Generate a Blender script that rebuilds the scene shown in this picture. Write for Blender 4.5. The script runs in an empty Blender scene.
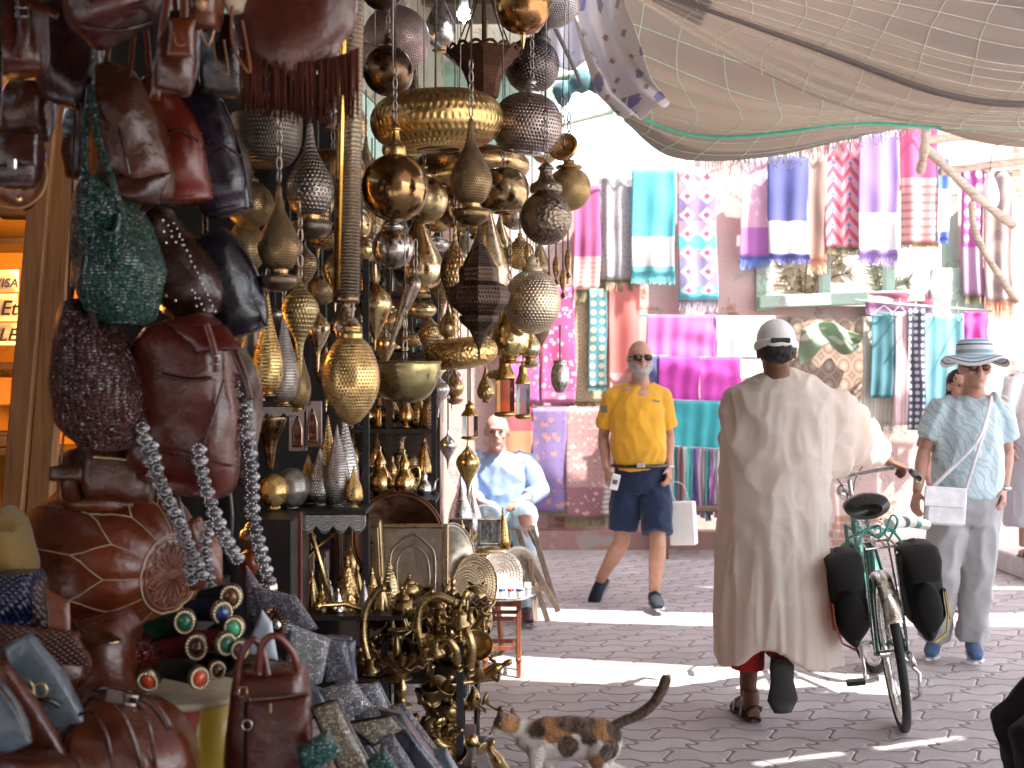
import bpy, bmesh, math, random
import numpy as np
from mathutils import Vector, Matrix, Euler, noise, Quaternion
R = math.radians
PI = math.pi
random.seed(7)
rng = np.random.default_rng(7)
SC = bpy.context.scene
COL = SC.collection
# ------------------------------------------------------------ camera
FPX, CH, HY = 1250.0, 1.53, 375.0
cam_d = bpy.data.cameras.new('camera')
cam = bpy.data.objects.new('camera', cam_d); COL.objects.link(cam)
cam.location = (0, 0, CH); cam.rotation_euler = (R(90), 0, 0)
cam_d.sensor_width = 36; cam_d.lens = 36 * FPX / 1024
cam_d.shift_y = (HY - 384) / 1024
cam_d.clip_start = 0.05; cam_d.clip_end = 500
cam_d.dof.use_dof = True; cam_d.dof.focus_distance = 4.6; cam_d.dof.aperture_fstop = 4.0
SC.camera = cam
# ------------------------------------------------------------ light
w = bpy.data.worlds.new('World'); SC.world = w; w.use_nodes = True
nt = w.node_tree; nt.nodes.clear()
out = nt.nodes.new('ShaderNodeOutputWorld'); bg = nt.nodes.new('ShaderNodeBackground'); sky = nt.nodes.new('ShaderNodeTexSky')
sky.sky_type = 'NISHITA'; sky.sun_disc = False
SUN_EL = 60.0
SUN_DIR = Vector((-0.80, 0.60))           # horizontal direction in which the light travels
sky.sun_elevation = R(SUN_EL)
sky.sun_rotation = math.atan2(-SUN_DIR.x, -SUN_DIR.y)
sky.dust_density = 2.5; sky.altitude = 400
bg.inputs['Strength'].default_value = 0.15
hs = nt.nodes.new('ShaderNodeHueSaturation'); hs.inputs['Saturation'].default_value = .55; nt.links.new(sky.outputs[0], hs.inputs['Color']); nt.links.new(hs.outputs[0], bg.inputs['Color']); nt.links.new(bg.outputs[0], out.inputs['Surface'])
sd = bpy.data.lights.new('sun', 'SUN'); sd.energy = 3.0; sd.angle = R(0.6); sd.color = (1, 0.95, 0.87)
sun = bpy.data.objects.new('sun', sd); COL.objects.link(sun)
tv = Vector((SUN_DIR.x * math.cos(R(SUN_EL)), SUN_DIR.y * math.cos(R(SUN_EL)), -math.sin(R(SUN_EL))))
sun.rotation_euler = tv.to_track_quat('-Z', 'Y').to_euler(); sun.location = (3, -3, 12)
SC.view_settings.view_transform = 'Standard'; SC.view_settings.look = 'None'
SC.view_settings.exposure = 2.5; SC.view_settings.gamma = 1
SC.cycles.max_bounces = 8; SC.cycles.diffuse_bounces = 4; SC.cycles.glossy_bounces = 4
SC.cycles.transmission_bounces = 6; SC.cycles.transparent_max_bounces = 8
SC.cycles.sample_clamp_indirect = 6.0
SC.cycles.use_denoising = True

def P(x, y, Y):
    return Vector(((x - 512) / FPX * Y, Y, CH - (y - HY) / FPX * Y))
def M_(px, Y): return px * Y / FPX
def V(*a): return Vector(a)

# ------------------------------------------------------------ materials
class NT:
    def __init__(s, name):
        s.m = bpy.data.materials.new(name); s.m.use_nodes = True; s.t = s.m.node_tree; s.t.nodes.clear()
        s.o = s.t.nodes.new('ShaderNodeOutputMaterial'); s.b = s.t.nodes.new('ShaderNodeBsdfPrincipled')
        s.t.links.new(s.b.outputs[0], s.o.inputs['Surface'])
        s._tc = None
    def n(s, typ, **kw):
        nd = s.t.nodes.new(typ)
        for k, v in kw.items():
            if k.startswith('i_'):
                k = k[2:]; k = int(k) if k.isdigit() else k.replace('_', ' ')
                s.set(nd.inputs[k], v)
            else: setattr(nd, k, v)
        return nd
    def set(s, inp, v):
        if isinstance(v, bpy.types.NodeSocket): s.t.links.new(v, inp)
        elif isinstance(v, bpy.types.Node): s.t.links.new(v.outputs[0], inp)
        else:
            if hasattr(inp, 'default_value') and hasattr(inp.default_value, '__len__') and len(inp.default_value) == 4 and len(v) == 3: v = (*v, 1)
            inp.default_value = v
    def p(s, **kw):
        for k, v in kw.items(): s.set(s.b.inputs[k.replace('_', ' ')], v)
    def obj(s):
        if not s._tc: s._tc = s.n('ShaderNodeTexCoord')
        return s._tc.outputs['Object']
    def uv(s):
        if not s._tc: s._tc = s.n('ShaderNodeTexCoord')
        return s._tc.outputs['UV']
    def math(s, op, a, b=0.0, c=None):
        nd = s.n('ShaderNodeMath', operation=op); s.set(nd.inputs[0], a); s.set(nd.inputs[1], b)
        if c is not None: s.set(nd.inputs[2], c)
        return nd.outputs[0]
    def mapping(s, vec, scale=(1,1,1), rot=(0,0,0), loc=(0,0,0)):
        return s.n('ShaderNodeMapping', i_Vector=vec, i_Scale=scale, i_Rotation=rot, i_Location=loc).outputs[0]
    def noise(s, scale, detail=3, vec=None, rough=.55, dist=0):
        return s.n('ShaderNodeTexNoise', i_Vector=vec or s.obj(), i_Scale=scale, i_Detail=detail, i_Roughness=rough, i_Distortion=dist).outputs[0]
    def voro(s, scale, vec=None, feature='F1', rand=1.0):
        nd = s.n('ShaderNodeTexVoronoi', feature=feature, i_Vector=vec or s.obj(), i_Scale=scale, i_Randomness=rand)
        return nd
    def ramp(s, fac, stops, interp='LINEAR'):
        r = s.n('ShaderNodeValToRGB', i_Fac=fac); cr = r.color_ramp; cr.interpolation = interp
        while len(cr.elements) > len(stops) and len(cr.elements) > 1: cr.elements.remove(cr.elements[-1])
        while len(cr.elements) < len(stops): cr.elements.new(1)
        for e, (p, c) in zip(cr.elements, stops):
            e.position = p; e.color = (*c, 1) if len(c) == 3 else c
        return r.outputs[0]
    def mix(s, fac, a, b, mode='MIX'):
        nd = s.n('ShaderNodeMix', data_type='RGBA', blend_type=mode)
        s.set(nd.inputs[0], fac); s.set(nd.inputs[6], a); s.set(nd.inputs[7], b)
        return nd.outputs[2]
    def step(s, v, t, soft=0.02):
        return s.n('ShaderNodeMapRange', i_0=v, i_1=t - soft, i_2=t + soft).outputs[0]
    def bump(s, h, strength=.3, dist=.01, normal=None):
        nd = s.n('ShaderNodeBump', i_Strength=strength, i_Distance=dist, i_Height=h)
        if normal: s.set(nd.inputs['Normal'], normal)
        return nd.outputs[0]
    def sep(s, v): return s.n('ShaderNodeSeparateXYZ', i_0=v).outputs
    def comb(s, x, y, z=0.0): return s.n('ShaderNodeCombineXYZ', i_0=x, i_1=y, i_2=z).outputs[0]

def sc(c, k): return tuple(min(1, x * k) for x in c)
_mc = {}
def cached(f):
    def g(*a, **k):
        key = (f.__name__, a, tuple(sorted(k.items())))
        if key not in _mc: _mc[key] = f(*a, **k)
        return _mc[key]
    return g
def var(t, col, amt=.35, scale=6, detail=4):
    n_ = t.noise(scale, detail)
    return t.mix(t.n('ShaderNodeMapRange', i_0=n_, i_1=.3, i_2=.7).outputs[0], sc(col, 1 - amt), sc(col, 1 + amt * .6))
@cached
def plain(col, rough=.6, metal=0.0, amt=.2, scale=20, bump=.1, name='painted'):
    t = NT(name); t.p(Base_Color=var(t, col, amt, scale), Roughness=rough, Metallic=metal)
    if bump: t.p(Normal=t.bump(t.noise(scale * 6, 4), bump, .004))
    return t.m
@cached
def leather(col, rough=.25, kind='smooth', wr=.5):
    t = NT('leather_' + kind)
    if kind != 'sequin' and max(col) < .3: col = (col[0] * .64, col[1] * .42, col[2] * .28) if col[0] == max(col) else sc(col, .62)
    o = t.obj()
    c = var(t, col, .45, 5, 5)
    pores = t.voro(420).outputs['Distance']
    wrk = t.noise(26, 6, rough=.62, dist=.6)
    nrm = t.bump(wrk, wr * .55, .012)
    if kind == 'smooth':
        nrm = t.bump(pores, .12, .001, nrm)
        ro = t.n('ShaderNodeMapRange', i_0=t.noise(14, 5), i_1=.3, i_2=.7, i_3=max(.1, rough - .12), i_4=rough + .08).outputs[0]
    elif kind == 'croc':
        v = t.voro(1, t.mapping(o, (75, 75, 150)), 'DISTANCE_TO_EDGE', .55).outputs['Distance']
        e = t.n('ShaderNodeMapRange', i_0=v, i_1=.0, i_2=.22).outputs[0]
        nrm = t.bump(e, .9, .004, nrm); c = t.mix(e, sc(col, .3), c); ro = rough
    elif kind == 'woven':
        a = t.n('ShaderNodeTexWave', wave_type='BANDS', bands_direction='DIAGONAL', i_Vector=t.mapping(o, (1, 1, 1)), i_Scale=38, i_Distortion=.6).outputs['Fac']
        b = t.n('ShaderNodeTexWave', wave_type='BANDS', bands_direction='DIAGONAL', i_Vector=t.mapping(o, (-1, 1, 1)), i_Scale=38, i_Distortion=.6).outputs['Fac']
        h = t.math('MULTIPLY', a, b)
        nrm = t.bump(h, 1.0, .006, nrm); c = t.mix(h, sc(col, .35), sc(col, 1.5)); ro = rough
    elif kind == 'sequin':
        vd = t.voro(190, rand=.35)
        e = t.n('ShaderNodeMapRange', i_0=vd.outputs['Distance'], i_1=.25, i_2=.55, i_3=1, i_4=0).outputs[0]
        nrm = t.bump(e, 1.0, .004, nrm)
        cc = t.mix(.6, vd.outputs['Color'], (.8, .8, .8))
        c = t.mix(e, sc(col, .3), t.mix(1.0, col, cc, 'MULTIPLY')); ro = .28; c = t.mix(t.math('MULTIPLY', e, t.math('GREATER_THAN', t.sep(vd.outputs['Color'])[0], .55)), c, sc(col, 2.0))  # random brighter sequins put the sparkle into the colour
        t.p(Metallic=t.math('MULTIPLY', e, .6))
    t.p(Base_Color=c, Roughness=ro, Normal=nrm, Coat_Normal=nrm, Coat_Weight=.5, Coat_Roughness=.09, Specular_IOR_Level=.45)
    return t.m
@cached
def suede(col):
    t = NT('suede'); t.p(Base_Color=var(t, col, .35, 9), Roughness=.9, Specular_IOR_Level=.2, Normal=t.bump(t.noise(120, 4), .3, .003)); return t.m
@cached
def metal(col, rough=.3, kind='smooth', tarnish=.5, nu=46, nv=26):
    t = NT('metal_' + kind)
    n1 = t.n('ShaderNodeMapRange', i_0=t.noise(16, 5), i_1=.35, i_2=.7).outputs[0]
    n0 = t.noise(60, 4)
    c = t.mix(t.math('MULTIPLY', n1, tarnish), col, sc(col, .28))
    c = t.mix(t.math('MULTIPLY', n0, .25), c, sc(col, 1.3))
    ro = t.n('ShaderNodeMapRange', i_0=t.noise(30, 5), i_1=.3, i_2=.7, i_3=rough - .08, i_4=rough + .2).outputs[0]
    nrm = t.bump(t.noise(40, 3), .12, .01)
    me = 1.0
    if kind == 'hammered':
        nrm = t.bump(t.voro(90).outputs['Distance'], .55, .006, nrm)
    if kind in ('pierced', 'engraved'):
        u = t.uv(); s_ = t.sep(u)
        row = t.math('FLOOR', t.math('MULTIPLY', s_[1], nv))
        uu = t.math('ADD', t.math('MULTIPLY', s_[0], nu), t.math('MULTIPLY', t.math('MODULO', row, 2.0), .5))
        du = t.math('SUBTRACT', t.math('FRACT', uu), .5)
        dv = t.math('SUBTRACT', t.math('FRACT', t.math('MULTIPLY', s_[1], nv)), .5)
        d = t.math('SQRT', t.math('ADD', t.math('MULTIPLY', du, du), t.math('MULTIPLY', dv, dv)))
        # a larger motif of lozenges decides where holes are big or small
        mot = t.math('MULTIPLY', t.math('SINE', t.math('MULTIPLY', s_[0], PI * 2 * 8)), t.math('SINE', t.math('MULTIPLY', s_[1], PI * 2 * 4)))
        rad = t.n('ShaderNodeMapRange', i_0=mot, i_1=-.6, i_2=.6, i_3=.13, i_4=.29).outputs[0]
        hole = t.math('LESS_THAN', d, rad)
        if kind == 'pierced':
            c = t.mix(hole, c, (.008, .006, .004)); me = t.math('SUBTRACT', 1.0, hole)
        nrm = t.bump(t.n('ShaderNodeMapRange', i_0=d, i_1=.1, i_2=.4).outputs[0], .6, .004, nrm)
    t.p(Base_Color=c, Metallic=me, Roughness=ro, Normal=nrm)
    return t.m
GOLD = (.68, .46, .18); BRASS = (.50, .34, .15); OLDB = (.27, .18, .09); BRONZE = (.22, .14, .08)
PEWTER = (.38, .34, .31); COPPER = (.50, .24, .13); STEEL = (.62, .62, .62); SILVER = (.75, .75, .76); RUST = (.13, .06, .035)
@cached
def glass(col=(1, 1, 1), rough=.03):
    t = NT('glass'); t.p(Base_Color=col, Roughness=rough, Transmission_Weight=1.0, IOR=1.45); return t.m
@cached
def emis(col, s, name='glow'):
    t = NT(name); t.p(Base_Color=col, Emission_Color=col, Emission_Strength=s, Roughness=.5); return t.m
@cached
def wood(col=(.32, .17, .08), rough=.55, axis='Z'):
    t = NT('wood'); o = t.obj(); k = {'Z': (14, 14, 1.2), 'X': (1.2, 14, 14), 'Y': (14, 1.2, 14)}[axis]
    n1 = t.noise(2.2, 6, t.mapping(o, k), dist=1.5)
    c = t.ramp(n1, [(.3, sc(col, .55)), (.5, col), (.72, sc(col, 1.35))])
    t.p(Base_Color=c, Roughness=rough, Normal=t.bump(n1, .25, .004)); return t.m
@cached
def cloth(col, rough=.85, trans=0.0, weave=600, amt=.12, sheen=.2):
    t = NT('cloth'); c = var(t, col, amt, 5)
    t.p(Base_Color=c, Roughness=rough, Sheen_Weight=sheen if max(col) > .06 else 0.0, Specular_IOR_Level=.25, Normal=t.bump(t.noise(weave, 2), .12, .002))
    if trans:
        tr = t.n('ShaderNodeBsdfTranslucent', i_Color=c)
        mx = t.n('ShaderNodeMixShader', i_0=trans, i_1=t.b.outputs[0], i_2=tr.outputs[0]); t.t.links.new(mx.outputs[0], t.o.inputs['Surface'])
    return t.m
@cached
def textile(bands, motif=None, mcol=(1, 1, 1), nu=4, nv=12, rng_=(0, 1), trans=.25, mcol2=None):
    """bands: ((v_start, colour), ...) from the bottom (0) to the top (1); motif drawn where rng_[0] < v < rng_[1]"""
    t = NT('textile'); s_ = t.sep(t.uv()); u, v = s_[0], s_[1]
    vw = t.math('ADD', v, t.math('MULTIPLY', t.math('SUBTRACT', t.noise(9, 2), .5), .004))
    c = t.ramp(vw, [(p, q) for p, q in bands], 'CONSTANT') if len(bands) > 1 else t.mix(0.0, bands[0][1], bands[0][1])
    if motif:
        inside = t.math('MULTIPLY', t.math('GREATER_THAN', v, rng_[0]), t.math('LESS_THAN', v, rng_[1]))
        U = t.math('MULTIPLY', u, nu); W = t.math('MULTIPLY', v, nv)
        fu = t.math('ABSOLUTE', t.math('SUBTRACT', t.math('FRACT', U), .5)); fv = t.math('ABSOLUTE', t.math('SUBTRACT', t.math('FRACT', W), .5))
        if motif == 'dots':
            d = t.math('SQRT', t.math('ADD', t.math('MULTIPLY', fu, fu), t.math('MULTIPLY', fv, fv))); f = t.math('LESS_THAN', d, .32)
        elif motif == 'diamond':
            d = t.math('ADD', fu, fv); f = t.math('MULTIPLY', t.math('LESS_THAN', d, .42), t.math('GREATER_THAN', d, .2))
        elif motif == 'zig':
            f = t.math('LESS_THAN', t.math('FRACT', t.math('ADD', W, t.math('MULTIPLY', fu, 1.6))), .42)
        elif motif == 'stripeu':
            f = t.math('LESS_THAN', t.math('FRACT', U), .4)
        elif motif == 'stripev':
            f = t.math('LESS_THAN', t.math('FRACT', W), .35)
        elif motif == 'rings':
            d = t.math('SQRT', t.math('ADD', t.math('MULTIPLY', fu, fu), t.math('MULTIPLY', fv, fv)))
            f = t.math('GREATER_THAN', t.math('SINE', t.math('MULTIPLY', d, 24)), .1)
        else:   # floral / lace
            vd = t.n('ShaderNodeTexVoronoi', feature='F1', i_Vector=t.comb(U, W), i_Scale=1.0, i_Randomness=.85)
            nn = t.n('ShaderNodeTexNoise', i_Vector=t.comb(U, W), i_Scale=2.5, i_Detail=2.0).outputs[0]
            f = t.math('LESS_THAN', t.math('ADD', vd.outputs['Distance'], t.math('MULTIPLY', nn, .5)), .58)
        f = t.math('MULTIPLY', f, inside)
        c = t.mix(f, c, mcol)
        if mcol2:
            f2 = t.math('MULTIPLY', t.math('LESS_THAN', t.math('ADD', fu, fv), .16), inside); c = t.mix(f2, c, mcol2)
    c = t.mix(.25, c, t.mix(t.noise(7, 3), (.55, .55, .55), (1, 1, 1)), 'MULTIPLY')
    t.p(Base_Color=c, Roughness=.85, Sheen_Weight=.2, Normal=t.bump(t.noise(300, 2), .15, .002))
    tr = t.n('ShaderNodeBsdfTranslucent', i_Color=c)
    mx = t.n('ShaderNodeMixShader', i_0=trans, i_1=t.b.outputs[0], i_2=tr.outputs[0]); t.t.links.new(mx.outputs[0], t.o.inputs['Surface'])
    return t.m
@cached
def skin(col):
    t = NT('skin'); c = var(t, col, .16, 18, 4)
    t.p(Base_Color=c, Roughness=.5, Subsurface_Weight=.12, Subsurface_Radius=(.02, .008, .004), Normal=t.bump(t.noise(260, 3), .12, .002)); return t.m

# ------------------------------------------------------------ mesh building
ORI = {}
def tag(o, label=None, cat=None, group=None, kind=None):
    if label: o['label'] = label
    if cat: o['category'] = cat
    if group: o['group'] = group
    if kind: o['kind'] = kind
    return o
def thing(name, label, cat, loc, group=None):
    o = bpy.data.objects.new(name, None); COL.objects.link(o); o.location = loc; o.empty_display_size = .1
    ORI[o.name] = Vector(loc)
    return tag(o, label, cat, group)
class MB:
    def __init__(s): s.v = []; s.f = []; s.uv = []; s.sm = []
    def add(s, vs, fs, uvs=None, smooth=True):
        k = len(s.v); s.v += [tuple(p) for p in vs]
        for i, f in enumerate(fs):
            s.f.append(tuple(a + k for a in f)); s.uv.append(uvs[i] if uvs else None); s.sm.append(smooth)
        return s
    def box(s, c, d, rot=None, bev=0.0, taper=1.0):
        hx, hy, hz = d[0] / 2, d[1] / 2, d[2] / 2; c = Vector(c)
        m = (rot if isinstance(rot, Matrix) else Euler(rot).to_matrix()) if rot is not None else None
        bev = min(bev, hx * .9, hy * .9, hz * .9)
        if bev <= 0:
            vs = [(x * hx * (taper if z > 0 else 1), y * hy * (taper if z > 0 else 1), z * hz) for z in (-1, 1) for x, y in ((-1, -1), (1, -1), (1, 1), (-1, 1))]
            fs = [(3, 2, 1, 0), (4, 5, 6, 7), (0, 1, 5, 4), (1, 2, 6, 5), (2, 3, 7, 6), (3, 0, 4, 7)]
        else:
            b = bev; rings = []
            def ring(z, i):
                k = taper if z > 0 else 1; X = hx * k - i; Y = hy * k - i; q = b if i == 0 else b * .35
                return [(-X + q, -Y, z), (X - q, -Y, z), (X, -Y + q, z), (X, Y - q, z), (X - q, Y, z), (-X + q, Y, z), (-X, Y - q, z), (-X, -Y + q, z)]
            vs = ring(-hz, b) + ring(-hz + b, 0) + ring(hz - b, 0) + ring(hz, b); fs = [tuple(range(7, -1, -1)), tuple(range(24, 32))]
            for r in range(3):
                for i in range(8): a = r * 8 + i; c2 = r * 8 + (i + 1) % 8; fs.append((a, c2, c2 + 8, a + 8))
        out = []
        for p in vs:
            p = Vector(p)
            if m: p = m @ p
            out.append(p + c)
        return s.add(out, fs, smooth=False)
    def tube(s, pts, r, n=8, cap=True, ell=None, up=None, closed=False):
        """r: number or list; ell: second radius ratio(s) along 'up'"""
        pts = [Vector(p) for p in pts]; m = len(pts)
        rr = r if hasattr(r, '__len__') else [r] * m
        ee = ell if hasattr(ell, '__len__') else [ell if ell else 1.0] * m
        T = []
        for i in range(m):
            if closed: t = pts[(i + 1) % m] - pts[(i - 1) % m]
            else: t = pts[min(i + 1, m - 1)] - pts[max(i - 1, 0)]
            if t.length < 1e-9: t = Vector((0, 0, 1))
            T.append(t.normalized())
        u = Vector(up) if up is not None else (Vector((0, 0, 1)) if abs(T[0].z) < .9 else Vector((0, 1, 0)))
        vs = []; U = None
        for i in range(m):
            if U is None or up is not None: U = u - T[i] * u.dot(T[i])
            else: U = U - T[i] * U.dot(T[i])
            if U.length < 1e-6: U = T[i].orthogonal()
            U.normalize(); W = T[i].cross(U)
            for k in range(n):
                a = 2 * PI * k / n
                vs.append(pts[i] + U * (math.cos(a) * rr[i] * ee[i]) + W * (math.sin(a) * rr[i]))
        fs = []; uv = []
        for i in range(m if closed else m - 1):
            j = (i + 1) % m
            for k in range(n):
                l = (k + 1) % n
                fs.append((i * n + k, j * n + k, j * n + l, i * n + l)[::-1])
                a, b, c, d = k / n, (k + 1) / n, i / max(1, m - 1), (i + 1) / max(1, m - 1)
                uv.append(((a, c), (a, d), (b, d), (b, c))[::-1])
        if cap and not closed:
            fs.append(tuple(range(n))); uv.append([(0, 0)] * n)
            fs.append(tuple(range((m - 1) * n, m * n))[::-1]); uv.append([(0, 0)] * n)
        return s.add(vs, fs, uv)
    def lathe(s, prof, n=32, loc=(0, 0, 0), M=None, sx=1.0, flat=False, closed_v=False):
        """prof: list of (radius, z)"""
        loc = Vector(loc); vs = []; m = len(prof); L = [0]
        for i in range(1, m): L.append(L[-1] + math.hypot(prof[i][0] - prof[i - 1][0], prof[i][1] - prof[i - 1][1]))
        for r_, z in prof:
            r_ = max(r_, 1e-5)
            for k in range(n):
                a = 2 * PI * k / n; p = Vector((math.cos(a) * r_ * sx, math.sin(a) * r_, z))
                vs.append((M @ p if M else p) + loc)
        fs = []; uv = []
        for i in range(m - 1):
            for k in range(n):
                l = (k + 1) % n
                fs.append((i * n + k, i * n + l, (i + 1) * n + l, (i + 1) * n + k))
                a, b, c, d = k / n, (k + 1) / n, L[i] / L[-1], L[i + 1] / L[-1]
                uv.append(((a, c), (b, c), (b, d), (a, d)))
        fs.append(tuple(range(n))[::-1]); uv.append([(0, 0)] * n)
        fs.append(tuple(range((m - 1) * n, m * n))); uv.append([(0, 0)] * n)
        return s.add(vs, fs, uv, smooth=not flat)
    def ball(s, c, r, n=16, m=10, M=None):
        rx, ry, rz = r if hasattr(r, '__len__') else (r, r, r); c = Vector(c)
        vs = []; fs = []; uv = []
        for i in range(m + 1):
            th = PI * i / m
            for k in range(n):
                a = 2 * PI * k / n
                p = Vector((math.sin(th) * math.cos(a) * rx, math.sin(th) * math.sin(a) * ry, -math.cos(th) * rz))
                vs.append((M @ p if M else p) + c)
        for i in range(m):
            for k in range(n):
                l = (k + 1) % n; fs.append((i * n + k, i * n + l, (i + 1) * n + l, (i + 1) * n + k))
                uv.append(((k / n, i / m), ((k + 1) / n, i / m), ((k + 1) / n, (i + 1) / m), (k / n, (i + 1) / m)))
        return s.add(vs, fs, uv)
    def grid(s, fn, nu, nv, thick=0.0):
        """fn(u,v)->Vector; thick gives a second layer"""
        vs = [Vector(fn(i / nu, j / nv)) for j in range(nv + 1) for i in range(nu + 1)]
        W = nu + 1; fs = []; uv = []
        for j in range(nv):
            for i in range(nu):
                fs.append((j * W + i, j * W + i + 1, (j + 1) * W + i + 1, (j + 1) * W + i))
                uv.append(((i / nu, j / nv), ((i + 1) / nu, j / nv), ((i + 1) / nu, (j + 1) / nv), (i / nu, (j + 1) / nv)))
        if thick:
            N = []
            for j in range(nv + 1):
                for i in range(nu + 1):
                    a = vs[j * W + min(i + 1, nu)] - vs[j * W + max(i - 1, 0)]; b = vs[min(j + 1, nv) * W + i] - vs[max(j - 1, 0) * W + i]
                    n_ = a.cross(b); N.append(n_.normalized() if n_.length > 1e-12 else Vector((0, 1, 0)))
            k = len(vs); v2 = [p - n_ * thick for p, n_ in zip(vs, N)]
            f2 = [tuple(a + k for a in f[::-1]) for f in fs]; uv2 = [q[::-1] for q in uv]
            rim = [i for i in range(W)] + [j * W + nu for j in range(1, nv + 1)] + [nv * W + i for i in range(nu - 1, -1, -1)] + [j * W for j in range(nv - 1, 0, -1)]
            f3 = []; uv3 = []
            for a, b in zip(rim, rim[1:] + rim[:1]):
                f3.append((a, a + k, b + k, b))
                ua = ((a % W) / nu, (a // W) / nv); ub = ((b % W) / nu, (b // W) / nv); uv3.append((ua, ua, ub, ub))
            vs += v2; fs += f2 + f3; uv += uv2 + uv3
        return s.add(vs, fs, uv)
    def prism(s, poly, axis_vec, origin=(0, 0, 0), U=(1, 0, 0), W=(0, 0, 1)):
        """extrude 2-D polygon (u,w) by axis_vec"""
        O = Vector(origin); U = Vector(U); W = Vector(W); A = Vector(axis_vec); n = len(poly)
        a = [O + U * p[0] + W * p[1] for p in poly]; b = [q + A for q in a]
        fs = [tuple(range(n)), tuple(range(2 * n - 1, n - 1, -1))] + [(i, i + n, (i + 1) % n + n, (i + 1) % n) for i in range(n)]
        return s.add(a + b, fs, smooth=False)
    def build(s, name, mat, parent=None, origin=None, label=None, cat=None, group=None, kind=None):
        o_ = Vector((0, 0, 0))
        if parent is not None: o_ = world_loc(parent)
        elif origin is not None: o_ = Vector(origin)
        me = bpy.data.meshes.new(name)
        me.from_pydata([(p[0] - o_.x, p[1] - o_.y, p[2] - o_.z) for p in s.v], [], s.f)
        me.polygons.foreach_set('use_smooth', s.sm)
        if any(u is not None for u in s.uv):
            ul = me.uv_layers.new(name='UVMap'); buf = []
            for f, u in zip(s.f, s.uv):
                if u is None: buf += [0.0] * (2 * len(f))
                else:
                    for q in u: buf += [q[0], q[1]]
            ul.data.foreach_set('uv', buf)
        me.update()
        o = bpy.data.objects.new(name, me); COL.objects.link(o)
        if isinstance(mat, (list, tuple)):
            for m_ in mat: me.materials.append(m_)
        else: me.materials.append(mat)
        if parent is not None: o.parent = parent
        else: o.location = o_
        ORI[o.name] = Vector((0, 0, 0)) if parent is not None else o_
        return tag(o, label, cat, group, kind)
def world_loc(o):
    v = Vector((0, 0, 0))
    while o is not None: v = v + ORI.get(o.name, Vector((0, 0, 0))); o = o.parent
    return v
def copy_tree(o, parent=None):
    c = o.copy(); COL.objects.link(c); ORI[c.name] = ORI.get(o.name, Vector((0, 0, 0))).copy()
    if parent is not None: c.parent = parent
    for ch in list(o.children): copy_tree(ch, c)
    return c
def fb(p, s, seed=0.0):
    return noise.noise(Vector(p) * s + Vector((seed, seed * 1.7, -seed)))
def remesh(o, voxel=.006, smooth=4, fac=.5, disp=None):
    m = o.modifiers.new('r', 'REMESH'); m.mode = 'VOXEL'; m.voxel_size = voxel; m.use_smooth_shade = True
    if smooth: q = o.modifiers.new('s', 'SMOOTH'); q.iterations = smooth; q.factor = fac
    dg = bpy.context.evaluated_depsgraph_get(); dg.update()
    me = bpy.data.meshes.new_from_object(o.evaluated_get(dg)); old = o.data; mats = [x for x in old.materials]
    o.modifiers.clear(); o.data = me; nm = old.name; bpy.data.meshes.remove(old); me.name = nm
    if not me.materials:
        for x in mats: me.materials.append(x)
    if disp:
        n = len(me.vertices); co = np.empty(n * 3, dtype=np.float32); me.vertices.foreach_get('co', co); co = co.reshape(-1, 3)
        no = np.empty(n * 3, dtype=np.float32); me.vertices.foreach_get('normal', no); no = no.reshape(-1, 3)
        d = np.array([disp(Vector([float(q) for q in c])) for c in co], dtype=np.float32); co = co + no * d[:, None]
        me.vertices.foreach_set('co', co.ravel()); me.update()
    me.polygons.foreach_set('use_smooth', [True] * len(me.polygons))
    return o
def bez(pts, n=12):
    """Catmull-Rom through points"""
    pts = [Vector(p) for p in pts]; out = []; m = len(pts)
    for i in range(m - 1):
        p0 = pts[max(i - 1, 0)]; p1 = pts[i]; p2 = pts[i + 1]; p3 = pts[min(i + 2, m - 1)]
        for k in range(n):
            t = k / n
            out.append(.5 * ((2 * p1) + (p2 - p0) * t + (2 * p0 - 5 * p1 + 4 * p2 - p3) * t * t + (3 * p1 - p0 - 3 * p2 + p3) * t ** 3))
    out.append(pts[-1]); return out
def spl(prof, n=5):
    """smooth a 2-D profile"""
    q = bez([(a, b, 0) for a, b in prof], n); return [(max(p.x, 0), p.y) for p in q]
def frame(zdir, xdir=None):
    z = Vector(zdir).normalized(); x = Vector(xdir) if xdir is not None else z.orthogonal()
    x = (x - z * x.dot(z)).normalized(); y = z.cross(x)
    return Matrix((x, y, z)).transposed()
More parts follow.
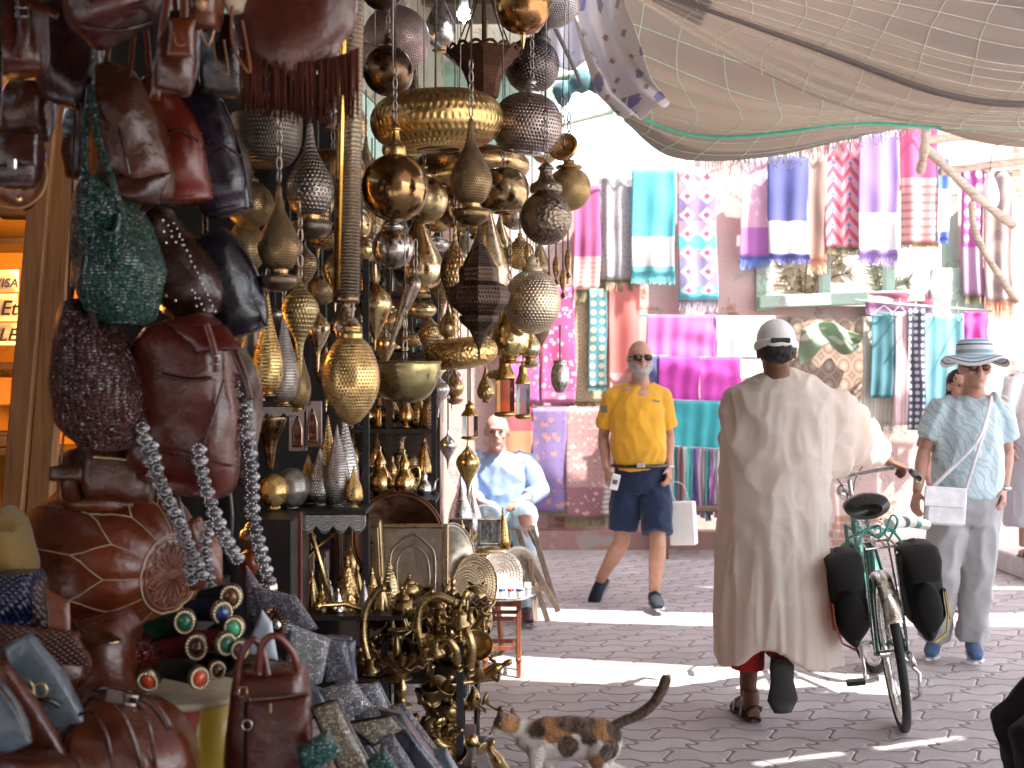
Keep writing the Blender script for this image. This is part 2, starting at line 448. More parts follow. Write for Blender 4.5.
# ------------------------------------------------------------ ground
def ground_mat():
    t = NT('interlocking_pavers'); s_ = t.sep(t.obj())
    x = t.math('ADD', s_[0], t.math('MULTIPLY', s_[1], .05)); y = s_[1]
    U = t.math('DIVIDE', x, .25); Vv = t.math('DIVIDE', y, .15)
    tri = t.math('SINE', t.math('MULTIPLY', U, PI * 2))
    tri2 = t.math('SINE', t.math('MULTIPLY', U, PI * 6))
    V2 = t.math('ADD', Vv, t.math('ADD', t.math('MULTIPLY', tri, .17), t.math('MULTIPLY', tri2, .035)))
    V2 = t.math('ADD', V2, t.math('MULTIPLY', t.math('SUBTRACT', t.noise(3, 2), .5), .25))
    row = t.math('FLOOR', V2)
    U2 = t.math('ADD', t.math('ADD', U, t.math('MULTIPLY', t.math('MODULO', row, 2.0), .5)), t.math('MULTIPLY', t.math('SINE', t.math('MULTIPLY', V2, PI * 2)), .10))
    colm = t.math('FLOOR', U2)
    fu = t.math('FRACT', U2); fv = t.math('FRACT', V2)
    du = t.math('MULTIPLY', t.math('MINIMUM', fu, t.math('SUBTRACT', 1.0, fu)), .225)
    dv = t.math('MULTIPLY', t.math('MINIMUM', fv, t.math('SUBTRACT', 1.0, fv)), .135)
    d = t.math('ADD', t.math('MINIMUM', du, dv), t.math('MULTIPLY', t.math('SUBTRACT', t.noise(40, 3), .5), .006))
    g = t.n('ShaderNodeMapRange', i_0=d, i_1=.0015, i_2=.0075).outputs[0]
    rnd = t.n('ShaderNodeTexWhiteNoise', noise_dimensions='2D', i_Vector=t.comb(colm, row)).outputs['Value']
    base = t.mix(rnd, (.45, .415, .42), (.57, .535, .54))
    dirt = t.n('ShaderNodeMapRange', i_0=t.noise(1.3, 6, rough=.65), i_1=.35, i_2=.7).outputs[0]
    base = t.mix(t.math('MULTIPLY', dirt, .45), base, (.24, .205, .19))
    base = t.mix(t.n('ShaderNodeMapRange', i_0=t.noise(55, 5, rough=.7), i_1=.5, i_2=.8, i_4=.5).outputs[0], base, (.20, .17, .155))
    g = t.math('MAXIMUM', g, t.n('ShaderNodeMapRange', i_0=t.noise(2.6, 4), i_1=.42, i_2=.66, i_4=.75).outputs[0])
    c = t.mix(g, (.15, .125, .115), base)
    t.p(Base_Color=c, Roughness=t.n('ShaderNodeMapRange', i_0=t.noise(5, 4), i_1=.3, i_2=.7, i_3=.45, i_4=.75).outputs[0])
    n1 = t.bump(t.n('ShaderNodeMapRange', i_0=d, i_1=.0, i_2=.014).outputs[0], .7, .012)
    tilt = t.math('ADD', t.math('MULTIPLY', rnd, .5), t.math('MULTIPLY', t.noise(9, 3), .6))
    t.p(Normal=t.bump(t.noise(160, 5), .3, .003, t.bump(tilt, .25, .03, n1)))
    return t.m
g = MB(); g.grid(lambda u, v: Vector((-60 + 120 * u, -40 + 140 * v, 0)), 30, 30)
g.build('ground', ground_mat(), kind='structure')

# ------------------------------------------------------------ far wall
def plaster(cols, name='plaster', brick=False, sc_=1.0):
    t = NT(name)
    n1 = t.noise(.9 * sc_, 6, rough=.6); n2 = t.noise(3.5 * sc_, 6, rough=.65, dist=.5)
    c = t.ramp(n1, [(.3, cols[0]), (.5, cols[1]), (.7, cols[2])])
    pat = t.n('ShaderNodeMapRange', i_0=n2, i_1=.56, i_2=.60).outputs[0]
    c = t.mix(pat, c, cols[3])
    fine = t.noise(40, 6, rough=.7)
    c = t.mix(.35, c, t.mix(fine, (.4, .4, .4), (1, 1, 1)), 'MULTIPLY')
    h = t.math('ADD', t.math('MULTIPLY', pat, -.6), t.math('MULTIPLY', fine, .4))
    if brick:
        bt = t.n('ShaderNodeTexBrick', i_Vector=t.mapping(t.obj(), (1, 1, 1), (R(90), 0, 0)), i_Scale=1.0, i_Color1=(.36, .17, .12, 1), i_Color2=(.45, .25, .17, 1), i_Mortar=(.4, .34, .3, 1))
        bt.inputs['Brick Width'].default_value = .24; bt.inputs['Row Height'].default_value = .07; bt.inputs['Mortar Size'].default_value = .01
        bm = t.n('ShaderNodeMapRange', i_0=t.noise(1.7, 5, rough=.6), i_1=.58, i_2=.61).outputs[0]
        c = t.mix(bm, c, bt.outputs[0])
    t.p(Base_Color=c, Roughness=.9, Normal=t.bump(h, .5, .02)); return t.m
WALL_Y = 11.15
pink = plaster(((.62, .37, .33), (.67, .46, .42), (.70, .58, .54), (.55, .46, .43)), 'pink_plaster', True)
def wx(x, Y=WALL_Y): return (x - 512) / FPX * Y
def wz(y, Y=WALL_Y): return CH - (y - HY) / FPX * Y
fw = thing('market_wall', 'weathered pink plaster wall behind the hanging scarves', 'wall', (wx(740), WALL_Y, 0))
b = MB()
# wall with an opening for the window (766..950 x 192..308)
ox0, ox1, oz0, oz1 = wx(762), wx(957), wz(306), wz(185)
top = wz(170); topr = 4.6
def slab(b, x0, x1, z0, z1, y0=WALL_Y, y1=WALL_Y + .35): b.box(((x0 + x1) / 2, (y0 + y1) / 2, (z0 + z1) / 2), (x1 - x0, y1 - y0, z1 - z0))
slab(b, wx(430), wx(700), 0, top)
slab(b, wx(700), ox0, 0, topr)
slab(b, ox0, ox1, 0, oz0); slab(b, ox0, ox1, oz1, topr)
slab(b, ox1, 9.0, 0, topr)
b.build('wall', pink, fw)
b = MB(); slab(b, wx(430), wx(762), 0, .16, WALL_Y - .22, WALL_Y); b.build('plinth', plaster(((.35, .18, .16), (.42, .24, .21), (.45, .3, .27), (.4, .33, .3)), 'plinth_plaster'), fw)
wgreen = plaster(((.38, .52, .42), (.44, .58, .48), (.50, .62, .53), (.42, .42, .36)), 'green_paint')
wf = MB()
yy = WALL_Y + .02
wf.box(((ox0 + wx(772)) / 2 - .03, yy, (oz0 + oz1) / 2), (wx(772) - ox0 + .06, .12, oz1 - oz0 + .1), bev=.006)
wf.box(((wx(944) + ox1) / 2, yy, (oz0 + oz1) / 2), (ox1 - wx(944), .12, oz1 - oz0 + .1), bev=.006)
for x in (826, 890): wf.box((wx(x), yy + .02, (oz0 + oz1) / 2), (.085, .10, oz1 - oz0), bev=.006)
wf.build('window_frame', wgreen, fw)
b = MB(); b.box((wx(858), WALL_Y - .07, wz(299)), (wx(960) - wx(756), .16, .11), rot=(0, R(-2.2), 0), bev=.01); b.build('window_sill', wgreen, fw)
# room behind the window: bright whitewash and dried leaves
b = MB(); slab(b, ox0 - .6, ox1 + .6, oz0 - .5, oz1 + .5, WALL_Y + 2.2, WALL_Y + 2.3)
b.build('courtyard_wall', plaster(((.75, .73, .66), (.8, .78, .7), (.82, .8, .74), (.6, .56, .45)), 'whitewash'), origin=(wx(858), WALL_Y + 2.2, 0),
        label='pale courtyard wall seen through the green window', cat='wall')
def leafmat(c, name='leaf'):
    t = NT(name); cc = var(t, c, .5, 9); t.p(Base_Color=cc, Roughness=.6)
    tr = t.n('ShaderNodeBsdfTranslucent', i_Color=cc); mx = t.n('ShaderNodeMixShader', i_0=.35, i_1=t.b.outputs[0], i_2=tr.outputs[0]); t.t.links.new(mx.outputs[0], t.o.inputs['Surface']); return t.m
def palm(x0, x1, ybase, ytop, lab, nf, col):
    root = thing('potted_palm', lab, 'plant', (wx((x0 + x1) / 2), WALL_Y + .9, oz0 - .1))
    st = MB(); lf = MB(); base = Vector((wx((x0 + x1) / 2), WALL_Y + .9, oz0 - .1))
    for k in range(nf):
        tx = wx(random.uniform(x0, x1)); tz = random.uniform(wz(ybase) + .2, wz(ytop)); ty = WALL_Y + random.uniform(.45, 1.3)
        path = bez([base, base.lerp(Vector((tx, ty, tz)), .5) + Vector((0, 0, .15)), Vector((tx, ty, tz))], 7)
        st.tube(path, .006, 4)
        for i in range(3, len(path)):
            for sgn in (-1, 1):
                d = (path[i] - path[i - 1]).normalized(); n_ = d.cross(Vector((0, 1, 0))).normalized() * sgn
                tip = path[i] + n_ * random.uniform(.08, .16) + d * .08 + Vector((0, random.uniform(-.05, .05), -.02))
                q = d * .016
                lf.add([path[i] - q, path[i] + q, tip], [(0, 1, 2)])
    st.build('stem', leafmat((.25, .2, .1), 'stem'), root); lf.build('fronds', leafmat(col), root)
palm(776, 880, 300, 195, 'dry straw coloured palm fronds behind the left window panes', 30, (.55, .50, .36))
palm(886, 945, 300, 205, 'sparse pale green shoots behind the right window pane', 10, (.35, .40, .28))

# left building: green and dark wall behind the lantern stall
def LW(Y): return -1.62 + (Y - 2.5) * 0.118
lb = thing('stall_building', 'green and dark plastered building behind the lantern stall', 'building', (LW(6), 6, 0))
b = MB()
def lwall(b, Y0, Y1, z0, z1, off=0.0, th=.3):
    x0, x1 = LW(Y0) + off, LW(Y1) + off
    b.prism([(x0, Y0), (x1, Y1), (x1 - th, Y1), (x0 - th, Y0)], (0, 0, z1 - z0), (0, 0, z0), (1, 0, 0), (0, 1, 0))
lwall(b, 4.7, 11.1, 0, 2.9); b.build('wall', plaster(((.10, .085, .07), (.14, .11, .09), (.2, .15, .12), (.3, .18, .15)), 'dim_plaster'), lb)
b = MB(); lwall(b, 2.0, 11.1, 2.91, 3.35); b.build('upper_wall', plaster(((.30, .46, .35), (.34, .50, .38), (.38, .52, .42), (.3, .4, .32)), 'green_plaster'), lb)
b = MB(); lwall(b, 2.0, 11.1, 3.36, 4.6, .002); b.build('fascia', plaster(((.20, .19, .13), (.26, .24, .17), (.3, .28, .2), (.18, .15, .1)), 'olive_plaster'), lb)
# beam over the far end of the stall, pinkish door leaf
b = MB(); lwall(b, 6.3, 7.2, .02, 2.4, .06, .05); b.build('door', plaster(((.62, .34, .30), (.66, .38, .33), (.68, .42, .37), (.6, .35, .3)), 'pink_door'), lb)

# ------------------------------------------------------------ awnings
def net_mat(col, trans=.5):
    t = NT('shade_cloth'); s_ = t.sep(t.uv()); 
    st = t.n('ShaderNodeTexNoise', i_Vector=t.mapping(t.uv(), (3, 70, 1)), i_Scale=1.0, i_Detail=4.0).outputs[0]
    c = t.mix(st, sc(col, .82), sc(col, 1.1))
    c = t.mix(.5, c, t.mix(t.noise(2.2, 5), (.5, .5, .5), (1, 1, 1)), 'MULTIPLY')
    t.p(Base_Color=c, Roughness=.85, Normal=t.bump(t.noise(90, 3), .3, .004))
    tr = t.n('ShaderNodeBsdfTranslucent', i_Color=t.mix(.5, c, (.48, .415, .365))); mx = t.n('ShaderNodeMixShader', i_0=trans, i_1=t.b.outputs[0], i_2=tr.outputs[0])
    t.t.links.new(mx.outputs[0], t.o.inputs['Surface']); return t.m
TAN = (.44, .375, .33)
def curve_pts(tab):
    """tab: list of (x_px, y_px, Y) -> world spline fn of t in 0..1"""
    pts = bez([P(*q) for q in tab], 16)
    def f(t):
        k = t * (len(pts) - 1); i = min(int(k), len(pts) - 2); return pts[i].lerp(pts[i + 1], k - i)
    return f
def sheet_between(name, curves, mat, label, nets, netcol, group='shade cloths over the alley', wrinkle=.02, seed=1, thick=.004, nn=60):
    fs = [curve_pts(c) for c in curves]; m = len(fs)
    def fn(u, v):
        pts = [f(u) for f in fs]; k = v * (m - 1); i = min(int(k), m - 2); t = k - i
        p0 = pts[max(i - 1, 0)]; p1 = pts[i]; p2 = pts[i + 1]; p3 = pts[min(i + 2, m - 1)]
        q = .5 * ((2 * p1) + (p2 - p0) * t + (2 * p0 - 5 * p1 + 4 * p2 - p3) * t * t + (3 * p1 - p0 - 3 * p2 + p3) * t ** 3)
        q = q + Vector((0, 0, wrinkle * (fb((u * 2, v * 9, 0), 1.2, seed) + .4 * fb((u * 5, v * 22, 0), 1, seed + 3))))
        return q
    b = MB(); b.grid(fn, nn, nn, thick)
    root = thing(name, label, 'awning', fn(.5, .5), group); b.build('cloth', mat, root)
    if nets:
        nb = MB(); 
        for k in range(1, nets[0]):
            u = k / nets[0]; nb.tube([fn(u + .012 * math.sin(v * 9 + k), v) - Vector((0, 0, .012)) for v in [i / 40 for i in range(41)]], .0024, 4)
        for k in range(1, nets[1]):
            v = k / nets[1]; nb.tube([fn(u, v + .012 * math.sin(u * 12 + k)) - Vector((0, 0, .012)) for u in [i / 50 for i in range(51)]], .0024, 4)
        nb.build('netting', plain(netcol, .5, name='net_cord', bump=0), root)
    return root, fn
# near sheet: covers the upper right of the view, sagging folds toward its far edge
nearA = [
    [(560, -95, 5.75), (900, -85, 5.8), (1350, -75, 5.8), (1700, -75, 5.8)],
    [(600, -40, 6.2), (820, 20, 6.3), (1020, 70, 6.2), (1230, 60, 6.2), (1560, 30, 6.2)],
    [(620, -12, 6.7), (745, 62, 6.75), (880, 116, 6.7), (1060, 128, 6.6), (1200, 110, 6.6), (1500, 60, 6.5)]]
A_, fA = sheet_between('shade_awning', nearA, net_mat(TAN), 'tan netted shade cloth sagging across the top right, the nearer one', (18, 20), (.72, .72, .60), seed=2, wrinkle=.03)
farB = [
    [(600, -52, 7.05), (745, 12, 7.05), (890, 70, 7.0), (1080, 84, 6.9), (1230, 80, 6.9), (1560, 40, 6.9)],
    [(612, 40, 7.4), (740, 92, 7.4), (880, 110, 7.3), (1080, 110, 7.2), (1230, 100, 7.2), (1560, 70, 7.2)],
    [(618, 100, 7.8), (740, 128, 7.8), (880, 120, 7.7), (1040, 128, 7.6), (1230, 120, 7.6), (1560, 100, 7.6)],
    [(625, 122, 8.1), (672, 158, 8.1), (760, 158, 8.1), (850, 138, 8.1), (915, 124, 8.0), (1010, 146, 7.9), (1220, 150, 7.9), (1560, 120, 7.9)]]
B_, fB = sheet_between('shade_awning', farB, net_mat(sc(TAN, .95)), 'tan netted shade cloth with a frayed drooping far edge, below the nearer one', (16, 9), (.55, .78, .62), seed=5)
fr = MB()
for k in range(170):
    u = random.uniform(.2, .6); p = fB(u, 1.0); L = random.uniform(.03, .12)
    fr.tube([p, p + Vector((random.uniform(-.02, .02), random.uniform(-.01, .02), -L * .6)), p + Vector((random.uniform(-.04, .04), random.uniform(-.01, .02), -L))], [.004, .003, .001], 3)
fr.build('frayed_edge', cloth((.75, .72, .68)), B_)
gb = MB(); gb.tube([fB(u, .72 + .04 * math.sin(u * 14)) - Vector((0, 0, .014)) for u in [i / 40 * .5 for i in range(41)]], .011, 5)
gb.build('twine', plain((.10, .60, .42), .4, name='green_twine', bump=0), B_)
# fold of bunched cloth along the near sheet's far part, its shadow band put into the darker colour
fl = MB(); fl.tube([fA(u, .62 + .10 * u) - Vector((0, 0, .03)) for u in [i / 40 for i in range(41)]], [.010 + .016 * math.sin(i / 40 * PI) for i in range(41)], 8, ell=.6)
fl.build('seam', net_mat((.27, .235, .22), .3), A_)
# covers added over the near alley (out of view above), parted so that bands of sun fall on the paving
def sun_blocker(name, poly, z, label, mat):
    b = MB(); cx = sum(p[0] for p in poly) / len(poly); cy = sum(p[1] for p in poly) / len(poly)
    b.grid(lambda u, v: (Vector((*poly[0], z)).lerp(Vector((*poly[1], z)), u)).lerp(Vector((*poly[3], z)).lerp(Vector((*poly[2], z)), u), v) + Vector((0, 0, -.12 * math.sin(u * PI) * math.sin(v * PI))), 16, 16, .006)
    b.build(name, mat, origin=(cx, cy, z), label=label, cat='awning', group='shade cloths over the alley')
cm = net_mat((.30, .25, .22), .22)
cl_ = net_mat((.16, .12, .10), .03); cm = net_mat((.62, .56, .52), .62)  # added covers: dark cloth blocks light over the stall, pale cloth passes fill
sun_blocker('shade_awning', [(-3.6, -1.5), (.6, -1.5), (.6, 3.72), (-3.6, 3.72)], 3.66, 'unseen dark cloth added to shade the stall side of the near alley', cl_)
sun_blocker('shade_awning', [(.6, -1.5), (7.6, -1.5), (7.6, 5.53), (.6, 2.83)], 3.67, 'unseen tan cloth added to filter sun over the open side of the near alley', cm)
sun_blocker('shade_awning', [(-3.6, 2.8), (2.62, 2.75), (2.62, 4.86), (-3.6, 5.95)], 3.60, 'unseen dark cloth added to shade the front of the lantern stall', cl_)
sun_blocker('shade_awning', [(2.60, 3.665), (3.62, 4.06), (3.62, 4.70), (2.60, 4.88)], 3.63, 'unseen narrow tan strip added between two sunlit gaps over the alley', cm)
sun_blocker('shade_awning', [(3.55, 3.66), (7.6, 3.66), (7.6, 5.9), (3.55, 5.9)], 3.57, 'unseen tan cloth added to shade the right side of the alley', cm)
sun_blocker('shade_awning', [(1.1, 5.68), (3.6, 5.08), (3.6, 5.9), (1.1, 5.9)], 3.68, 'unseen short tan strip added to bound the sun gap by the netted cloth', cm)
sun_blocker('shade_awning', [(-2.6, 5.0), (1.15, 5.0), (1.15, 6.5), (-2.6, 6.5)], 3.72, 'unseen dark cloth added to shade the rear of the lantern stall', cl_)
sun_blocker('shade_awning', [(.5, 7.55), (8.5, 7.55), (8.5, 9.7), (.75, 9.7)], 4.25, 'pale cloth added high beyond the netted ones to shade paving before the wall', cm)  # added to shade the far paving while the wall stays sunlit

rb = thing('rear_light_blocker', 'unseen dark building added behind the camera to cut light on the stall', 'building', (-1, -3.2, 0))
b = MB(); b.box((-1.2, -3.4, 2.6), (9.5, .3, 5.2)); b.build('wall', plaster(((.16, .11, .09), (.2, .14, .11), (.22, .16, .13), (.3, .24, .2)), 'brown_plaster'), rb)  # unseen dark mass added to block sky light and darken the bags' reflections
b = MB(); b.box((.9, -3.22, 1.05), (1.1, .05, 2.1)); b.build('door', wood((.12, .07, .04)), rb)
us = thing('upper_storey', 'green and olive upper storey rising above the left end of the far wall', 'building', (wx(488), WALL_Y + .1, 3.3))
b = MB(); slab(b, wx(425), wx(556), top + .002, wz(58), WALL_Y + .1, WALL_Y + .5); b.build('green_band', plaster(((.30, .46, .35), (.34, .50, .38), (.38, .52, .42), (.3, .4, .32)), 'green_plaster'), us)
b = MB(); slab(b, wx(425), wx(556), wz(58) + .002, 5.6, WALL_Y + .06, WALL_Y + .5); b.build('olive_band', plaster(((.16, .15, .11), (.22, .2, .15), (.26, .24, .18), (.18, .15, .1)), 'olive_plaster'), us)
b = MB(); slab(b, wx(425), wx(556), wz(60), wz(55), WALL_Y + .0, WALL_Y + .098); b.build('moulding', plaster(((.5, .5, .44), (.52, .5, .45), (.55, .52, .5), (.5, .45, .4)), 'cream_paint'), us)
rr = thing('shade_roof', 'dark boarded roof added over the far stalls to shade the upper walls', 'roof', (-1.2, 9, 4.5))
b = MB(); b.box((-1.55, 8.8, 4.66), (3.9, 4.5, .06)); b.build('boards', wood((.08, .06, .045), .7, 'Y'), rr)  # roof added to keep sun off the upper walls behind the lanterns
for yy in (6.8, 7.9, 9.0, 10.1): b = MB(); b.box((-1.55, yy, 4.57), (3.88, .09, .11)); b.build('joist', wood((.10, .075, .05), .7, 'X'), rr)
sun_blocker('shade_awning', [(3.05, 3.5), (3.18, 3.5), (3.18, 4.1), (3.05, 4.1)], 3.70, 'unseen narrow ribbon added across the gap to split the sun streak', cm)  # unseen strip added to break one sun streak into two
# ------------------------------------------------------------ hanging textiles
def scarf(x0, x1, y0, y1, mat, label, Y=10.95, fringe=None, fr_px=10, folds=3, amp=.018, name='hanging_scarf', cat='scarf', group='scarves hanging on the far wall', seed=None, drop=0.0, skew=0.0, back=True):
    sd_ = seed if seed is not None else (x0 * 3.1 + y0) % 97
    a = P(x0, y0, Y); c = P(x1, y1, Y); W = c.x - a.x; Hh = a.z - c.z
    def fn(u, v):      # v 0 bottom, 1 top
        k = (1 - v)
        x = a.x + u * W + skew * k + .012 * math.sin(v * 5 + sd_) * k
        x += W * .02 * math.sin(v * 7 + sd_) * (u - .5)
        z = c.z + v * Hh - drop * 4 * u * (1 - u) * v
        y = Y + amp * (.35 + .65 * k) * math.sin(u * folds * 2 * PI + sd_ + k * .8) + amp * .5 * math.sin(u * folds * 4.7 + sd_ * 2) + .02 * fb((u * 2, v * 3, sd_), 1)
        return Vector((x, y, z))
    root = thing(name, label, cat, fn(.5, 0), group)
    nu = max(14, int(folds * 10)); b = MB(); b.grid(fn, nu, 22, .004)
    if back: # folded over the line
        def fb2(u, v):
            p = fn(u, 1); ang = v * PI
            if v < .5: return p + Vector((0, .012 - .012 * math.cos(v * 2 * PI * .5), .012 * math.sin(v * 2 * PI * .5)))
            return p + Vector((0, .03, -(v - .5) * .25))
        b.grid(fb2, nu, 6, .003)
    b.build('cloth', mat, root)
    if fringe:
        f = MB(); n = int((x1 - x0) * 1.6)
        for k in range(n):
            u = (k + .5) / n; p = fn(u, 0); L = M_(fr_px, Y) * random.uniform(.75, 1.1)
            f.tube([p + Vector((0, 0, .004)), p + Vector((random.uniform(-.006, .006), random.uniform(-.01, .01), -L * .5)), p + Vector((random.uniform(-.012, .012), random.uniform(-.01, .01), -L))], [.0045, .004, .002], 4)
        f.build('fringe', cloth(fringe), root)
    return root
def hexc(r, g, b_): # sRGB 0-255 -> linear, lightened toward white to put overexposed glare into the colour
    f = lambda c: ((c / 255 + .055) / 1.055) ** 2.4 if c > 10 else c / 255 / 12.92
    l = lambda c: c + (255 - c) * .27
    return (f(l(r)), f(l(g)), f(l(b_)))
MAG = hexc(196, 40, 120); OLV = (.24, .20, .11); WHT = (.78, .78, .76); NAVY = hexc(50, 54, 140); TEAL = hexc(30, 120, 130); LAV = hexc(150, 110, 190)
AQUA = hexc(60, 190, 200)
S = scarf
S(574, 600, 185, 290, textile(((0, hexc(230, 150, 150)), (.32, hexc(176, 50, 120))), 'stripev', hexc(235, 190, 180), 3, 22, (0, .3)), 'magenta scarf with pink patterned end and olive fringe, leftmost by the lanterns', fringe=OLV, fr_px=12, folds=2)
S(600, 636, 175, 280, textile(((0, hexc(170, 160, 165)),), 'lace', hexc(115, 115, 130), 14, 34), 'grey lace patterned scarf beside the turquoise and white one', fringe=OLV, fr_px=12)
S(632, 675, 169, 275, textile(((0, hexc(70, 175, 190)), (.08, WHT), (.36, hexc(50, 180, 200))), None), 'turquoise scarf with a broad white end hanging high on the wall', fringe=AQUA, fr_px=9, folds=2, Y=10.88)
S(678, 717, 168, 300, textile(((0, AQUA), (.10, hexc(130, 120, 170)), (.32, hexc(205, 120, 150)), (.38, AQUA), (.5, hexc(215, 140, 170)), (.6, hexc(130, 100, 165)), (.8, hexc(220, 150, 160))), 'diamond', hexc(235, 220, 225), 2, 7, (.05, 1), mcol2=hexc(190, 40, 90)), 'scarf with big diamonds in violet, pink and aqua bands', fringe=hexc(120, 110, 130), fr_px=13, folds=2, amp=.01)
S(741, 771, 158, 257, textile(((0, hexc(190, 90, 190)), (.3, hexc(235, 170, 200))), 'floral', hexc(240, 220, 225), 5, 14, (.3, 1)), 'pale pink flowered scarf with bright blue fringe', fringe=hexc(50, 90, 190), fr_px=12, folds=2)
S(768, 809, 156, 258, textile(((0, NAVY), (.04, WHT), (.36, NAVY)), None), 'navy blue scarf with a broad white band near its end', fringe=NAVY, fr_px=6, folds=2, Y=10.85)
S(808, 827, 158, 262, textile(((0, hexc(190, 120, 90)), (.1, hexc(165, 120, 105)))), 'narrow plain brown scarf between the navy and the red patterned ones', fringe=hexc(220, 140, 100), fr_px=12, folds=1)
S(825, 859, 140, 248, textile(((0, hexc(225, 150, 165)),), 'zig', hexc(200, 50, 80), 2, 7, mcol2=hexc(70, 110, 170)), 'pink scarf with red zigzags and blue centres', fringe=OLV, fr_px=6, folds=2)
S(859, 898, 132, 256, textile(((0, LAV), (.05, WHT), (.35, LAV))), 'lavender scarf with a broad white band near its end', fringe=LAV, fr_px=10, folds=2, Y=10.86)
S(901, 938, 124, 244, textile(((0, hexc(225, 160, 150)), (.55, hexc(215, 40, 100))), 'stripev', hexc(205, 100, 110), 4, 15, (0, .5)), 'hot pink scarf with a salmon striped lower half', fringe=OLV, fr_px=5, folds=2)
S(937, 949, 158, 240, textile(((0, hexc(40, 80, 190)), (.1, WHT), (.62, hexc(50, 90, 190)))), 'narrow bright blue scarf with white middle', folds=1, fringe=hexc(50, 90, 190), fr_px=4)
S(962, 984, 168, 296, textile(((0, hexc(170, 120, 160)), (.38, hexc(165, 30, 130))), 'dots', hexc(230, 190, 215), 2, 10, (.38, 1)), 'purple scarf with large pale dots and a lilac end', fringe=OLV, fr_px=8, folds=2)
S(984, 1013, 172, 302, textile(((0, hexc(150, 120, 110)), (.9, hexc(130, 105, 100))), 'rings', hexc(120, 95, 95), 1, 1.6), 'brown checked scarf with orange fringe on the right', fringe=hexc(205, 120, 70), fr_px=18, folds=2)
S(541, 575, 288, 403, textile(((0, hexc(215, 90, 150)), (.1, hexc(220, 40, 120))), 'floral', hexc(240, 190, 215), 5, 15), 'hot pink flowered cloth hanging behind the lanterns', fringe=None, folds=1, amp=.006)
S(505, 540, 300, 403, textile(((0, hexc(190, 70, 160)),), 'floral', hexc(235, 180, 210), 5, 15), 'violet pink flowered cloth hanging furthest left behind the lanterns', folds=1, amp=.006)
S(573, 612, 294, 402, textile(((0, hexc(205, 180, 130)),), 'rings', hexc(180, 150, 105), 3, 8), 'cream patterned cloth behind the teal strip', fringe=OLV, fr_px=7, folds=1, amp=.008, Y=11.0)
S(589, 607, 290, 388, textile(((0, hexc(45, 120, 135)),), 'dots', hexc(220, 200, 150), 2, 11), 'teal strip with cream medallions', folds=1, amp=.006, Y=10.93, fringe=TEAL, fr_px=3)
S(609, 640, 284, 408, textile(((0, hexc(225, 150, 150)), (.28, hexc(225, 100, 90)))), 'coral red scarf with pale pink end behind the man in yellow', folds=1, fringe=OLV, fr_px=4)
S(532, 567, 408, 512, textile(((0, hexc(110, 80, 150)),), 'floral', hexc(190, 110, 100), 4, 11, mcol2=hexc(90, 60, 140)), 'violet cloth with orange leaf pattern beside the seated man', folds=1, amp=.008, fringe=OLV, fr_px=4)
S(500, 533, 404, 512, textile(((0, hexc(225, 110, 60)), (.75, hexc(190, 40, 50)))), 'orange and red cloth directly behind the seated man', folds=1, amp=.008)
S(566, 606, 408, 518, textile(((0, hexc(150, 80, 90)), (.28, hexc(190, 130, 125))), 'floral', hexc(215, 180, 165), 6, 17, mcol2=hexc(150, 80, 90)), 'dusty rose patterned rug hanging low on the wall', fringe=OLV, fr_px=10, folds=1, amp=.008)
S(600, 614, 470, 515, textile(((0, hexc(200, 180, 170)),), 'stripev', hexc(120, 110, 120), 2, 9), 'small pale striped cloth behind the hand of the man in yellow', fringe=OLV, fr_px=10, folds=1)
G2 = 'plain shawls laid over the low rail'
S(647, 716, 316, 362, textile(((0, hexc(225, 80, 190)),)), 'orchid pink shawl folded over the top rail', Y=10.75, folds=5, group=G2, amp=.008, name='folded_shawl', cat='shawl')
S(716, 775, 317, 380, textile(((0, (.72, .74, .72)),)), 'white shawl folded over the top rail beside the pink one', Y=10.74, folds=4, group=G2, amp=.008, name='folded_shawl', cat='shawl')
S(640, 660, 356, 408, textile(((0, hexc(60, 60, 140)),)), 'navy shawl peeping out at the shoulder of the man in yellow', Y=10.64, folds=1, group=G2, name='folded_shawl', cat='shawl')
S(659, 700, 357, 405, textile(((0, hexc(215, 25, 175)),)), 'magenta shawl on the second rail, left of its twin', Y=10.62, folds=3, group=G2, amp=.008, name='folded_shawl', cat='shawl')
S(700, 741, 358, 406, textile(((0, hexc(225, 35, 185)),)), 'magenta shawl on the second rail, right of its twin', Y=10.63, folds=3, group=G2, amp=.008, name='folded_shawl', cat='shawl')
S(661, 674, 400, 450, textile(((0, WHT),)), 'narrow white shawl left of the turquoise one', Y=10.52, folds=1, group=G2, name='folded_shawl', cat='shawl')
S(674, 728, 402, 450, textile(((0, hexc(20, 175, 185)),)), 'turquoise shawl on the third rail', Y=10.5, folds=4, group=G2, amp=.008, name='folded_shawl', cat='shawl')
cols = [(WHT, 'white'), (hexc(40, 150, 160), 'teal'), (hexc(120, 60, 70), 'maroon'), (WHT, 'white'), (hexc(60, 190, 180), 'mint'), (hexc(50, 50, 130), 'navy'), (hexc(170, 120, 170), 'mauve'), (hexc(200, 190, 180), 'beige'), (hexc(30, 110, 120), 'dark teal'), (hexc(150, 60, 140), 'purple'), (hexc(210, 210, 215), 'pale grey'), (hexc(190, 30, 140), 'magenta'), (hexc(90, 110, 170), 'slate blue')]
xa = 668
seen = {}
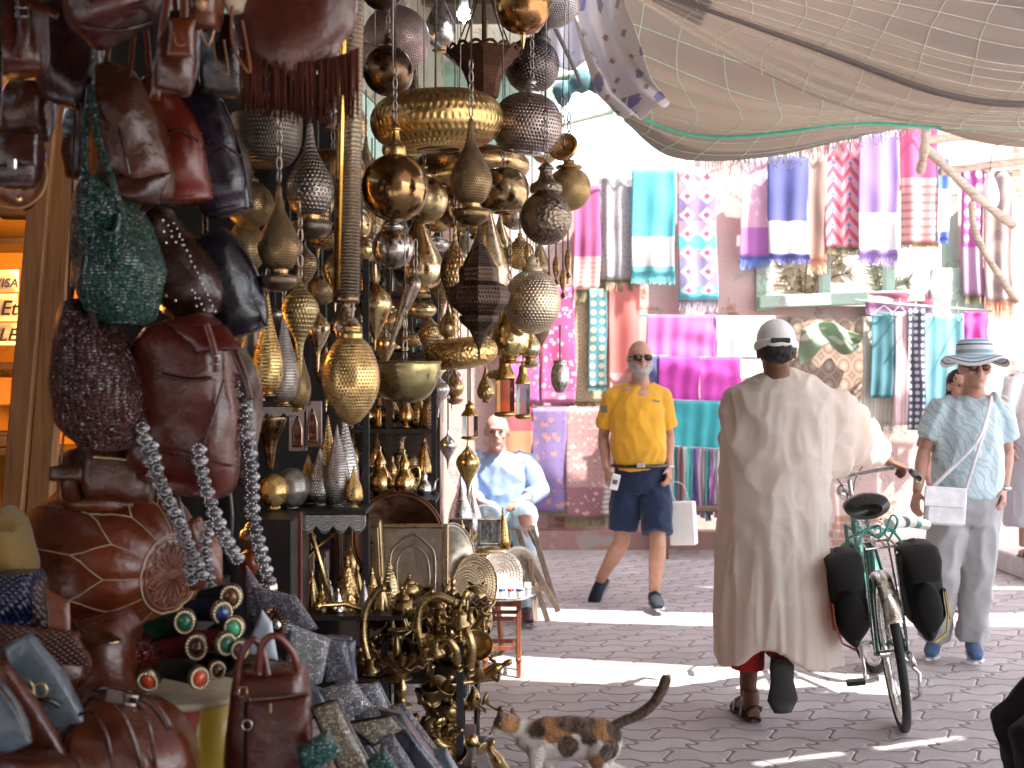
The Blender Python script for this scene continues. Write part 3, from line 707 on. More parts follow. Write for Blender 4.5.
for i, (c, nm) in enumerate(cols):
    wpx = 4.6; seen[nm] = seen.get(nm, 0) + 1
    nm2 = nm if seen[nm] == 1 else nm + ' again, further right'
    S(xa, xa + wpx + .8, 446 + i * .4, 515 + (i % 3) * 3, textile(((0, c),)), f'narrow {nm2}, scarf {"near the left end" if i < 4 else "in the middle" if i < 9 else "near the right end"} of the low striped row', Y=10.42 + .01 * (i % 2), folds=1, amp=.012, group='narrow scarves of the low row', back=False)
    xa += wpx
# rails that carry them
def rail(x0, y0, x1, y1, Y, r, mat, label, name='rail', cat='rail', Y1=None, group=None):
    a = P(x0, y0, Y); c = P(x1, y1, Y1 or Y); b = MB(); b.tube([a, a.lerp(c, .3) + V(0, 0, -.006), a.lerp(c, .7) + V(0, 0, -.006), c], r, 8)
    return b.build(name, mat, origin=a, label=label, cat=cat, group=group)
stm = metal((.5, .48, .46), .45)
GR = 'thin rails for the scarves'
rail(566, 176, 960, 122, 10.9, .007, stm, 'thin rail carrying the highest row of scarves', group=GR)
rail(640, 315, 790, 317, 10.77, .008, stm, 'rail under the orchid pink and white shawls', group=GR)
rail(634, 355, 760, 358, 10.65, .008, stm, 'rail under the magenta shawls', group=GR)
rail(655, 399, 745, 402, 10.54, .008, stm, 'rail under the turquoise shawl', group=GR)
rail(660, 445, 745, 450, 10.45, .008, stm, 'lowest rail with the narrow scarves', group=GR)
rail(500, 287, 645, 283, 10.98, .008, stm, 'rail above the coral and cream cloths', group=GR)
rail(498, 405, 610, 407, 11.0, .008, stm, 'rail above the violet and rose rugs', group=GR)
rail(955, 168, 1020, 170, 10.95, .008, stm, 'rail above the dotted purple scarf', group=GR)
# dark low table below the low row and carpet behind
ub = thing('display_bench', 'low dark bench under the row of narrow scarves', 'bench', (wx(700, 10.5), 10.5, 0))
b = MB(); b.box((wx(702, 10.5), 10.6, .42), (.72, .5, .05), bev=.01); b.build('seat', wood((.16, .09, .06)), ub)
for dx in (-.32, .32):
    for dy in (-.2, .2):
        b = MB(); b.box((wx(702, 10.5) + dx, 10.6 + dy, .2), (.05, .05, .395)); b.build('leg', wood((.16, .09, .06)), ub)
S(790, 868, 318, 452, textile(((0, hexc(170, 140, 115)),), 'rings', hexc(140, 95, 80), 5, 7, mcol2=hexc(200, 180, 150)), 'large beige and brown patterned carpet hanging under the window', Y=11.05, folds=1, amp=.005, name='hanging_carpet', cat='carpet')
# green canvas rag bunched in front of the carpet
rg = MB(); rg.grid(lambda u, v: P(800 + 62 * u, 330 - 8 * math.sin(u * 4) + (34 - 18 * u) * (1 - v) + 6 * math.sin(u * 11) * (1 - v), 10.9) + V(0, .06 * math.sin(u * 13 + v * 4), 0), 30, 12, .006)
rg.build('canvas_rag', textile(((0, hexc(120, 150, 110)),), 'floral', hexc(225, 225, 205), 3, 3), origin=P(830, 345, 10.9), label='green and white crumpled canvas hung over the carpet', cat='cloth')
S(862, 895, 318, 424, textile(((0, hexc(205, 200, 185)),), 'stripeu', hexc(180, 175, 160), 9, 1), 'cream fringed scarf half hidden behind the dark teal one', Y=10.8, fringe=(.6, .58, .5), fr_px=12, folds=2)
S(871, 895, 312, 398, textile(((0, hexc(25, 95, 110)),)), 'dark teal scarf under the hangers', Y=10.72, folds=2, back=False)
S(895, 909, 312, 425, textile(((0, hexc(225, 190, 190)),), 'stripeu', hexc(200, 150, 160), 4, 1), 'pale pink striped narrow scarf under the hangers', Y=10.7, folds=1, back=False)
S(908, 925, 308, 430, textile(((0, hexc(28, 30, 60)),), 'dots', (.75, .75, .75), 3, 18), 'black scarf with white spots under the hangers', Y=10.68, folds=1, back=False)
S(924, 964, 314, 440, textile(((0, hexc(95, 175, 190)),)), 'pale blue scarf hanging behind the woman in the hat', Y=10.7, folds=3, back=False)
S(963, 989, 312, 345, textile(((0, hexc(215, 30, 160)),)), 'small bright magenta scarf above the sun hat', Y=10.72, folds=2, back=False)
S(930, 985, 268, 318, textile(((0, hexc(150, 180, 160)),), 'stripeu', hexc(185, 205, 190), 6, 1), 'pale green ribbed cloth behind the hangers', Y=11.0, folds=1, back=False)
S(866, 932, 292, 316, textile(((0, hexc(120, 60, 110)), (.5, hexc(150, 50, 80)))), 'dull purple cloth behind the hangers', Y=11.0, folds=2, back=False)
rail(855, 300, 992, 311, 10.74, .01, stm, 'rail holding the hangers', group=GR)
for i, (x, y) in enumerate(((884, 303), (900, 303), (916, 304), (934, 306), (957, 308))):
    root = thing('coat_hanger', ['white hanger, leftmost, over the dark teal scarf', 'white hanger above the pink striped scarf', 'white hanger above the spotted scarf', 'white hanger left end of the pale blue scarf', 'white hanger rightmost, near the magenta scarf'][i], 'hanger', P(x, y, 10.74), 'white hangers on the rail')
    b = MB(); a = P(x, y, 10.74)
    rot = Euler((0, 0, R(35 + 12 * i))).to_matrix()
    b.tube([a + rot @ V(*q) for q in ((0, 0, -.02), (-.19, 0, -.11), (.19, 0, -.11), (0, 0, -.02))], .006, 6); b.build('frame', plain((.7, .65, .7), .4, name='plastic', bump=0), root)
    b = MB(); b.tube([a + rot @ V(*q) for q in ((0, 0, -.02), (0, 0, .02), (.012, 0, .035), (0, 0, .045), (-.015, 0, .03))], .003, 5); b.build('hook', stm, root)
# timber poles and frame at the right
pw = wood((.55, .42, .33), .7, 'X')
GP = 'weathered timber poles at the right'
def pole(pts, r, lab, name='timber_pole'):
    q = [P(*p) for p in pts]; b = MB(); b.tube(bez(q, 5), [r * (1 + .15 * math.sin(i * 1.7)) for i in range((len(q) - 1) * 5 + 1)], 8)
    b.build(name, pw, origin=q[0], label=lab, cat='pole', group=GP)
pole([(926, 148, 9.3), (975, 195, 9.4), (1014, 226, 9.5)], .035, 'thick slanting pole running down to the right from the awning corner')
pole([(972, 202, 9.33), (978, 240, 9.33), (1017, 302, 9.5)], .028, 'bent forked branch hanging below the slanting pole')
pole([(926, 140, 9.3), (985, 136, 9.6), (1060, 140, 9.9)], .03, 'upper horizontal pole at the right edge')
pole([(940, 172, 9.5), (1000, 164, 9.6), (1070, 156, 9.8)], .03, 'lower horizontal pole behind the slanting one')
pole([(926, 128, 9.25), (924, 152, 9.25), (920, 172, 9.4)], .035, 'short upright pole at the awning corner')
pole([(1030, 120, 9.7), (1036, 330, 9.7), (1040, 560, 9.7)], .04, 'tall upright post just past the right edge')
# white lampshade hanging
ll = thing('hanging_lamp', 'white glass lamp hanging in front of the brown scarf', 'lamp', P(990, 208, 9.55))
b = MB(); q = P(990, 208, 9.55); s1 = M_(1, 9.55)
b.lathe(spl([(.2 * s1, 0), (7 * s1, 2 * s1), (9 * s1, 12 * s1), (6.5 * s1, 24 * s1), (4 * s1, 30 * s1), (3 * s1, 36 * s1)]), 20, q); b.build('lamp_shade', plain((.85, .85, .85), .25, name='white_glass', bump=0, amt=.05), ll)
b = MB(); b.tube([q + V(0, 0, 36 * s1), q + V(.01, 0, 52 * s1)], .004, 5); b.build('cord', plain((.1, .1, .1), .6), ll)
# stepped white kerb at the far right
b = MB(); b.box((wx(1095, 10), 10.1, .08), (1.7, 2.0, .16), bev=.012); b.build('doorstep', plain((.62, .6, .6), .5, name='tiles'), origin=(wx(1080, 10), 10.4, 0), label='white tiled doorstep at the right edge', cat='step')
# ------------------------------------------------------------ stall structure
CEIL = 2.78
st = thing('stall_shelter', 'dark timber frame and ceiling of the stall at the left', 'shelter', (-1.6, 3, 0))
b = MB(); b.prism([(-2.8, 1.2), (-.30, 1.2), (-.28, 3.4), (-.50, 4.7), (-2.8, 4.7)], (0, 0, .05), (0, 0, 2.98), (1, 0, 0), (0, 1, 0)); b.build('ceiling', wood((.10, .06, .04), .7, 'Y'), st)
b = MB()
for yy in (2.35, 2.75, 3.2, 3.7, 4.2): b.box((-1.55, yy, 2.94), (2.4, .05, .06))
b.build('ceiling_joists', wood((.14, .08, .05), .7, 'X'), st)
b = MB(); b.box((-2.75, 3.0, 1.4), (.06, 3.6, 2.8)); b.build('side_wall', wood((.12, .07, .05)), st)
rails = MB()
rails.tube([V(-2.3, 2.55, 2.50), V(-.62, 2.55, 2.50)], .012, 8); rails.tube([V(-2.3, 2.85, 2.5), V(-.5, 2.85, 2.5)], .012, 8)
rails.tube([V(-.62, 2.4, 2.74), V(-.45, 4.6, 2.9), V(-.1, 6.3, 2.95)], .012, 8); rails.tube([V(-.95, 2.4, 2.74), V(-.8, 4.6, 2.9), V(-.5, 6.3, 2.95)], .012, 8)
rails.tube([V(-.3, 3.0, 2.9), V(.12, 4.8, 2.96), V(.35, 6.3, 3.0)], .010, 8)
rails.build('hanging_rails', metal((.2, .2, .2), .5), st)
b = MB()
for X_, Y_ in ((-.5, 6.35), ): b.tube([V(X_, Y_, 0), V(X_, Y_, 2.98)], .02, 8)
b.build('support_post', metal((.15, .15, .15), .5), st)
# sheet behind the nearer goods, near black to stand for the stall's shade
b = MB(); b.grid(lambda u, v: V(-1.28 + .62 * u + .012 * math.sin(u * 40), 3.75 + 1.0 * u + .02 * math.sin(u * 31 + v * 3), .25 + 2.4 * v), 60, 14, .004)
b.build('dark_backdrop', cloth((.007, .005, .005), 1.0), origin=V(-1.0, 4.2, .3), label='near black sheet standing for the dark stall interior behind the lower lanterns', cat='cloth')
b = MB(); b.grid(lambda u, v: V(-2.8 + 2.5 * u, 1.0 + .03 * math.sin(u * 40), 2.02 + .95 * v), 50, 6, .004); b.grid(lambda u, v: V(-.30 + .02 * math.sin(u * 30), 1.0 + 1.65 * u, 2.40 + .57 * v), 40, 6, .004)
b.build('shade_flaps', cloth((.03, .022, .02), 1.0), st)  # unseen flaps added to keep light off the highest bags
# orange lit cabinet at far left
cab = thing('display_cabinet', 'orange lit cabinet with shelves at the left edge', 'cabinet', (-1.75, 4.3, 0))
orange = plaster(((.75, .36, .06), (.8, .42, .08), (.82, .45, .1), (.7, .33, .06)), 'orange_board', sc_=.6)
b = MB(); b.box((-1.95, 4.5, 1.35), (1.35, .04, 2.5)); b.build('back_panel', orange, cab)
for z in (1.02, 1.27, 1.56, 1.98):
    b = MB(); b.box((-1.95, 4.33, z), (1.33, .30, .025), bev=.003); b.build('shelf', wood((.05, .035, .03), .4, 'X'), cab)
b = MB(); b.box((-2.6, 4.33, 1.35), (.03, .33, 2.5)); b.build('side_panel', orange, cab)
for (x, y, w_, h_, c, lab) in ((6, 392, 16, 26, (.45, .16, .04), 'small rust coloured box on the orange cabinet shelf'), (22, 396, 12, 30, (.75, .3, .06), 'small orange box standing on the cabinet shelf'), (4, 440, 22, 14, (.04, .03, .05), 'flat black box low on the cabinet shelf'), (15, 208, 30, 20, (.03, .02, .02), 'dark woven basket on the top cabinet shelf')):
    p = P(x, y, 4.3); b = MB(); b.box(p, (M_(w_, 4.3), .12, M_(h_, 4.3)), rot=(0, 0, R(12)), bev=.006); b.box(p + V(0, 0, M_(h_ / 2, 4.3)), (M_(w_ + 2, 4.3), .13, .012), rot=(0, 0, R(12)), bev=.003)
    b.build('storage_box', plain(c, .5, name='card'), origin=p, label=lab, cat='box')
wp = thing('wooden_post', 'knotty pale timber post at the left, lit orange along its side', 'post', (P(30, 520, 3.55).x, 3.55, 0))
def wpost(xa, ya, xb, yb, wpx, Yd, extra=0):
    a = P(xa, ya, Yd); c = P(xb, yb, Yd); d = c - a; L = d.length; m_ = frame(d, (1, 0, 0))
    b = MB(); b.box((a + c) / 2 + V(0, extra, 0), (M_(wpx, Yd), .05, L), rot=m_, bev=.004); return b
wm = wood((.36, .17, .06), .55)
wpost(53, 60, 10, 560, 21, 3.55).build('plank', wm, wp)
wpost(73, 60, 35, 560, 23, 3.56, .012).build('plank', wm, wp)
# LED strip
led = thing('light_strip', 'glowing warm light strip running down beside the timber post', 'light strip', P(55, 380, 3.62))
pts = [P(80, 120, 3.63), P(62, 250, 3.63), P(53, 370, 3.63), P(45, 500, 3.63)]
b = MB(); b.tube(pts, .006, 6); b.build('cord', plain((.7, .5, .2), .4, name='pvc'), led)
pp = bez(pts, 26); b = MB()
for q in pp: b.ball(q + V(0, -.004, 0), .0062, 6, 4)
b.build('bulbs', emis((1, .50, .10), 14), led)
for q in (P(64, 240, 3.75), P(50, 400, 3.75)):
    l = bpy.data.lights.new('strip_light', 'POINT'); l.energy = 3.2; l.color = (1, .42, .08); l.shadow_soft_size = .05
    lo = bpy.data.objects.new('strip_light', l); lo.location = q + V(-.12, .15, 0); COL.objects.link(lo)
# notices
def note(x0, x1, y0, y1, rows, Y, lab, col=(.8, .78, .72)):
    root = thing('paper_notice', lab, 'notice', P((x0 + x1) / 2, y1, Y), 'notices on the cabinet')
    b = MB(); a = P(x0, y1, Y); c = P(x1, y0, Y); b.grid(lambda u, v: V(a.x + (c.x - a.x) * u, Y + .004 * math.sin(u * 5), a.z + (c.z - a.z) * v), 8, 4, .0015); b.build('sheet', plain(col, .7, name='paper', bump=0, amt=.06), root)
    for (txt, tx, ty, hpx, tc, sh) in rows:
        cu = bpy.data.curves.new('t', 'FONT'); cu.body = txt; cu.size = M_(hpx, Y) * 1.4; cu.extrude = .0008; cu.shear = sh; cu.align_x = 'RIGHT'; cu.offset = .0006
        to = bpy.data.objects.new('t', cu); COL.objects.link(to); dg = bpy.context.evaluated_depsgraph_get(); me = bpy.data.meshes.new_from_object(to.evaluated_get(dg)); bpy.data.objects.remove(to)
        o = bpy.data.objects.new('lettering', me); COL.objects.link(o); me.materials.clear(); me.materials.append(plain(tc, .6, name='ink', bump=0)); o.parent = root
        o.rotation_euler = (R(90), 0, 0); o.location = P(tx, ty, Y - .004) - root.location
note(-22, 19, 270, 292, [('VISA', 18, 287, 9, (.03, .04, .16), .2)], 3.95, 'small white card payment notice reading VISA')
note(-30, 18, 294, 321, [('Et', 17, 315, 15, (.03, .03, .05), .25)], 3.94, 'handwritten white notice with the letters Et, in the middle')
note(-30, 17, 323, 345, [('iLLE', 16, 341, 13, (.03, .03, .05), .3)], 3.95, 'handwritten white notice with the letters iLLE, lowest')

# ------------------------------------------------------------ hanging lamps
def PR(cx, Y, prof):      # px profile [(r,y)] bottom->top to metres relative to bottom
    k = Y / FPX; yb = prof[0][1]; return [(r * k, (yb - y) * k) for r, y in prof], P(cx, yb, Y)
def chain(b, a, c, r=.004, link=.028):
    d = c - a; n = max(2, int(d.length / link)); D = d.normalized(); m_ = frame(D)
    for i in range(n):
        p = a.lerp(c, (i + .5) / n); X = m_.col[0] if i % 2 else m_.col[1]
        pts = [p + D * (math.cos(t) * link * .62) + Vector(X) * (math.sin(t) * link * .28) for t in [k * PI / 4 for k in range(8)]]
        b.tube(pts, r * .6, 5, closed=True)
def lamp(label, cx, Y, parts, cord_y=-60, cord='chain', name='hanging_lantern', cat='lantern', group='metal lanterns hanging over the stall', tilt=None, n=36, top_y=None, cordx=0):
    """parts: [(part name, px profile, material, flat/sides)]"""
    ytop = min(p[1] for pt in parts for p in pt[1]); ybot = max(p[1] for pt in parts for p in pt[1])
    root = thing(name, label, cat, P(cx, ybot, Y), group)
    piv = P(cx, (ytop + ybot) / 2, Y); Mt = Euler(tilt).to_matrix() if tilt else None
    for pt in parts:
        nm, prof, mat = pt[:3]; sides = pt[3] if len(pt) > 3 else n
        q, base = PR(cx, Y, prof if sides != n else prof)
        if sides == n: q = spl(q, 5) if len(q) < 14 else q
        b = MB()
        loc = base
        if Mt: loc = piv + Mt @ (base - piv)
        b.lathe(q, sides, loc, Mt, flat=(sides != n)); b.build(nm, mat, root)
    a = P(cx, ytop, Y); 
    if Mt: a = piv + Mt @ (a - piv)
    top = P(cx + cordx, cord_y, Y); top.z = min(top.z, 2.95)
    if top.z > a.z + .02:
        b = MB()
        if cord == 'chain': chain(b, a, a + V(0, 0, min(.16, top.z - a.z))); b.tube([a + V(0, 0, min(.16, top.z - a.z)), top], .002, 4)
        elif cord == 'cord': b.tube([a, top], .0035, 5)
        b.build('chain' if cord == 'chain' else 'cord', metal(PEWTER, .35) if cord == 'chain' else plain((.10, .11, .09), .6, name='cord'), root)
    return root
def globe(cx, cy, r, sq=1.0):
    return [(max(.5, r * math.cos(t)), cy - r * sq * math.sin(t)) for t in [(-90 + 180 * i / 18) * PI / 180 for i in range(19)]]
def capprof(cx, y, r, h): return [(r, y), (r * .96, y - h * .25), (r * .55, y - h * .4), (r * .38, y - h * .7), (r * .5, y - h * .8), (r * .15, y - h)]
def L_globe(label, cx, cy, r, Y, mat, cap=.36, sq=1.0, cm_=None, caph=None, **k):
    return lamp(label, cx, Y, [('body', globe(cx, cy, r, sq), mat), ('cap', capprof(cx, cy - r * sq * .94, r * cap, caph or r * .55), cm_ or mat)], **k)
def L_drop(label, cx, yt, yb, r, Y, mat, mat2=None, **k):
    h = yb - yt; f = lambda t: yt + h * t
    body = [(r * .42, f(.80)), (r * .75, f(.745)), (r, f(.62)), (r * .93, f(.50)), (r * .6, f(.37)), (r * .3, f(.26)), (r * .17, f(.14)), (r * .12, f(.04)), (r * .02, f(0))]
    neck = [(r * .50, f(.87)), (r * .52, f(.84)), (r * .42, f(.83)), (r * .45, f(.79)), (r * .40, f(.785))]
    bowl = [(r * .05, f(1)), (r * .45, f(.985)), (r * .82, f(.93)), (r * .92, f(.875)), (r * .98, f(.86)), (r * .85, f(.85)), (r * .5, f(.845))]
    return lamp(label, cx, Y, [('body', body, mat), ('collar', neck, metal(BRASS, .3)), ('bowl', bowl, mat2 or mat)], **k)
def L_spindle(label, cx, yt, yb, r, Y, mat, at=.35, **k):
    h = yb - yt; f = lambda t: yt + h * t
    return lamp(label, cx, Y, [('body', [(.6, yb), (r * .10, f(.9)), (r * .22, f(at + .33)), (r * .62, f(at + .18)), (r, f(at)), (r * .85, f(at - .12)), (r * .4, f(at - .22)), (r * .18, f(at - .28)), (r * .08, f(0))], mat)], **k)
def L_pear(label, cx, yt, yb, r, Y, mat, **k):
    h = yb - yt; f = lambda t: yt + h * t
    return lamp(label, cx, Y, [('body', [(r * .35, yb), (r * .8, f(.93)), (r, f(.78)), (r * .9, f(.62)), (r * .55, f(.42)), (r * .25, f(.22)), (r * .1, f(.06)), (r * .02, yt)], mat), ('foot', [(r * .45, yb + r * .28), (r * .5, yb + r * .2), (r * .32, yb + r * .1), (r * .35, yb - r * .05)], metal(BRASS, .3))], **k)
def L_disc(label, cx, cy, rx, ry, Y, mat, hole=.25, **k):
    pr = [(rx * hole * .95, cy + ry * .75), (rx * hole, cy + ry)] + [(rx * (hole + (1 - hole) * math.cos(t) ** .7), cy - ry * math.sin(t)) for t in [(-80 + 160 * i / 12) * PI / 180 for i in range(13)]] + [(rx * hole * .6, cy - ry)]
    return lamp(label, cx, Y, [('body', pr, mat), ('rim', [(rx * hole * .2, cy + ry * .7), (rx * hole * .9, cy + ry * .76), (rx * hole * 1.04, cy + ry * 1.03), (rx * hole * 1.1, cy + ry * .99)], metal(BRONZE, .4))], **k)
mp_g = metal(GOLD, .22, 'pierced', .35, 52, 30); mp_b = metal(OLDB, .3, 'pierced', .45, 52, 34); mp_p = metal(PEWTER, .3, 'pierced', .45, 60, 34)
mg = metal(GOLD, .22, tarnish=.5); mb = metal(BRASS, .22, tarnish=.6); mo = metal(OLDB, .2, tarnish=.5); mz = metal(BRONZE, .24, tarnish=.4); mpw = metal(PEWTER, .3, tarnish=.5); mh = metal(BRASS, .28, 'hammered', .5); me_ = metal(BRASS, .26, 'engraved', .4, 34, 20)
ms = metal(SILVER, .2, tarnish=.3); mco = metal(COPPER, .25, tarnish=.4); mrose = metal((.45, .34, .32), .36, 'engraved', .35, 70, 40)

L_globe('large dusty rose metal globe at the top, beside the brass column', 396, 40, 34, 4.6, mrose)
L_globe('dark polished globe partly in front of the large dusty rose one', 388, 71, 25, 4.2, mz)
L_globe('dark globe cut off by the top edge above the rose one', 382, -12, 22, 4.0, metal((.16, .1, .09), .3))
L_globe('small dark globe half hidden behind the brass column, near the top', 362, 60, 18, 4.4, mrose)
L_disc('wide gold disc lamp with a dark round opening in its underside', 437, 121, 67, 28, 3.9, metal(GOLD, .3, 'engraved', .5, 60, 14), hole=.30, cord='cord', cord_y=-80, tilt=(R(3), R(-3), 0))
L_globe('polished brown brass globe with a gold finial below the gold disc lamp', 395, 188, 34, 3.6, metal((.36, .22, .10), .12, tarnish=.4), cap=.34, cm_=mg, caph=34)
L_drop('dark pierced teardrop lantern hanging in front of the gold disc', 471, 117, 226, 21, 3.45, mp_b, mo)
# flared lamp
def flared():
    Y = 4.3; cx = 484; root = thing('hanging_lantern', 'rusty flared lamp with a scalloped rim like an upturned crown', 'lantern', P(cx, 98, Y), 'metal lanterns hanging over the stall')
    m = metal(RUST, .55, 'pierced', .4, 64, 22); b = MB(); k = Y / FPX; base = P(cx, 98, Y)
    prof = [(14, 98), (15.5, 92), (17, 82), (22, 70), (30, 60), (38, 52)]
    vs = []; n = 48
    b.lathe([(r * k, (98 - y) * k) for r, y in prof], 8, base, flat=True); b.build('shade', m, root)
    b = MB()
    n = 128; ro = [base + V(math.cos(2 * PI * i / n) * 37 * k, math.sin(2 * PI * i / n) * 37 * k, (44 + 5 * abs(math.sin(PI * 16 * i / n))) * k) for i in range(n)]
    b.tube(ro, .006, 6, ell=.4, closed=True); b.build('scalloped_rim', m, root)
    b = MB()
    for i in range(4):
        a = PI / 4 + PI / 2 * i; b.tube([base + V(math.cos(a) * 36 * k, math.sin(a) * 36 * k, 46 * k), base + V(0, 0, 120 * k)], .003, 5)
    b.tube([base + V(0, 0, 30 * k), base + V(0, 0, 125 * k)], .008, 8)
    b.build('rods', m, root)
flared()
lamp('bronze dome lamp at the very top with a pointed finial underneath', 523, 3.9, [('body', [(.8, 34), (8, 33), (18, 28), (25, 18), (28, 6), (28, -4), (29, -6), (20, -18), (6, -30)], metal((.34, .18, .07), .18, tarnish=.35)), ('finial', [(.4, 49), (1.6, 44), (3, 36), (2.4, 32)], mg)], cord_y=-90)
L_globe('dark steel globe behind the bronze dome lamp', 534, 66, 28, 4.5, metal((.17, .14, .14), .22, 'engraved', .4, 40, 30), tilt=(R(10), R(20), 0))
lamp('grey silver globe cut off by the top edge, right of the bronze dome', 552, 4.4, [('body', globe(552, -2, 30), metal((.45, .42, .42), .3, 'pierced', .3, 60, 40))], cord_y=-90)
lamp('wide pierced silver brown lamp with domed top and a lit underside', 528, 4.0, [('body', [(20, 152), (27, 148), (33, 138), (35.5, 126), (33, 112), (24, 100), (10, 93), (4, 91)], metal((.42, .34, .30), .28, 'pierced', .45, 60, 22)), ('cap', [(12, 95), (11, 91), (6, 87), (4, 84), (5, 82), (1, 80)], ms), ('rim', [(16, 153), (21, 154), (23, 150), (22, 148)], ms)], cord_y=-40, tilt=(R(8), R(6), 0))
L_globe('brown hammered globe with a tall conical cap at the right of the stall', 546, 218, 26, 3.9, metal((.27, .21, .16), .3, 'hammered', .4), cap=.62, caph=30, sq=1.05, cord_y=-40)
L_globe('brass globe sparkling with tiny holes, rightmost of the hanging globes', 569, 189, 22, 4.3, metal(BRASS, .3, 'pierced', .4, 64, 44), cap=.6, caph=9)
# bell horn
lamp('small fluted brass cup lamp tilted toward the alley', 566, 4.1, [('body', [(3, 160), (6, 158), (10, 152), (14, 146), (15, 142), (13, 141), (9, 145)], mg)], tilt=(R(60), R(-50), 0), cord_y=-20)
L_disc('polished dark brass disc lamp behind the teardrop lantern', 503, 191, 26, 22, 4.1, metal((.36, .26, .14), .14, tarnish=.45), hole=.3)
L_disc('broad copper toned disc lamp below the big gold disc', 472, 166, 58, 17, 4.5, metal((.5, .33, .16), .22, tarnish=.4), hole=.3)
L_disc('orange brown disc lamp half hidden by the brass column', 333, 170, 32, 19, 3.9, metal((.42, .24, .10), .25, tarnish=.4), hole=.3)
L_disc('plump gold ring lamp low in the middle', 461, 353, 37, 15, 4.2, metal(GOLD, .28, 'hammered', .35), hole=.35, tilt=(R(4), R(-6), 0))
lamp('olive gold half bowl lamp beside the hanging egg', 405, 3.6, [('body', [(6, 403), (20, 399), (30, 388), (35, 372), (36, 364), (37, 362), (34, 362), (28, 374), (4, 394)], metal((.42, .36, .17), .25, tarnish=.4))], cord_y=210)
# octagonal dark lantern
lamp('dark faceted lantern with a tall spire and pointed base', 479, 3.7, [
    ('spire', [(19, 268), (16, 264), (10, 252), (5, 244), (3, 236), (1.2, 230), (.4, 222)], metal((.10, .07, .05), .4, 'pierced', .3, 48, 16), 8),
    ('body', [(17, 315), (20, 313), (29, 304), (31, 295), (29, 287), (20, 282), (19.5, 268)], metal((.10, .065, .045), .4, 'pierced', .3, 56, 12), 8),
    ('base', [(.5, 360), (1.5, 352), (1, 350), (5, 340), (10, 330), (19, 322), (20, 316), (17, 315)], metal((.08, .05, .04), .45, 'pierced', .3, 48, 10), 8)], cord_y=190, cord='cord')
L_globe('small mirror bright silver globe under the brown globe', 393, 248, 21, 3.7, metal((.5, .46, .42), .15, tarnish=.3), cap=.5)
# brass column
col = thing('brass_column', 'tall brass tube with a gold stripe hanging between bags and lanterns', 'lantern', P(345, 302, 2.85), None)
b = MB(); b.tube([P(346, 302, 2.85), P(349, 150, 2.85), P(354, -60, 2.85)], [M_(13, 2.85), M_(13, 2.85), M_(10, 2.85)], 24); b.build('tube', metal((.24, .18, .12), .3, 'pierced', .4, 34, 90), col)
b = MB(); b.tube([P(337, 290, 2.80), P(340, 150, 2.80), P(345, -60, 2.80)], .0085, 6, ell=.4, up=(0, 1, 0)); b.build('gold_stripe', metal((.85, .5, .12), .15, tarnish=.1), col)
b = MB(); b.lathe([(M_(13.5, 2.85), 0), (M_(13.5, 2.85), .012), (M_(13, 2.85), .014)], 24, P(346, 303, 2.85)); b.build('end_ring', mo, col)

L_drop('dark pierced teardrop lantern with a gold collar, in front of the bags', 279, 183, 292, 21, 3.0, mp_b, metal((.26, .2, .14), .3), cord_y=110)
L_drop('dark pewter bulb lantern with long neck, left of the brass column', 310, 120, 240, 24, 3.35, metal((.24, .21, .18), .28, 'engraved', .3, 30, 24), metal((.18, .15, .12), .3), cord_y=60)
lamp('wide dark pierced dish lamp under the fringed bag', 267, 3.2, [('body', [(8, 168), (22, 164), (32, 150), (35, 132), (35, 118), (33, 116), (20, 118), (6, 130)], metal((.12, .10, .08), .35, 'pierced', .3, 70, 24))], cord_y=40)
L_globe('dark brass globe behind the black tote bag', 250, 205, 24, 3.4, mp_b, cord_y=40)
L_drop('brass lantern half hidden behind the dark pierced teardrop', 246, 190, 290, 20, 3.5, metal((.3, .22, .11), .3, 'pierced', .4, 50, 30), mo)
lamp('gold pierced egg lantern hanging lowest, bright on its left side', 351, 2.9, [('body', [(2, 425), (9, 421), (20, 408), (27, 392), (28.5, 378), (26, 362), (19, 346), (11, 338), (7, 336)], mp_g), ('cap', [(11, 340), (11.5, 334), (9, 331), (10, 327), (6, 324), (2, 321), (1, 317)], mg)], cord_y=303, cord='chain')
L_spindle('slim pierced spindle lantern with a long spike, left of the gold egg', 300, 280, 378, 18, 3.1, metal((.42, .33, .16), .28, 'engraved', .4, 30, 22), at=.32, cord_y=200)
for (x, yt, yb, r, Y, m, lab) in ((252, 300, 398, 17, 3.5, mpw, 'pewter pear lantern, leftmost of the low row'), (268, 292, 392, 15, 3.42, mp_g, 'gold pierced pear lantern, second of the low row'), (284, 306, 402, 15, 3.5, mp_p, 'pewter pierced pear lantern, third of the low row'), (298, 330, 408, 13, 3.55, mp_b, 'dark gold pear lantern, rightmost of the low row')):
    L_pear(lab, x, yt, yb, r, Y, m, cord_y=200)
L_spindle('tall gold teardrop lantern left of the faceted one', 455, 225, 342, 15, 4.4, metal((.6, .42, .2), .25, 'engraved', .3, 24, 20), at=.42)
L_spindle('shiny brass flask lamp below the silver globe', 375, 262, 350, 17, 4.2, metal((.66, .5, .26), .18, tarnish=.4), at=.5)
lamp('slanting dark brass horn beside the shelf unit', 402, 3.9, [('body', [(1, 352), (3, 335), (5, 315), (8, 292), (9, 282), (6, 276), (2, 274)], metal((.4, .33, .26), .2))], tilt=(0, R(20), 0), cord_y=240)
L_globe('pale brass balloon lamp at the right, above the pink flowered cloth', 532, 302, 29, 4.8, metal((.66, .55, .4), .3, 'engraved', .25, 44, 30), sq=1.12)
L_pear('bright gold pear lantern catching the light behind the faceted one', 510, 280, 358, 20, 4.9, metal((.85, .66, .32), .16, tarnish=.2))
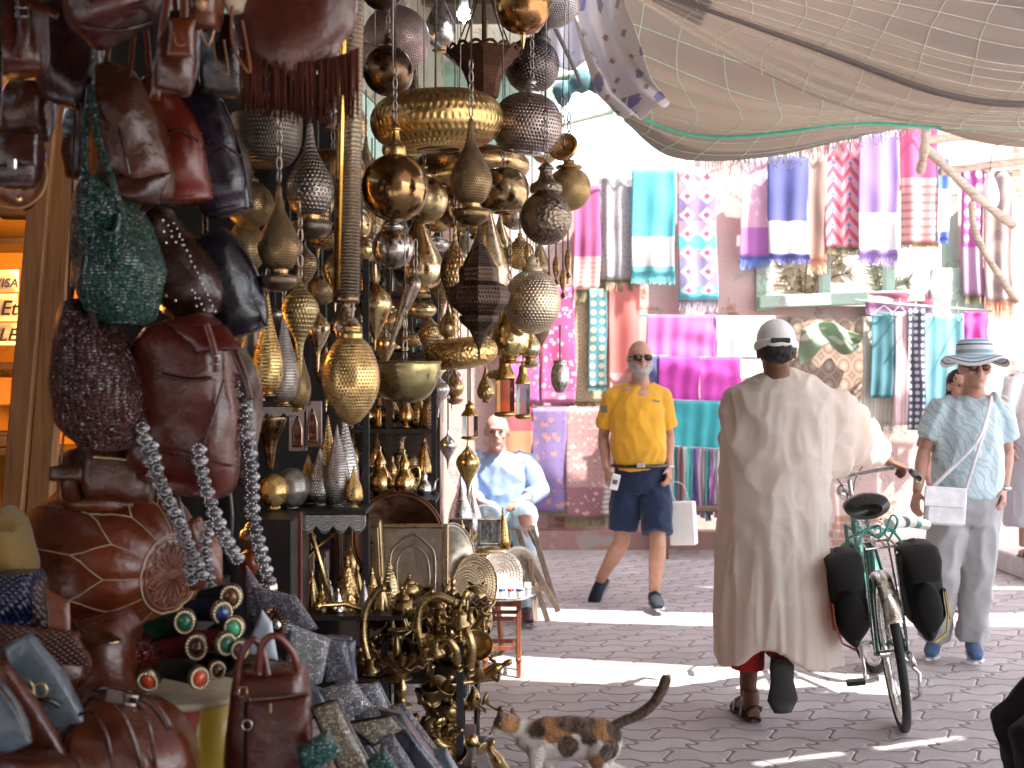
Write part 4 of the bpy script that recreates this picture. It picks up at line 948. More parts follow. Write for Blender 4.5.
L_pear('tall pale brass vase lamp behind the faceted lantern', 487, 190, 300, 22, 5.0, metal((.75, .6, .38), .2, tarnish=.25))
L_globe('small reddish brass globe above the faceted lantern', 458, 205, 24, 4.8, metal((.5, .34, .18), .2))
L_globe('brass globe tucked behind the brown polished one', 424, 200, 24, 4.3, metal((.5, .38, .2), .2))
L_pear('large bell shaped brass lamp right of the silver globe', 418, 205, 290, 26, 4.6, metal((.72, .56, .32), .16, tarnish=.35))
lamp('small silver urn hanging alone before the pink flowered cloth', 560, 5.4, [('body', [(3, 393), (5, 391), (8.5, 384), (9.5, 376), (8, 368), (6.5, 364), (7, 361), (5, 361), (3, 372)], ms)], cord_y=325, cord='cord')
def candle_lantern(label, cx, yt, yb, r, Y, gcol):
    h = yb - yt; f = lambda t: yt + h * t
    return lamp(label, cx, Y, [('glass_panes', [(r * .86, f(.90)), (r * .86, f(.40))], glass(gcol, .1), 6), ('roof', [(r, f(.40)), (r * .9, f(.34)), (r * .55, f(.22)), (r * .5, f(.12)), (r * .2, f(.06)), (r * .1, f(0))], mg), ('frame', [(r * .3, f(1)), (r * .9, f(.97)), (r, f(.93)), (r * .85, f(.905))], mg)], cord_y=yt - 60, cord='cord')
candle_lantern('little brass candle lantern with amber and green glass', 505, 352, 418, 11, 4.9, (.5, .3, .12))
candle_lantern('little silver candle lantern with pale green glass beside the amber one', 523, 360, 420, 8, 5.1, (.3, .5, .4))
candle_lantern('little brass candle lantern with clear glass, left of the amber one', 470, 400, 440, 9, 5.0, (.8, .8, .75))
# fish ornaments
for i, (x, y, Y) in enumerate(((556, 270, 5.2), (563, 283, 5.2), (568, 263, 5.3), (549, 285, 5.1), (536, 268, 5.0), (527, 258, 4.9))):
    lamp(f'thin hanging metal fish ornament, {["first", "second", "third", "fourth", "fifth", "sixth"][i]} counted from the ' + 'right end' if False else ['fish ornament hanging straight above the small silver urn', 'lowest slim fish ornament right of the urn', 'rightmost fish ornament under the sparkling globe', 'fish ornament touching the pale balloon lamp', 'brass fish ornament left of the brown hammered globe', 'leftmost brass fish ornament in the row'][i], x, Y, [('body', [(.4, y + 16), (3, y + 14), (.9, y + 9), (3, y + 2), (3.6, y - 5), (2.4, y - 11), (.4, y - 15)], mb, 6)], name='fish_ornament', cat='ornament', group='metal fish ornaments on threads', cord_y=y - 50, cord='cord')
# fill: smaller lamps further back under the ceiling
fill = []
kinds = ['globe', 'drop', 'spindle', 'pear', 'disc']
fm = [metal((.62, .46, .24), .2, tarnish=.4), metal((.5, .36, .18), .22, 'engraved', .4, 30, 20), metal((.7, .56, .33), .18, tarnish=.3), metal((.36, .26, .15), .25, 'pierced', .4, 40, 26), metal((.5, .46, .42), .22, tarnish=.3), metal((.58, .42, .2), .25, 'hammered', .4)]
fs = [(352, 225, 20), (372, 216, 16), (430, 245, 15), (442, 285, 14), (420, 310, 13), (438, 200, 18), (405, 150, 18), (352, 120, 20), (330, 105, 14), (366, 165, 15), (500, 240, 14), (520, 255, 15), (505, 150, 16), (545, 150, 14), (345, 330, 17), (322, 290, 15), (318, 330, 14), (330, 240, 16), (335, 270, 14), (372, 300, 13), (402, 235, 13), (495, 330, 13), (530, 345, 13), (468, 285, 13), (448, 325, 12), (478, 215, 14), (515, 215, 15), (540, 260, 12), (390, 320, 13), (430, 335, 13), (362, 250, 14), (495, 300, 15), (475, 355, 12), (540, 330, 11), (500, 375, 10), (548, 190, 14), (415, 270, 13), (240, 330, 15), (440, 20, 18), (415, 100, 16), (460, 130, 15), (480, 160, 16), (445, 170, 14), (516, 190, 14), (465, 235, 13), (450, 262, 14), (500, 275, 12), (412, 340, 13), (385, 345, 12), (360, 330, 14), (346, 290, 14), (402, 190, 15), (425, 225, 13), (520, 320, 12), (455, 385, 11), (486, 385, 10), (430, 385, 10), (262, 345, 14), (236, 262, 16), (318, 205, 18), (290, 255, 15), (326, 370, 14), (275, 315, 14), (305, 265, 14)]
desc = {'globe': 'round brass lamp', 'drop': 'teardrop brass lamp', 'spindle': 'spiked spindle lamp', 'pear': 'pear shaped brass lamp', 'disc': 'flat disc lamp'}
for i, (x, y, r) in enumerate(fs):
    k = kinds[(i * 7 + i // 3) % 5]; m = fm[(i * 5) % 6]; Y = random.uniform(4.9, 5.9) if x > 345 else random.uniform(3.7, 4.2); g_ = 'smaller lamps crowded at the back of the stall'
    kw = dict(group=g_, name='small_lantern', cord_y=y - r * 3 - 30, cord='cord', n=24)
    if k == 'globe': o = L_globe('x', x, y, r, Y, m, **kw)
    elif k == 'drop': o = L_drop('x', x, y - r * 2, y + r * 1.8, r * .8, Y, m, **kw)
    elif k == 'spindle': o = L_spindle('x', x, y - r * 1.6, y + r * 3, r * .9, Y, m, **kw)
    elif k == 'pear': o = L_pear('x', x, y - r * 2, y + r * 1.5, r * .9, Y, m, **kw)
    else: o = L_disc('x', x, y, r * 1.3, r * .55, Y, m, **kw)
    fill.append((k, x, y, o))
def ordn(i):
    w_ = ['first', 'second', 'third', 'fourth', 'fifth', 'sixth', 'seventh', 'eighth', 'ninth', 'tenth', 'eleventh', 'twelfth', 'thirteenth', 'fourteenth', 'fifteenth', 'sixteenth', 'seventeenth', 'eighteenth', 'nineteenth', 'twentieth']
    return w_[i] if i < 20 else f'{i + 1}th'
for k in kinds:
    q = sorted([f for f in fill if f[0] == k], key=lambda f: f[1])
    for i, f in enumerate(q): f[3]['label'] = f'small {desc[k]} at the back, {ordn(i)} from the left of its shape'
# pendant bulb, top centre
bl = thing('light_bulb', 'lit white bulb on a cord at the top', 'light bulb', P(464, 22, 5.2))
q = P(464, 14, 5.2)
b = MB(); b.ball(q, .03, 16, 12); b.build('glass_bulb', emis((.8, .88, 1), 9, 'bulb_glow'), bl)
b = MB(); b.lathe([(.018, 0), (.018, .045), (.006, .055)], 12, q + V(0, 0, .026)); b.build('socket', plain((.5, .5, .5), .4), bl)
b = MB(); b.tube([q + V(0, 0, .07), V(q.x, q.y, 2.99)], .004, 5); b.build('cord', plain((.7, .75, .7), .5, name='flex'), bl)
# printed cloth draped from the roof edge, and the bundled tarpaulin behind it
pr = textile(((0, hexc(225, 215, 215)),), 'floral', hexc(120, 110, 165), 3, 7, mcol2=hexc(150, 120, 110))
fA2 = [curve_pts(c) for c in ([(568, -60, 6.9), (600, -60, 6.7), (626, -60, 6.5)], [(570, 10, 6.85), (600, 20, 6.8), (624, 8, 6.5)], [(585, 55, 6.7), (612, 62, 6.75), (640, 50, 6.5)], [(598, 92, 6.6), (622, 95, 6.7), (652, 78, 6.5)], [(618, 116, 6.6), (640, 116, 6.6), (671, 103, 6.5)])]
def fnp(u, v):
    k = (1 - v) * 4; i = min(int(k), 3); t = k - i; q = fA2[i](u).lerp(fA2[i + 1](u), t)
    return q + V(0, .05 * math.sin(u * 14 + v * 5), .01 * math.sin(u * 20 + v * 11))
b = MB(); b.grid(fnp, 40, 40, .004); b.build('printed_cloth', pr, origin=fnp(.5, .5), label='white and violet printed cloth dangling from the roof edge', cat='cloth')
tb = MB()
tb.tube(bez([P(556, 98, 7.6), P(585, 80, 7.6), P(625, 88, 7.6), P(650, 96, 7.6)], 8), [.05 + .04 * abs(math.sin(i * .7)) for i in range(25)], 12, ell=.8)
o = tb.build('tarpaulin_roll', cloth((.07, .15, .17)), origin=P(600, 90, 7.6), label='dark teal tarpaulin rolled on the roof beam', cat='tarpaulin')
remesh(o, .012, 3, disp=lambda p: .03 * fb(p, 9, 3) + .012 * fb(p, 26, 1))
b = MB(); a, c = P(545, 128, 7.3), P(612, 112, 7.2); b.tube([a, c, P(608, 60, 7.2), P(606, -30, 7.2)], .016, 8); b.tube([P(540, 76, 7.65), P(665, 74, 7.65)], .03, 8)
b.build('roof_beam', plain((.34, .42, .30), .6), origin=a, label='pale green bent pipe under the printed cloth', cat='beam')
b = MB(); b.grid(lambda u, v: P(540 + 80 * u, 0 + 60 * v + 10 * math.sin(u * 5), 7.9) + V(0, .05 * math.sin(u * 20), 0), 24, 10, .005); b.build('hanging_cloth', textile(((0, hexc(190, 180, 190)),), 'floral', hexc(140, 150, 185), 3, 3), origin=P(590, 40, 7.9), label='pale bluish cloth under the roof behind the printed one', cat='cloth')
# ------------------------------------------------------------ leather goods
def loftbag(b, st, Y, dep, e=2.6, yaw=0.0, wr=.006, seed=0, nu=40, sub=4, dprof=None, fold=0.0):
    """st: [(x,y,half width px)] down the bag's spine; dep: half depth in metres"""
    pts = bez([V(x, y, 0) for x, y, h in st], sub); hw = [p.x for p in bez([V(h, 0, 0) for x, y, h in st], sub)]
    m = len(pts); xc = sum(q[0] for q in st) / len(st); vs = []; k = Y / FPX; rings = []
    # rounded ends: add closing rings
    order = [(0, .25), (0, .7)] + [(i, 1) for i in range(m)] + [(m - 1, .8), (m - 1, .35)]
    for idx, (i, s_) in enumerate(order):
        p = pts[i]; t = (pts[min(i + 1, m - 1)] - pts[max(i - 1, 0)]).normalized(); n_ = V(-t.y, t.x, 0)
        if n_.x < 0: n_ = -n_
        off = 0
        if idx < 2: off = -(1 - s_) * hw[i] * .12
        if idx >= len(order) - 2: off = (1 - s_) * hw[i] * .12
        tt = i / (m - 1); dp = dep * (dprof(tt) if dprof else (.55 + .45 * math.sin(PI * min(1, tt * 1.1 + .05)) ** .5)) * (s_ ** .5)
        ring = []
        for q in range(nu):
            a = 2 * PI * q / nu; c, s2 = math.cos(a), math.sin(a)
            cx = abs(c) ** (2 / e) * (1 if c >= 0 else -1); cy = abs(s2) ** (2 / e) * (1 if s2 >= 0 else -1)
            px = p.x + n_.x * cx * hw[i] * (s_ ** .6) + t.x * off; py = p.y + n_.y * cx * hw[i] * (s_ ** .6) + t.y * off
            dx = (px - xc) * k
            w_ = V((px - 512) * k, Y + cy * dp + yaw * dx, CH - (py - HY) * k)
            d = wr * (2.2 * fb(w_, 9, seed) + 1.4 * fb((w_.x, w_.y, w_.z * .5), 24, seed)) + fold * abs(math.sin(a * 5 + tt * 3 + seed)) * (1 - tt)
            ctr = V((p.x - 512) * k, Y + yaw * (p.x - xc) * k, CH - (p.y - HY) * k)
            dd = (w_ - ctr); w_ += dd.normalized() * d if dd.length > 1e-6 else V(0, 0, 0)
            vs.append(w_)
        rings.append(ring)
    R_ = len(order); fs = []; uv = []
    for i in range(R_ - 1):
        for q in range(nu):
            l = (q + 1) % nu; fs.append((i * nu + q, i * nu + l, (i + 1) * nu + l, (i + 1) * nu + q)); uv.append(((q / nu, i / R_), ((q + 1) / nu, i / R_), ((q + 1) / nu, (i + 1) / R_), (q / nu, (i + 1) / R_)))
    fs.append(tuple(range(nu))[::-1]); uv.append([(0, 0)] * nu); fs.append(tuple(range((R_ - 1) * nu, R_ * nu))); uv.append([(0, 0)] * nu)
    b.add(vs, [f[::-1] for f in fs], [u[::-1] for u in uv]); return b
def patch(b, quad, Y, bulge=.02, thick=.004, n=14, wr=.003, seed=0, Ys=None):
    """quad: tl,tr,br,bl pixel corners; Ys optional depth per corner"""
    Ys = Ys or [Y] * 4; tl, tr, br, bl = [P(q[0], q[1], Ys[i]) for i, q in enumerate(quad)]
    def fn(u, v):
        p = tl.lerp(tr, u).lerp(bl.lerp(br, u), 1 - v)
        return p + V(0, -bulge * (1 - (2 * u - 1) ** 4) * (1 - (2 * v - 1) ** 4) + wr * 2 * fb(p, 22, seed), wr * fb(p, 15, seed + 2))
    return b.grid(fn, n, n, thick)
def strap(b, pts, wpx, Y, thick=.35, n=8, up=(0, 1, 0)):
    q = bez([P(*(p if len(p) == 3 else (p[0], p[1], Y))) for p in pts], 7); b.tube(q, M_(wpx / 2, Y), 8, ell=thick, up=up); return b
brass_f = metal((.75, .55, .28), .3, tarnish=.3); steel_f = metal(STEEL, .25, tarnish=.2)
def buckle(b, x, y, w_, h_, Y, r=.0022, rot=0):
    c = P(x, y, Y); k = Y / FPX; m_ = Euler((0, rot, 0)).to_matrix()
    b.tube([c + m_ @ V(sx * w_ / 2 * k, 0, sz * h_ / 2 * k) for sx, sz in ((-1, -1), (1, -1), (1, 1), (-1, 1))], r, 6, closed=True); return b
def ringt(b, x, y, rpx, Y, r=.0022, tilt=0.0):
    c = P(x, y, Y); k = rpx * Y / FPX
    b.tube([c + V(math.cos(a) * k * math.cos(tilt), math.cos(a) * k * math.sin(tilt), math.sin(a) * k) for a in [i * PI / 8 for i in range(16)]], r, 6, closed=True); return b
def bag(name, label, cat, st, Y, dep, mat, parts=(), e=2.6, yaw=0.0, wr=.006, group='leather bags hung and heaped at the stall', dprof=None, fold=0.0, body='body'):
    root = thing(name, label, cat, P(st[-1][0], st[-1][1] , Y), group)
    b = MB(); loftbag(b, st, Y, dep, e, yaw, wr, seed=(st[0][0] * 1.3 + st[0][1]) % 53, dprof=dprof, fold=fold)
    bo = b.build(body, mat, root)
    for pt in parts:
        kind, nm, mt = pt[0], pt[1], pt[2]; a = pt[3:]; b = MB()
        if kind == 'strap': strap(b, a[0], a[1], Y, *(a[2:] or ()))
        elif kind == 'patch': patch(b, a[0], Y, Ys=[Y - a[1]] * 4, bulge=a[2] if len(a) > 2 else .012, thick=.005, seed=a[0][0][0])
        elif kind == 'patch4': patch(b, a[0], Y, Ys=a[1], bulge=a[2] if len(a) > 2 else .012, thick=.005, seed=a[0][0][0])
        elif kind == 'buckle': buckle(b, *a)
        elif kind == 'ring': ringt(b, *a)
        elif kind == 'tube': q = bez([P(*p) for p in a[0]], 8); b.tube(q, a[1], 6)
        elif kind == 'box': b.box(P(*a[0]), a[1], rot=a[2] if len(a) > 2 else None, bev=.003)
        elif kind == 'balls':
            for q in a[0]: b.ball(P(*q[:3]), q[3], 8, 5)
        elif kind == 'loft': loftbag(b, a[0], a[1], a[2], *(a[3:] or ()))
        o = b.build(nm, mt, root)
    return root
DKB = (.030, .013, .010); BRN = (.085, .030, .016); COG = (.17, .058, .022); RED = (.17, .026, .016); BUR = (.070, .014, .012); BLK = (.016, .012, .014); GRN = (.008, .085, .055); TANL = (.30, .14, .06)
lD, lB, lC, lR, lU, lK = (leather(c) for c in (DKB, BRN, COG, RED, BUR, BLK))
lT = leather(TANL)
# --- top left, hung high
bag('shoulder_bag', 'dark bag at the top left corner with a rust coloured fastening tab', 'bag', [(8, -10, 30), (10, 20, 34), (14, 60, 32), (16, 76, 26)], 2.6, .06, leather((.10, .035, .03)), [
    ('strap', 'tab', lB, [(20, -8, 2.52), (24, 30, 2.52), (18, 58, 2.53)], 13), ('buckle', 'buckle', steel_f, 22, 12, 13, 9, 2.51), ('strap', 'strap', lC, [(-5, -5, 2.55), (25, 0, 2.55), (58, 16, 2.56)], 9)])
bag('shoulder_bag', 'plum brown folded bag hanging behind the corner bag', 'bag', [(62, -20, 34), (68, 30, 38), (72, 80, 34), (66, 106, 22)], 2.85, .07, leather((.045, .014, .018)), [('strap', 'strap', lD, [(40, 80), (30, -40)], 6)])
bag('handbag', 'glossy burgundy handbag seen from below at the top, left of the camera case', 'handbag', [(110, -30, 52), (112, 0, 50), (118, 24, 40), (122, 32, 30)], 2.5, .09, leather((.075, .020, .024), .22), [('tube', 'seam', lD, [(80, 26, 2.42), (120, 30, 2.40), (152, 22, 2.43)], .004)], e=3.4)
bag('small_case', 'small brown camera case on a long strap at the top', 'case', [(182, 14, 13), (181, 40, 17), (176, 70, 17), (172, 92, 13)], 2.45, .045, lB, [
    ('strap', 'strap', lC, [(180, -60, 2.40), (164, 20, 2.41), (155, 100, 2.45)], 10), ('strap', 'strap', lC, [(182, -60, 2.40), (184, 0, 2.40), (183, 26, 2.40)], 9), ('ring', 'stitched_emblem', lT, 181, 40, 6, 2.395, .0016), ('patch', 'flap', lC, [(169, 18), (196, 18), (192, 58), (166, 56)], .05, .008)], e=4)
bag('small_case', 'small chestnut case with a round snap, top, right of the camera case', 'case', [(206, -20, 16), (206, 5, 16), (205, 28, 13)], 2.5, .05, lC, [('tube', 'strap', lT, [(200, 30, 2.47), (208, 45, 2.47), (214, 30, 2.47)], .003), ('balls', 'snap', lT, [(201, 4, 2.44, .014)])], e=3.5)
bag('tote_bag', 'cream canvas bag of which only a corner hangs into the top of the view', 'bag', [(236, -30, 26), (234, -5, 17), (235, 12, 11)], 2.55, .05, cloth((.42, .33, .22)), [])
bag('tote_bag', 'worn brown slouching tote bag high on the left, above the green bag', 'tote bag', [(115, 70, 14), (120, 95, 26), (130, 135, 36), (133, 175, 40), (136, 202, 31)], 2.75, .11, leather((.105, .040, .022), .3, wr=.9), [
    ('patch4', 'base_panel', leather((.05, .02, .014)), [(98, 174), (172, 172), (158, 206), (104, 198)], [2.67, 2.70, 2.70, 2.66], .02), ('strap', 'handle', lC, [(104, 84, 2.72), (112, 20, 2.7), (120, -50, 2.7)], 6), ('strap', 'handle', lC, [(128, 86, 2.68), (134, 20, 2.7), (128, -50, 2.7)], 6), ('tube', 'seam', lD, [(114, 110, 2.655), (124, 150, 2.635), (130, 176, 2.64)], .003)], e=2.5, wr=.010)
bag('tote_bag', 'red leather tote bag wedged between the brown and the black ones', 'tote bag', [(158, 80, 12), (165, 105, 22), (180, 150, 30), (188, 185, 27), (190, 202, 22)], 2.85, .08, leather((.20, .035, .020), .26), [
    ('tube', 'seam', lU, [(160, 138, 2.77), (180, 130, 2.765), (198, 142, 2.775)], .003), ('strap', 'handle', lR, [(152, 90, 2.82), (146, 30, 2.8), (140, -50, 2.8)], 6), ('strap', 'handle', lR, [(170, 95, 2.8), (176, 30, 2.8), (170, -50, 2.8)], 6)], e=3)
bag('tote_bag', 'black violet tote bag with a blue sheen, right of the red one', 'tote bag', [(190, 88, 12), (202, 115, 24), (218, 160, 31), (226, 195, 29), (230, 214, 22)], 2.9, .08, leather((.022, .012, .026), .24), [
    ('tube', 'seam', lD, [(203, 150, 2.81), (222, 146, 2.805), (243, 158, 2.82)], .003), ('strap', 'handle', lK, [(200, 96), (206, 40), (212, -50)], 7), ('tube', 'edge', lD, [(222, 100, 2.86), (240, 150, 2.85), (252, 208, 2.86)], .003)], e=3)
# fringed suede bag
fb_root = bag('fringed_bag', 'wide rust suede bag with long hanging fringe, top centre left', 'bag', [(292, -40, 62), (296, 10, 62), (304, 45, 52), (314, 66, 26)], 2.6, .05, leather((.12, .038, .022), .4), [('strap', 'strap', suede((.22, .085, .04)), [(232, 0, 2.53), (233, 45, 2.53), (250, 72, 2.53), (242, 20, 2.53)], 3)], e=3)
b = MB()
for i in range(120):
    u = i / 119; x = 240 + 118 * u + random.uniform(-.8, .8); yt = 62 - 14 * abs(2 * u - 1) ** 2; yb = 108 + 12 * math.sin(u * 2.4) + random.uniform(-5, 6); Yf = 2.56 + .03 * random.random()
    b.tube([P(x, yt, Yf), P(x + random.uniform(-1.5, 1.5), (yt + yb) / 2, Yf + .005), P(x + random.uniform(-3, 3), yb, Yf)], [.0022, .0022, .0013], 4)
b.build('fringe', suede((.075, .018, .009)), fb_root)
bag('tote_bag', 'near black bag between the camera case and the fringed bag', 'bag', [(222, 20, 20), (224, 55, 24), (222, 95, 22)], 2.8, .06, leather((.025, .012, .012)), [('tube', 'cord', lT, [(212, 30, 2.72), (216, 60, 2.72), (228, 74, 2.72), (224, 40, 2.72)], .0025)])
# left edge satchels
bag('flap_pouch', 'tan saddle shaped pouch with curved stitched rim behind the small satchel', 'pouch', [(18, 150, 26), (18, 180, 29), (15, 198, 24), (12, 205, 14)], 2.62, .04, leather((.22, .11, .055)), [('tube', 'piping', lT, [(-6, 204, 2.58), (20, 208, 2.58), (40, 196, 2.585), (47, 175, 2.59), (42, 155, 2.6)], .003), ('balls', 'snap', brass_f, [(19, 199, 2.575, .008)])], e=3.2)
bag('satchel', 'small dark plum satchel with a silver clasp at the left edge', 'satchel', [(16, 130, 21), (17, 150, 21), (17, 175, 21), (17, 188, 18)], 2.5, .04, leather((.045, .016, .020)), [('patch', 'flap', leather((.05, .018, .022)), [(-4, 132), (37, 132), (36, 166), (-4, 166)], .05, .006), ('box', 'clasp', steel_f, (12, 164, 2.435), (.018, .008, .024)), ('strap', 'strap', lD, [(-2, 132, 2.5), (0, 60, 2.5), (-3, -40, 2.5)], 6)], e=4.5)
bag('shoulder_bag', 'rust brown backpack in deep shade above the small satchel', 'bag', [(30, 84, 22), (28, 110, 26), (26, 140, 24)], 2.9, .06, leather((.11, .035, .018)), [('strap', 'strap', lB, [(20, 90), (14, -40)], 6)])
bag('shoulder_bag', 'dark brown bag in the shade behind the green bag handles', 'bag', [(92, 90, 18), (92, 130, 26), (86, 180, 22)], 3.2, .08, leather((.040, .014, .012)), [('strap', 'strap', lD, [(92, 90), (84, 0)], 5)])
# green bag
bag('sack_bag', 'green crocodile textured sack bag with long handles', 'bag', [(98, 182, 12), (104, 205, 24), (116, 245, 37), (122, 285, 41), (124, 315, 33), (124, 324, 24)], 2.72, .12, leather(GRN, .26, 'croc'), [
    ('strap', 'handle', leather(GRN, .28, 'croc'), [(84, 200, 2.68), (84, 140, 2.66), (90, 85, 2.66)], 6), ('strap', 'handle', leather(GRN, .28, 'croc'), [(122, 215, 2.62), (112, 180, 2.60), (96, 130, 2.62), (92, 85, 2.66)], 7), ('tube', 'opening', leather((.004, .03, .02)), [(88, 196, 2.65), (100, 226, 2.62), (114, 232, 2.61), (118, 214, 2.62)], .008)], e=2.3, wr=.012)
# straps dangling at left (dark thin cords)
def cords(name, label, sets, mat, r=.0028):
    root = thing(name, label, 'straps', P(*sets[0][-1]))
    for s_ in sets:
        b = MB(); q = bez([P(*p) for p in s_], 8); b.tube(q, r, 6); b.build('strap', mat, root)
cords('dangling_straps', 'bundle of thin pale edged straps hanging left of the green bag', [[(75, 100, 2.8), (72, 200, 2.8), (68, 300, 2.8)], [(81, 90, 2.82), (78, 200, 2.81), (71, 296, 2.8)], [(86, 100, 2.8), (84, 210, 2.8), (80, 290, 2.78)], [(66, 420, 2.8), (62, 450, 2.8), (60, 500, 2.8)]], leather((.16, .09, .06)))
# studded bag
sb = bag('studded_bag', 'dark brown bag covered with small silver studs', 'bag', [(158, 212, 11), (166, 235, 20), (184, 275, 34), (196, 302, 34), (200, 318, 26)], 2.95, .09, leather((.040, .018, .016)), [
    ('strap', 'handle', lD, [(158, 220, 2.9), (150, 160, 2.9), (158, 80, 2.9)], 6)], e=2.8)
b = MB()
def on_front(x, y): return P(x, y, 2.955 - .088)
for (x0, y0, x1, y1, n, r) in ((150, 218, 166, 300, 8, .006), (160, 214, 176, 306, 8, .0045), (166, 222, 206, 318, 17, .003), (172, 220, 216, 314, 17, .003), (178, 232, 190, 300, 8, .003), (184, 262, 200, 318, 7, .003)):
    for i in range(n):
        t = (i + .5) / n; b.ball(on_front(x0 + (x1 - x0) * t + random.uniform(-1, 1), y0 + (y1 - y0) * t) + V(0, .02 * abs(t - .5), 0), r, 8, 5)
b.build('studs', metal(SILVER, .2, tarnish=.1), sb)
bag('tote_bag', 'black leather tote bag with a pale blue sheen, right of the studded one', 'tote bag', [(205, 238, 22), (216, 262, 30), (232, 300, 33), (242, 322, 28), (246, 334, 18)], 3.0, .07, leather((.012, .013, .022), .24), [('tube', 'edge', lK, [(218, 232, 2.95), (244, 280, 2.95), (266, 326, 2.96)], .004), ('strap', 'handle', lK, [(206, 240), (204, 180), (200, 110)], 5)], e=3)
# woven burgundy sack
bag('sack_bag', 'burgundy woven leather sack bag beside the light strip', 'bag', [(80, 302, 13), (84, 325, 25), (94, 365, 37), (100, 405, 43), (104, 432, 38), (104, 447, 26)], 2.75, .12, leather((.085, .020, .022), .24, 'croc', .8), [
    ('strap', 'handle', leather((.085, .02, .022), .3, 'croc'), [(70, 310, 2.68), (72, 290, 2.68), (78, 270, 2.70), (80, 200, 2.72)], 6), ('strap', 'handle', leather((.085, .02, .022), .3, 'croc'), [(96, 330, 2.64), (88, 300, 2.65), (82, 270, 2.70), (84, 200, 2.72)], 6)], e=2.4, wr=.012)
# backpack
bp = bag('backpack', 'large mahogany red leather backpack with a buckled flap', 'backpack', [(180, 322, 30), (184, 340, 44), (186, 380, 50), (186, 430, 52), (184, 470, 50), (180, 488, 40)], 2.85, .11, leather((.11, .022, .016), .30), [
    ('patch4', 'flap', leather((.13, .028, .02), .3), [(166, 322), (226, 326), (243, 350), (196, 352)], [2.74, 2.74, 2.72, 2.71], .01),
    ('strap', 'buckle_strap', lR, [(206, 324, 2.70), (214, 350, 2.70), (216, 372, 2.70)], 7), ('buckle', 'buckle', steel_f, 215, 360, 9, 9, 2.69),
    ('tube', 'pocket_seam', lU, [(160, 374, 2.74), (190, 380, 2.735), (212, 378, 2.74)], .004), ('tube', 'side_seam', lU, [(224, 380, 2.745), (212, 420, 2.735), (200, 456, 2.74)], .004), ('tube', 'lower_seam', lU, [(140, 448, 2.745), (180, 456, 2.735), (232, 466, 2.745)], .003),
    ('strap', 'strap', lU, [(232, 345, 2.78), (244, 375, 2.78), (250, 400, 2.79)], 9)], e=3.6)
bag('backpack', 'black brown backpack behind the mahogany one', 'backpack', [(226, 350, 14), (232, 380, 26), (232, 430, 28), (224, 480, 26)], 3.1, .09, leather((.028, .011, .010)), [('strap', 'strap', lU, [(216, 400, 3.0), (222, 430, 3.0), (238, 390, 3.0)], 5), ('tube', 'seam', lD, [(212, 440, 3.0), (240, 445, 3.0)], .003)], e=3.4)
bag('wash_bag', 'brown leather wash bag with a brass zip and a side tab, above the pouf', 'pouch', [(68, 474, 22), (100, 474, 27), (130, 476, 28), (154, 480, 26)], 2.85, .06, leather((.10, .034, .018), .33), [
    ('tube', 'zip', brass_f, [(94, 457, 2.79), (120, 459, 2.785), (146, 464, 2.79)], .0035), ('box', 'zip_pull', brass_f, (147, 470, 2.785), (.006, .004, .03)), ('loft', 'tab', lB, [(50, 472, 8), (66, 472, 8), (82, 472, 8)], 2.79, .012)], e=3.4)
bag('flat_pouch', 'rust brown leather bag lying on top of the pouf', 'bag', [(74, 496, 12), (100, 498, 16), (140, 500, 14)], 2.95, .10, lC, [])

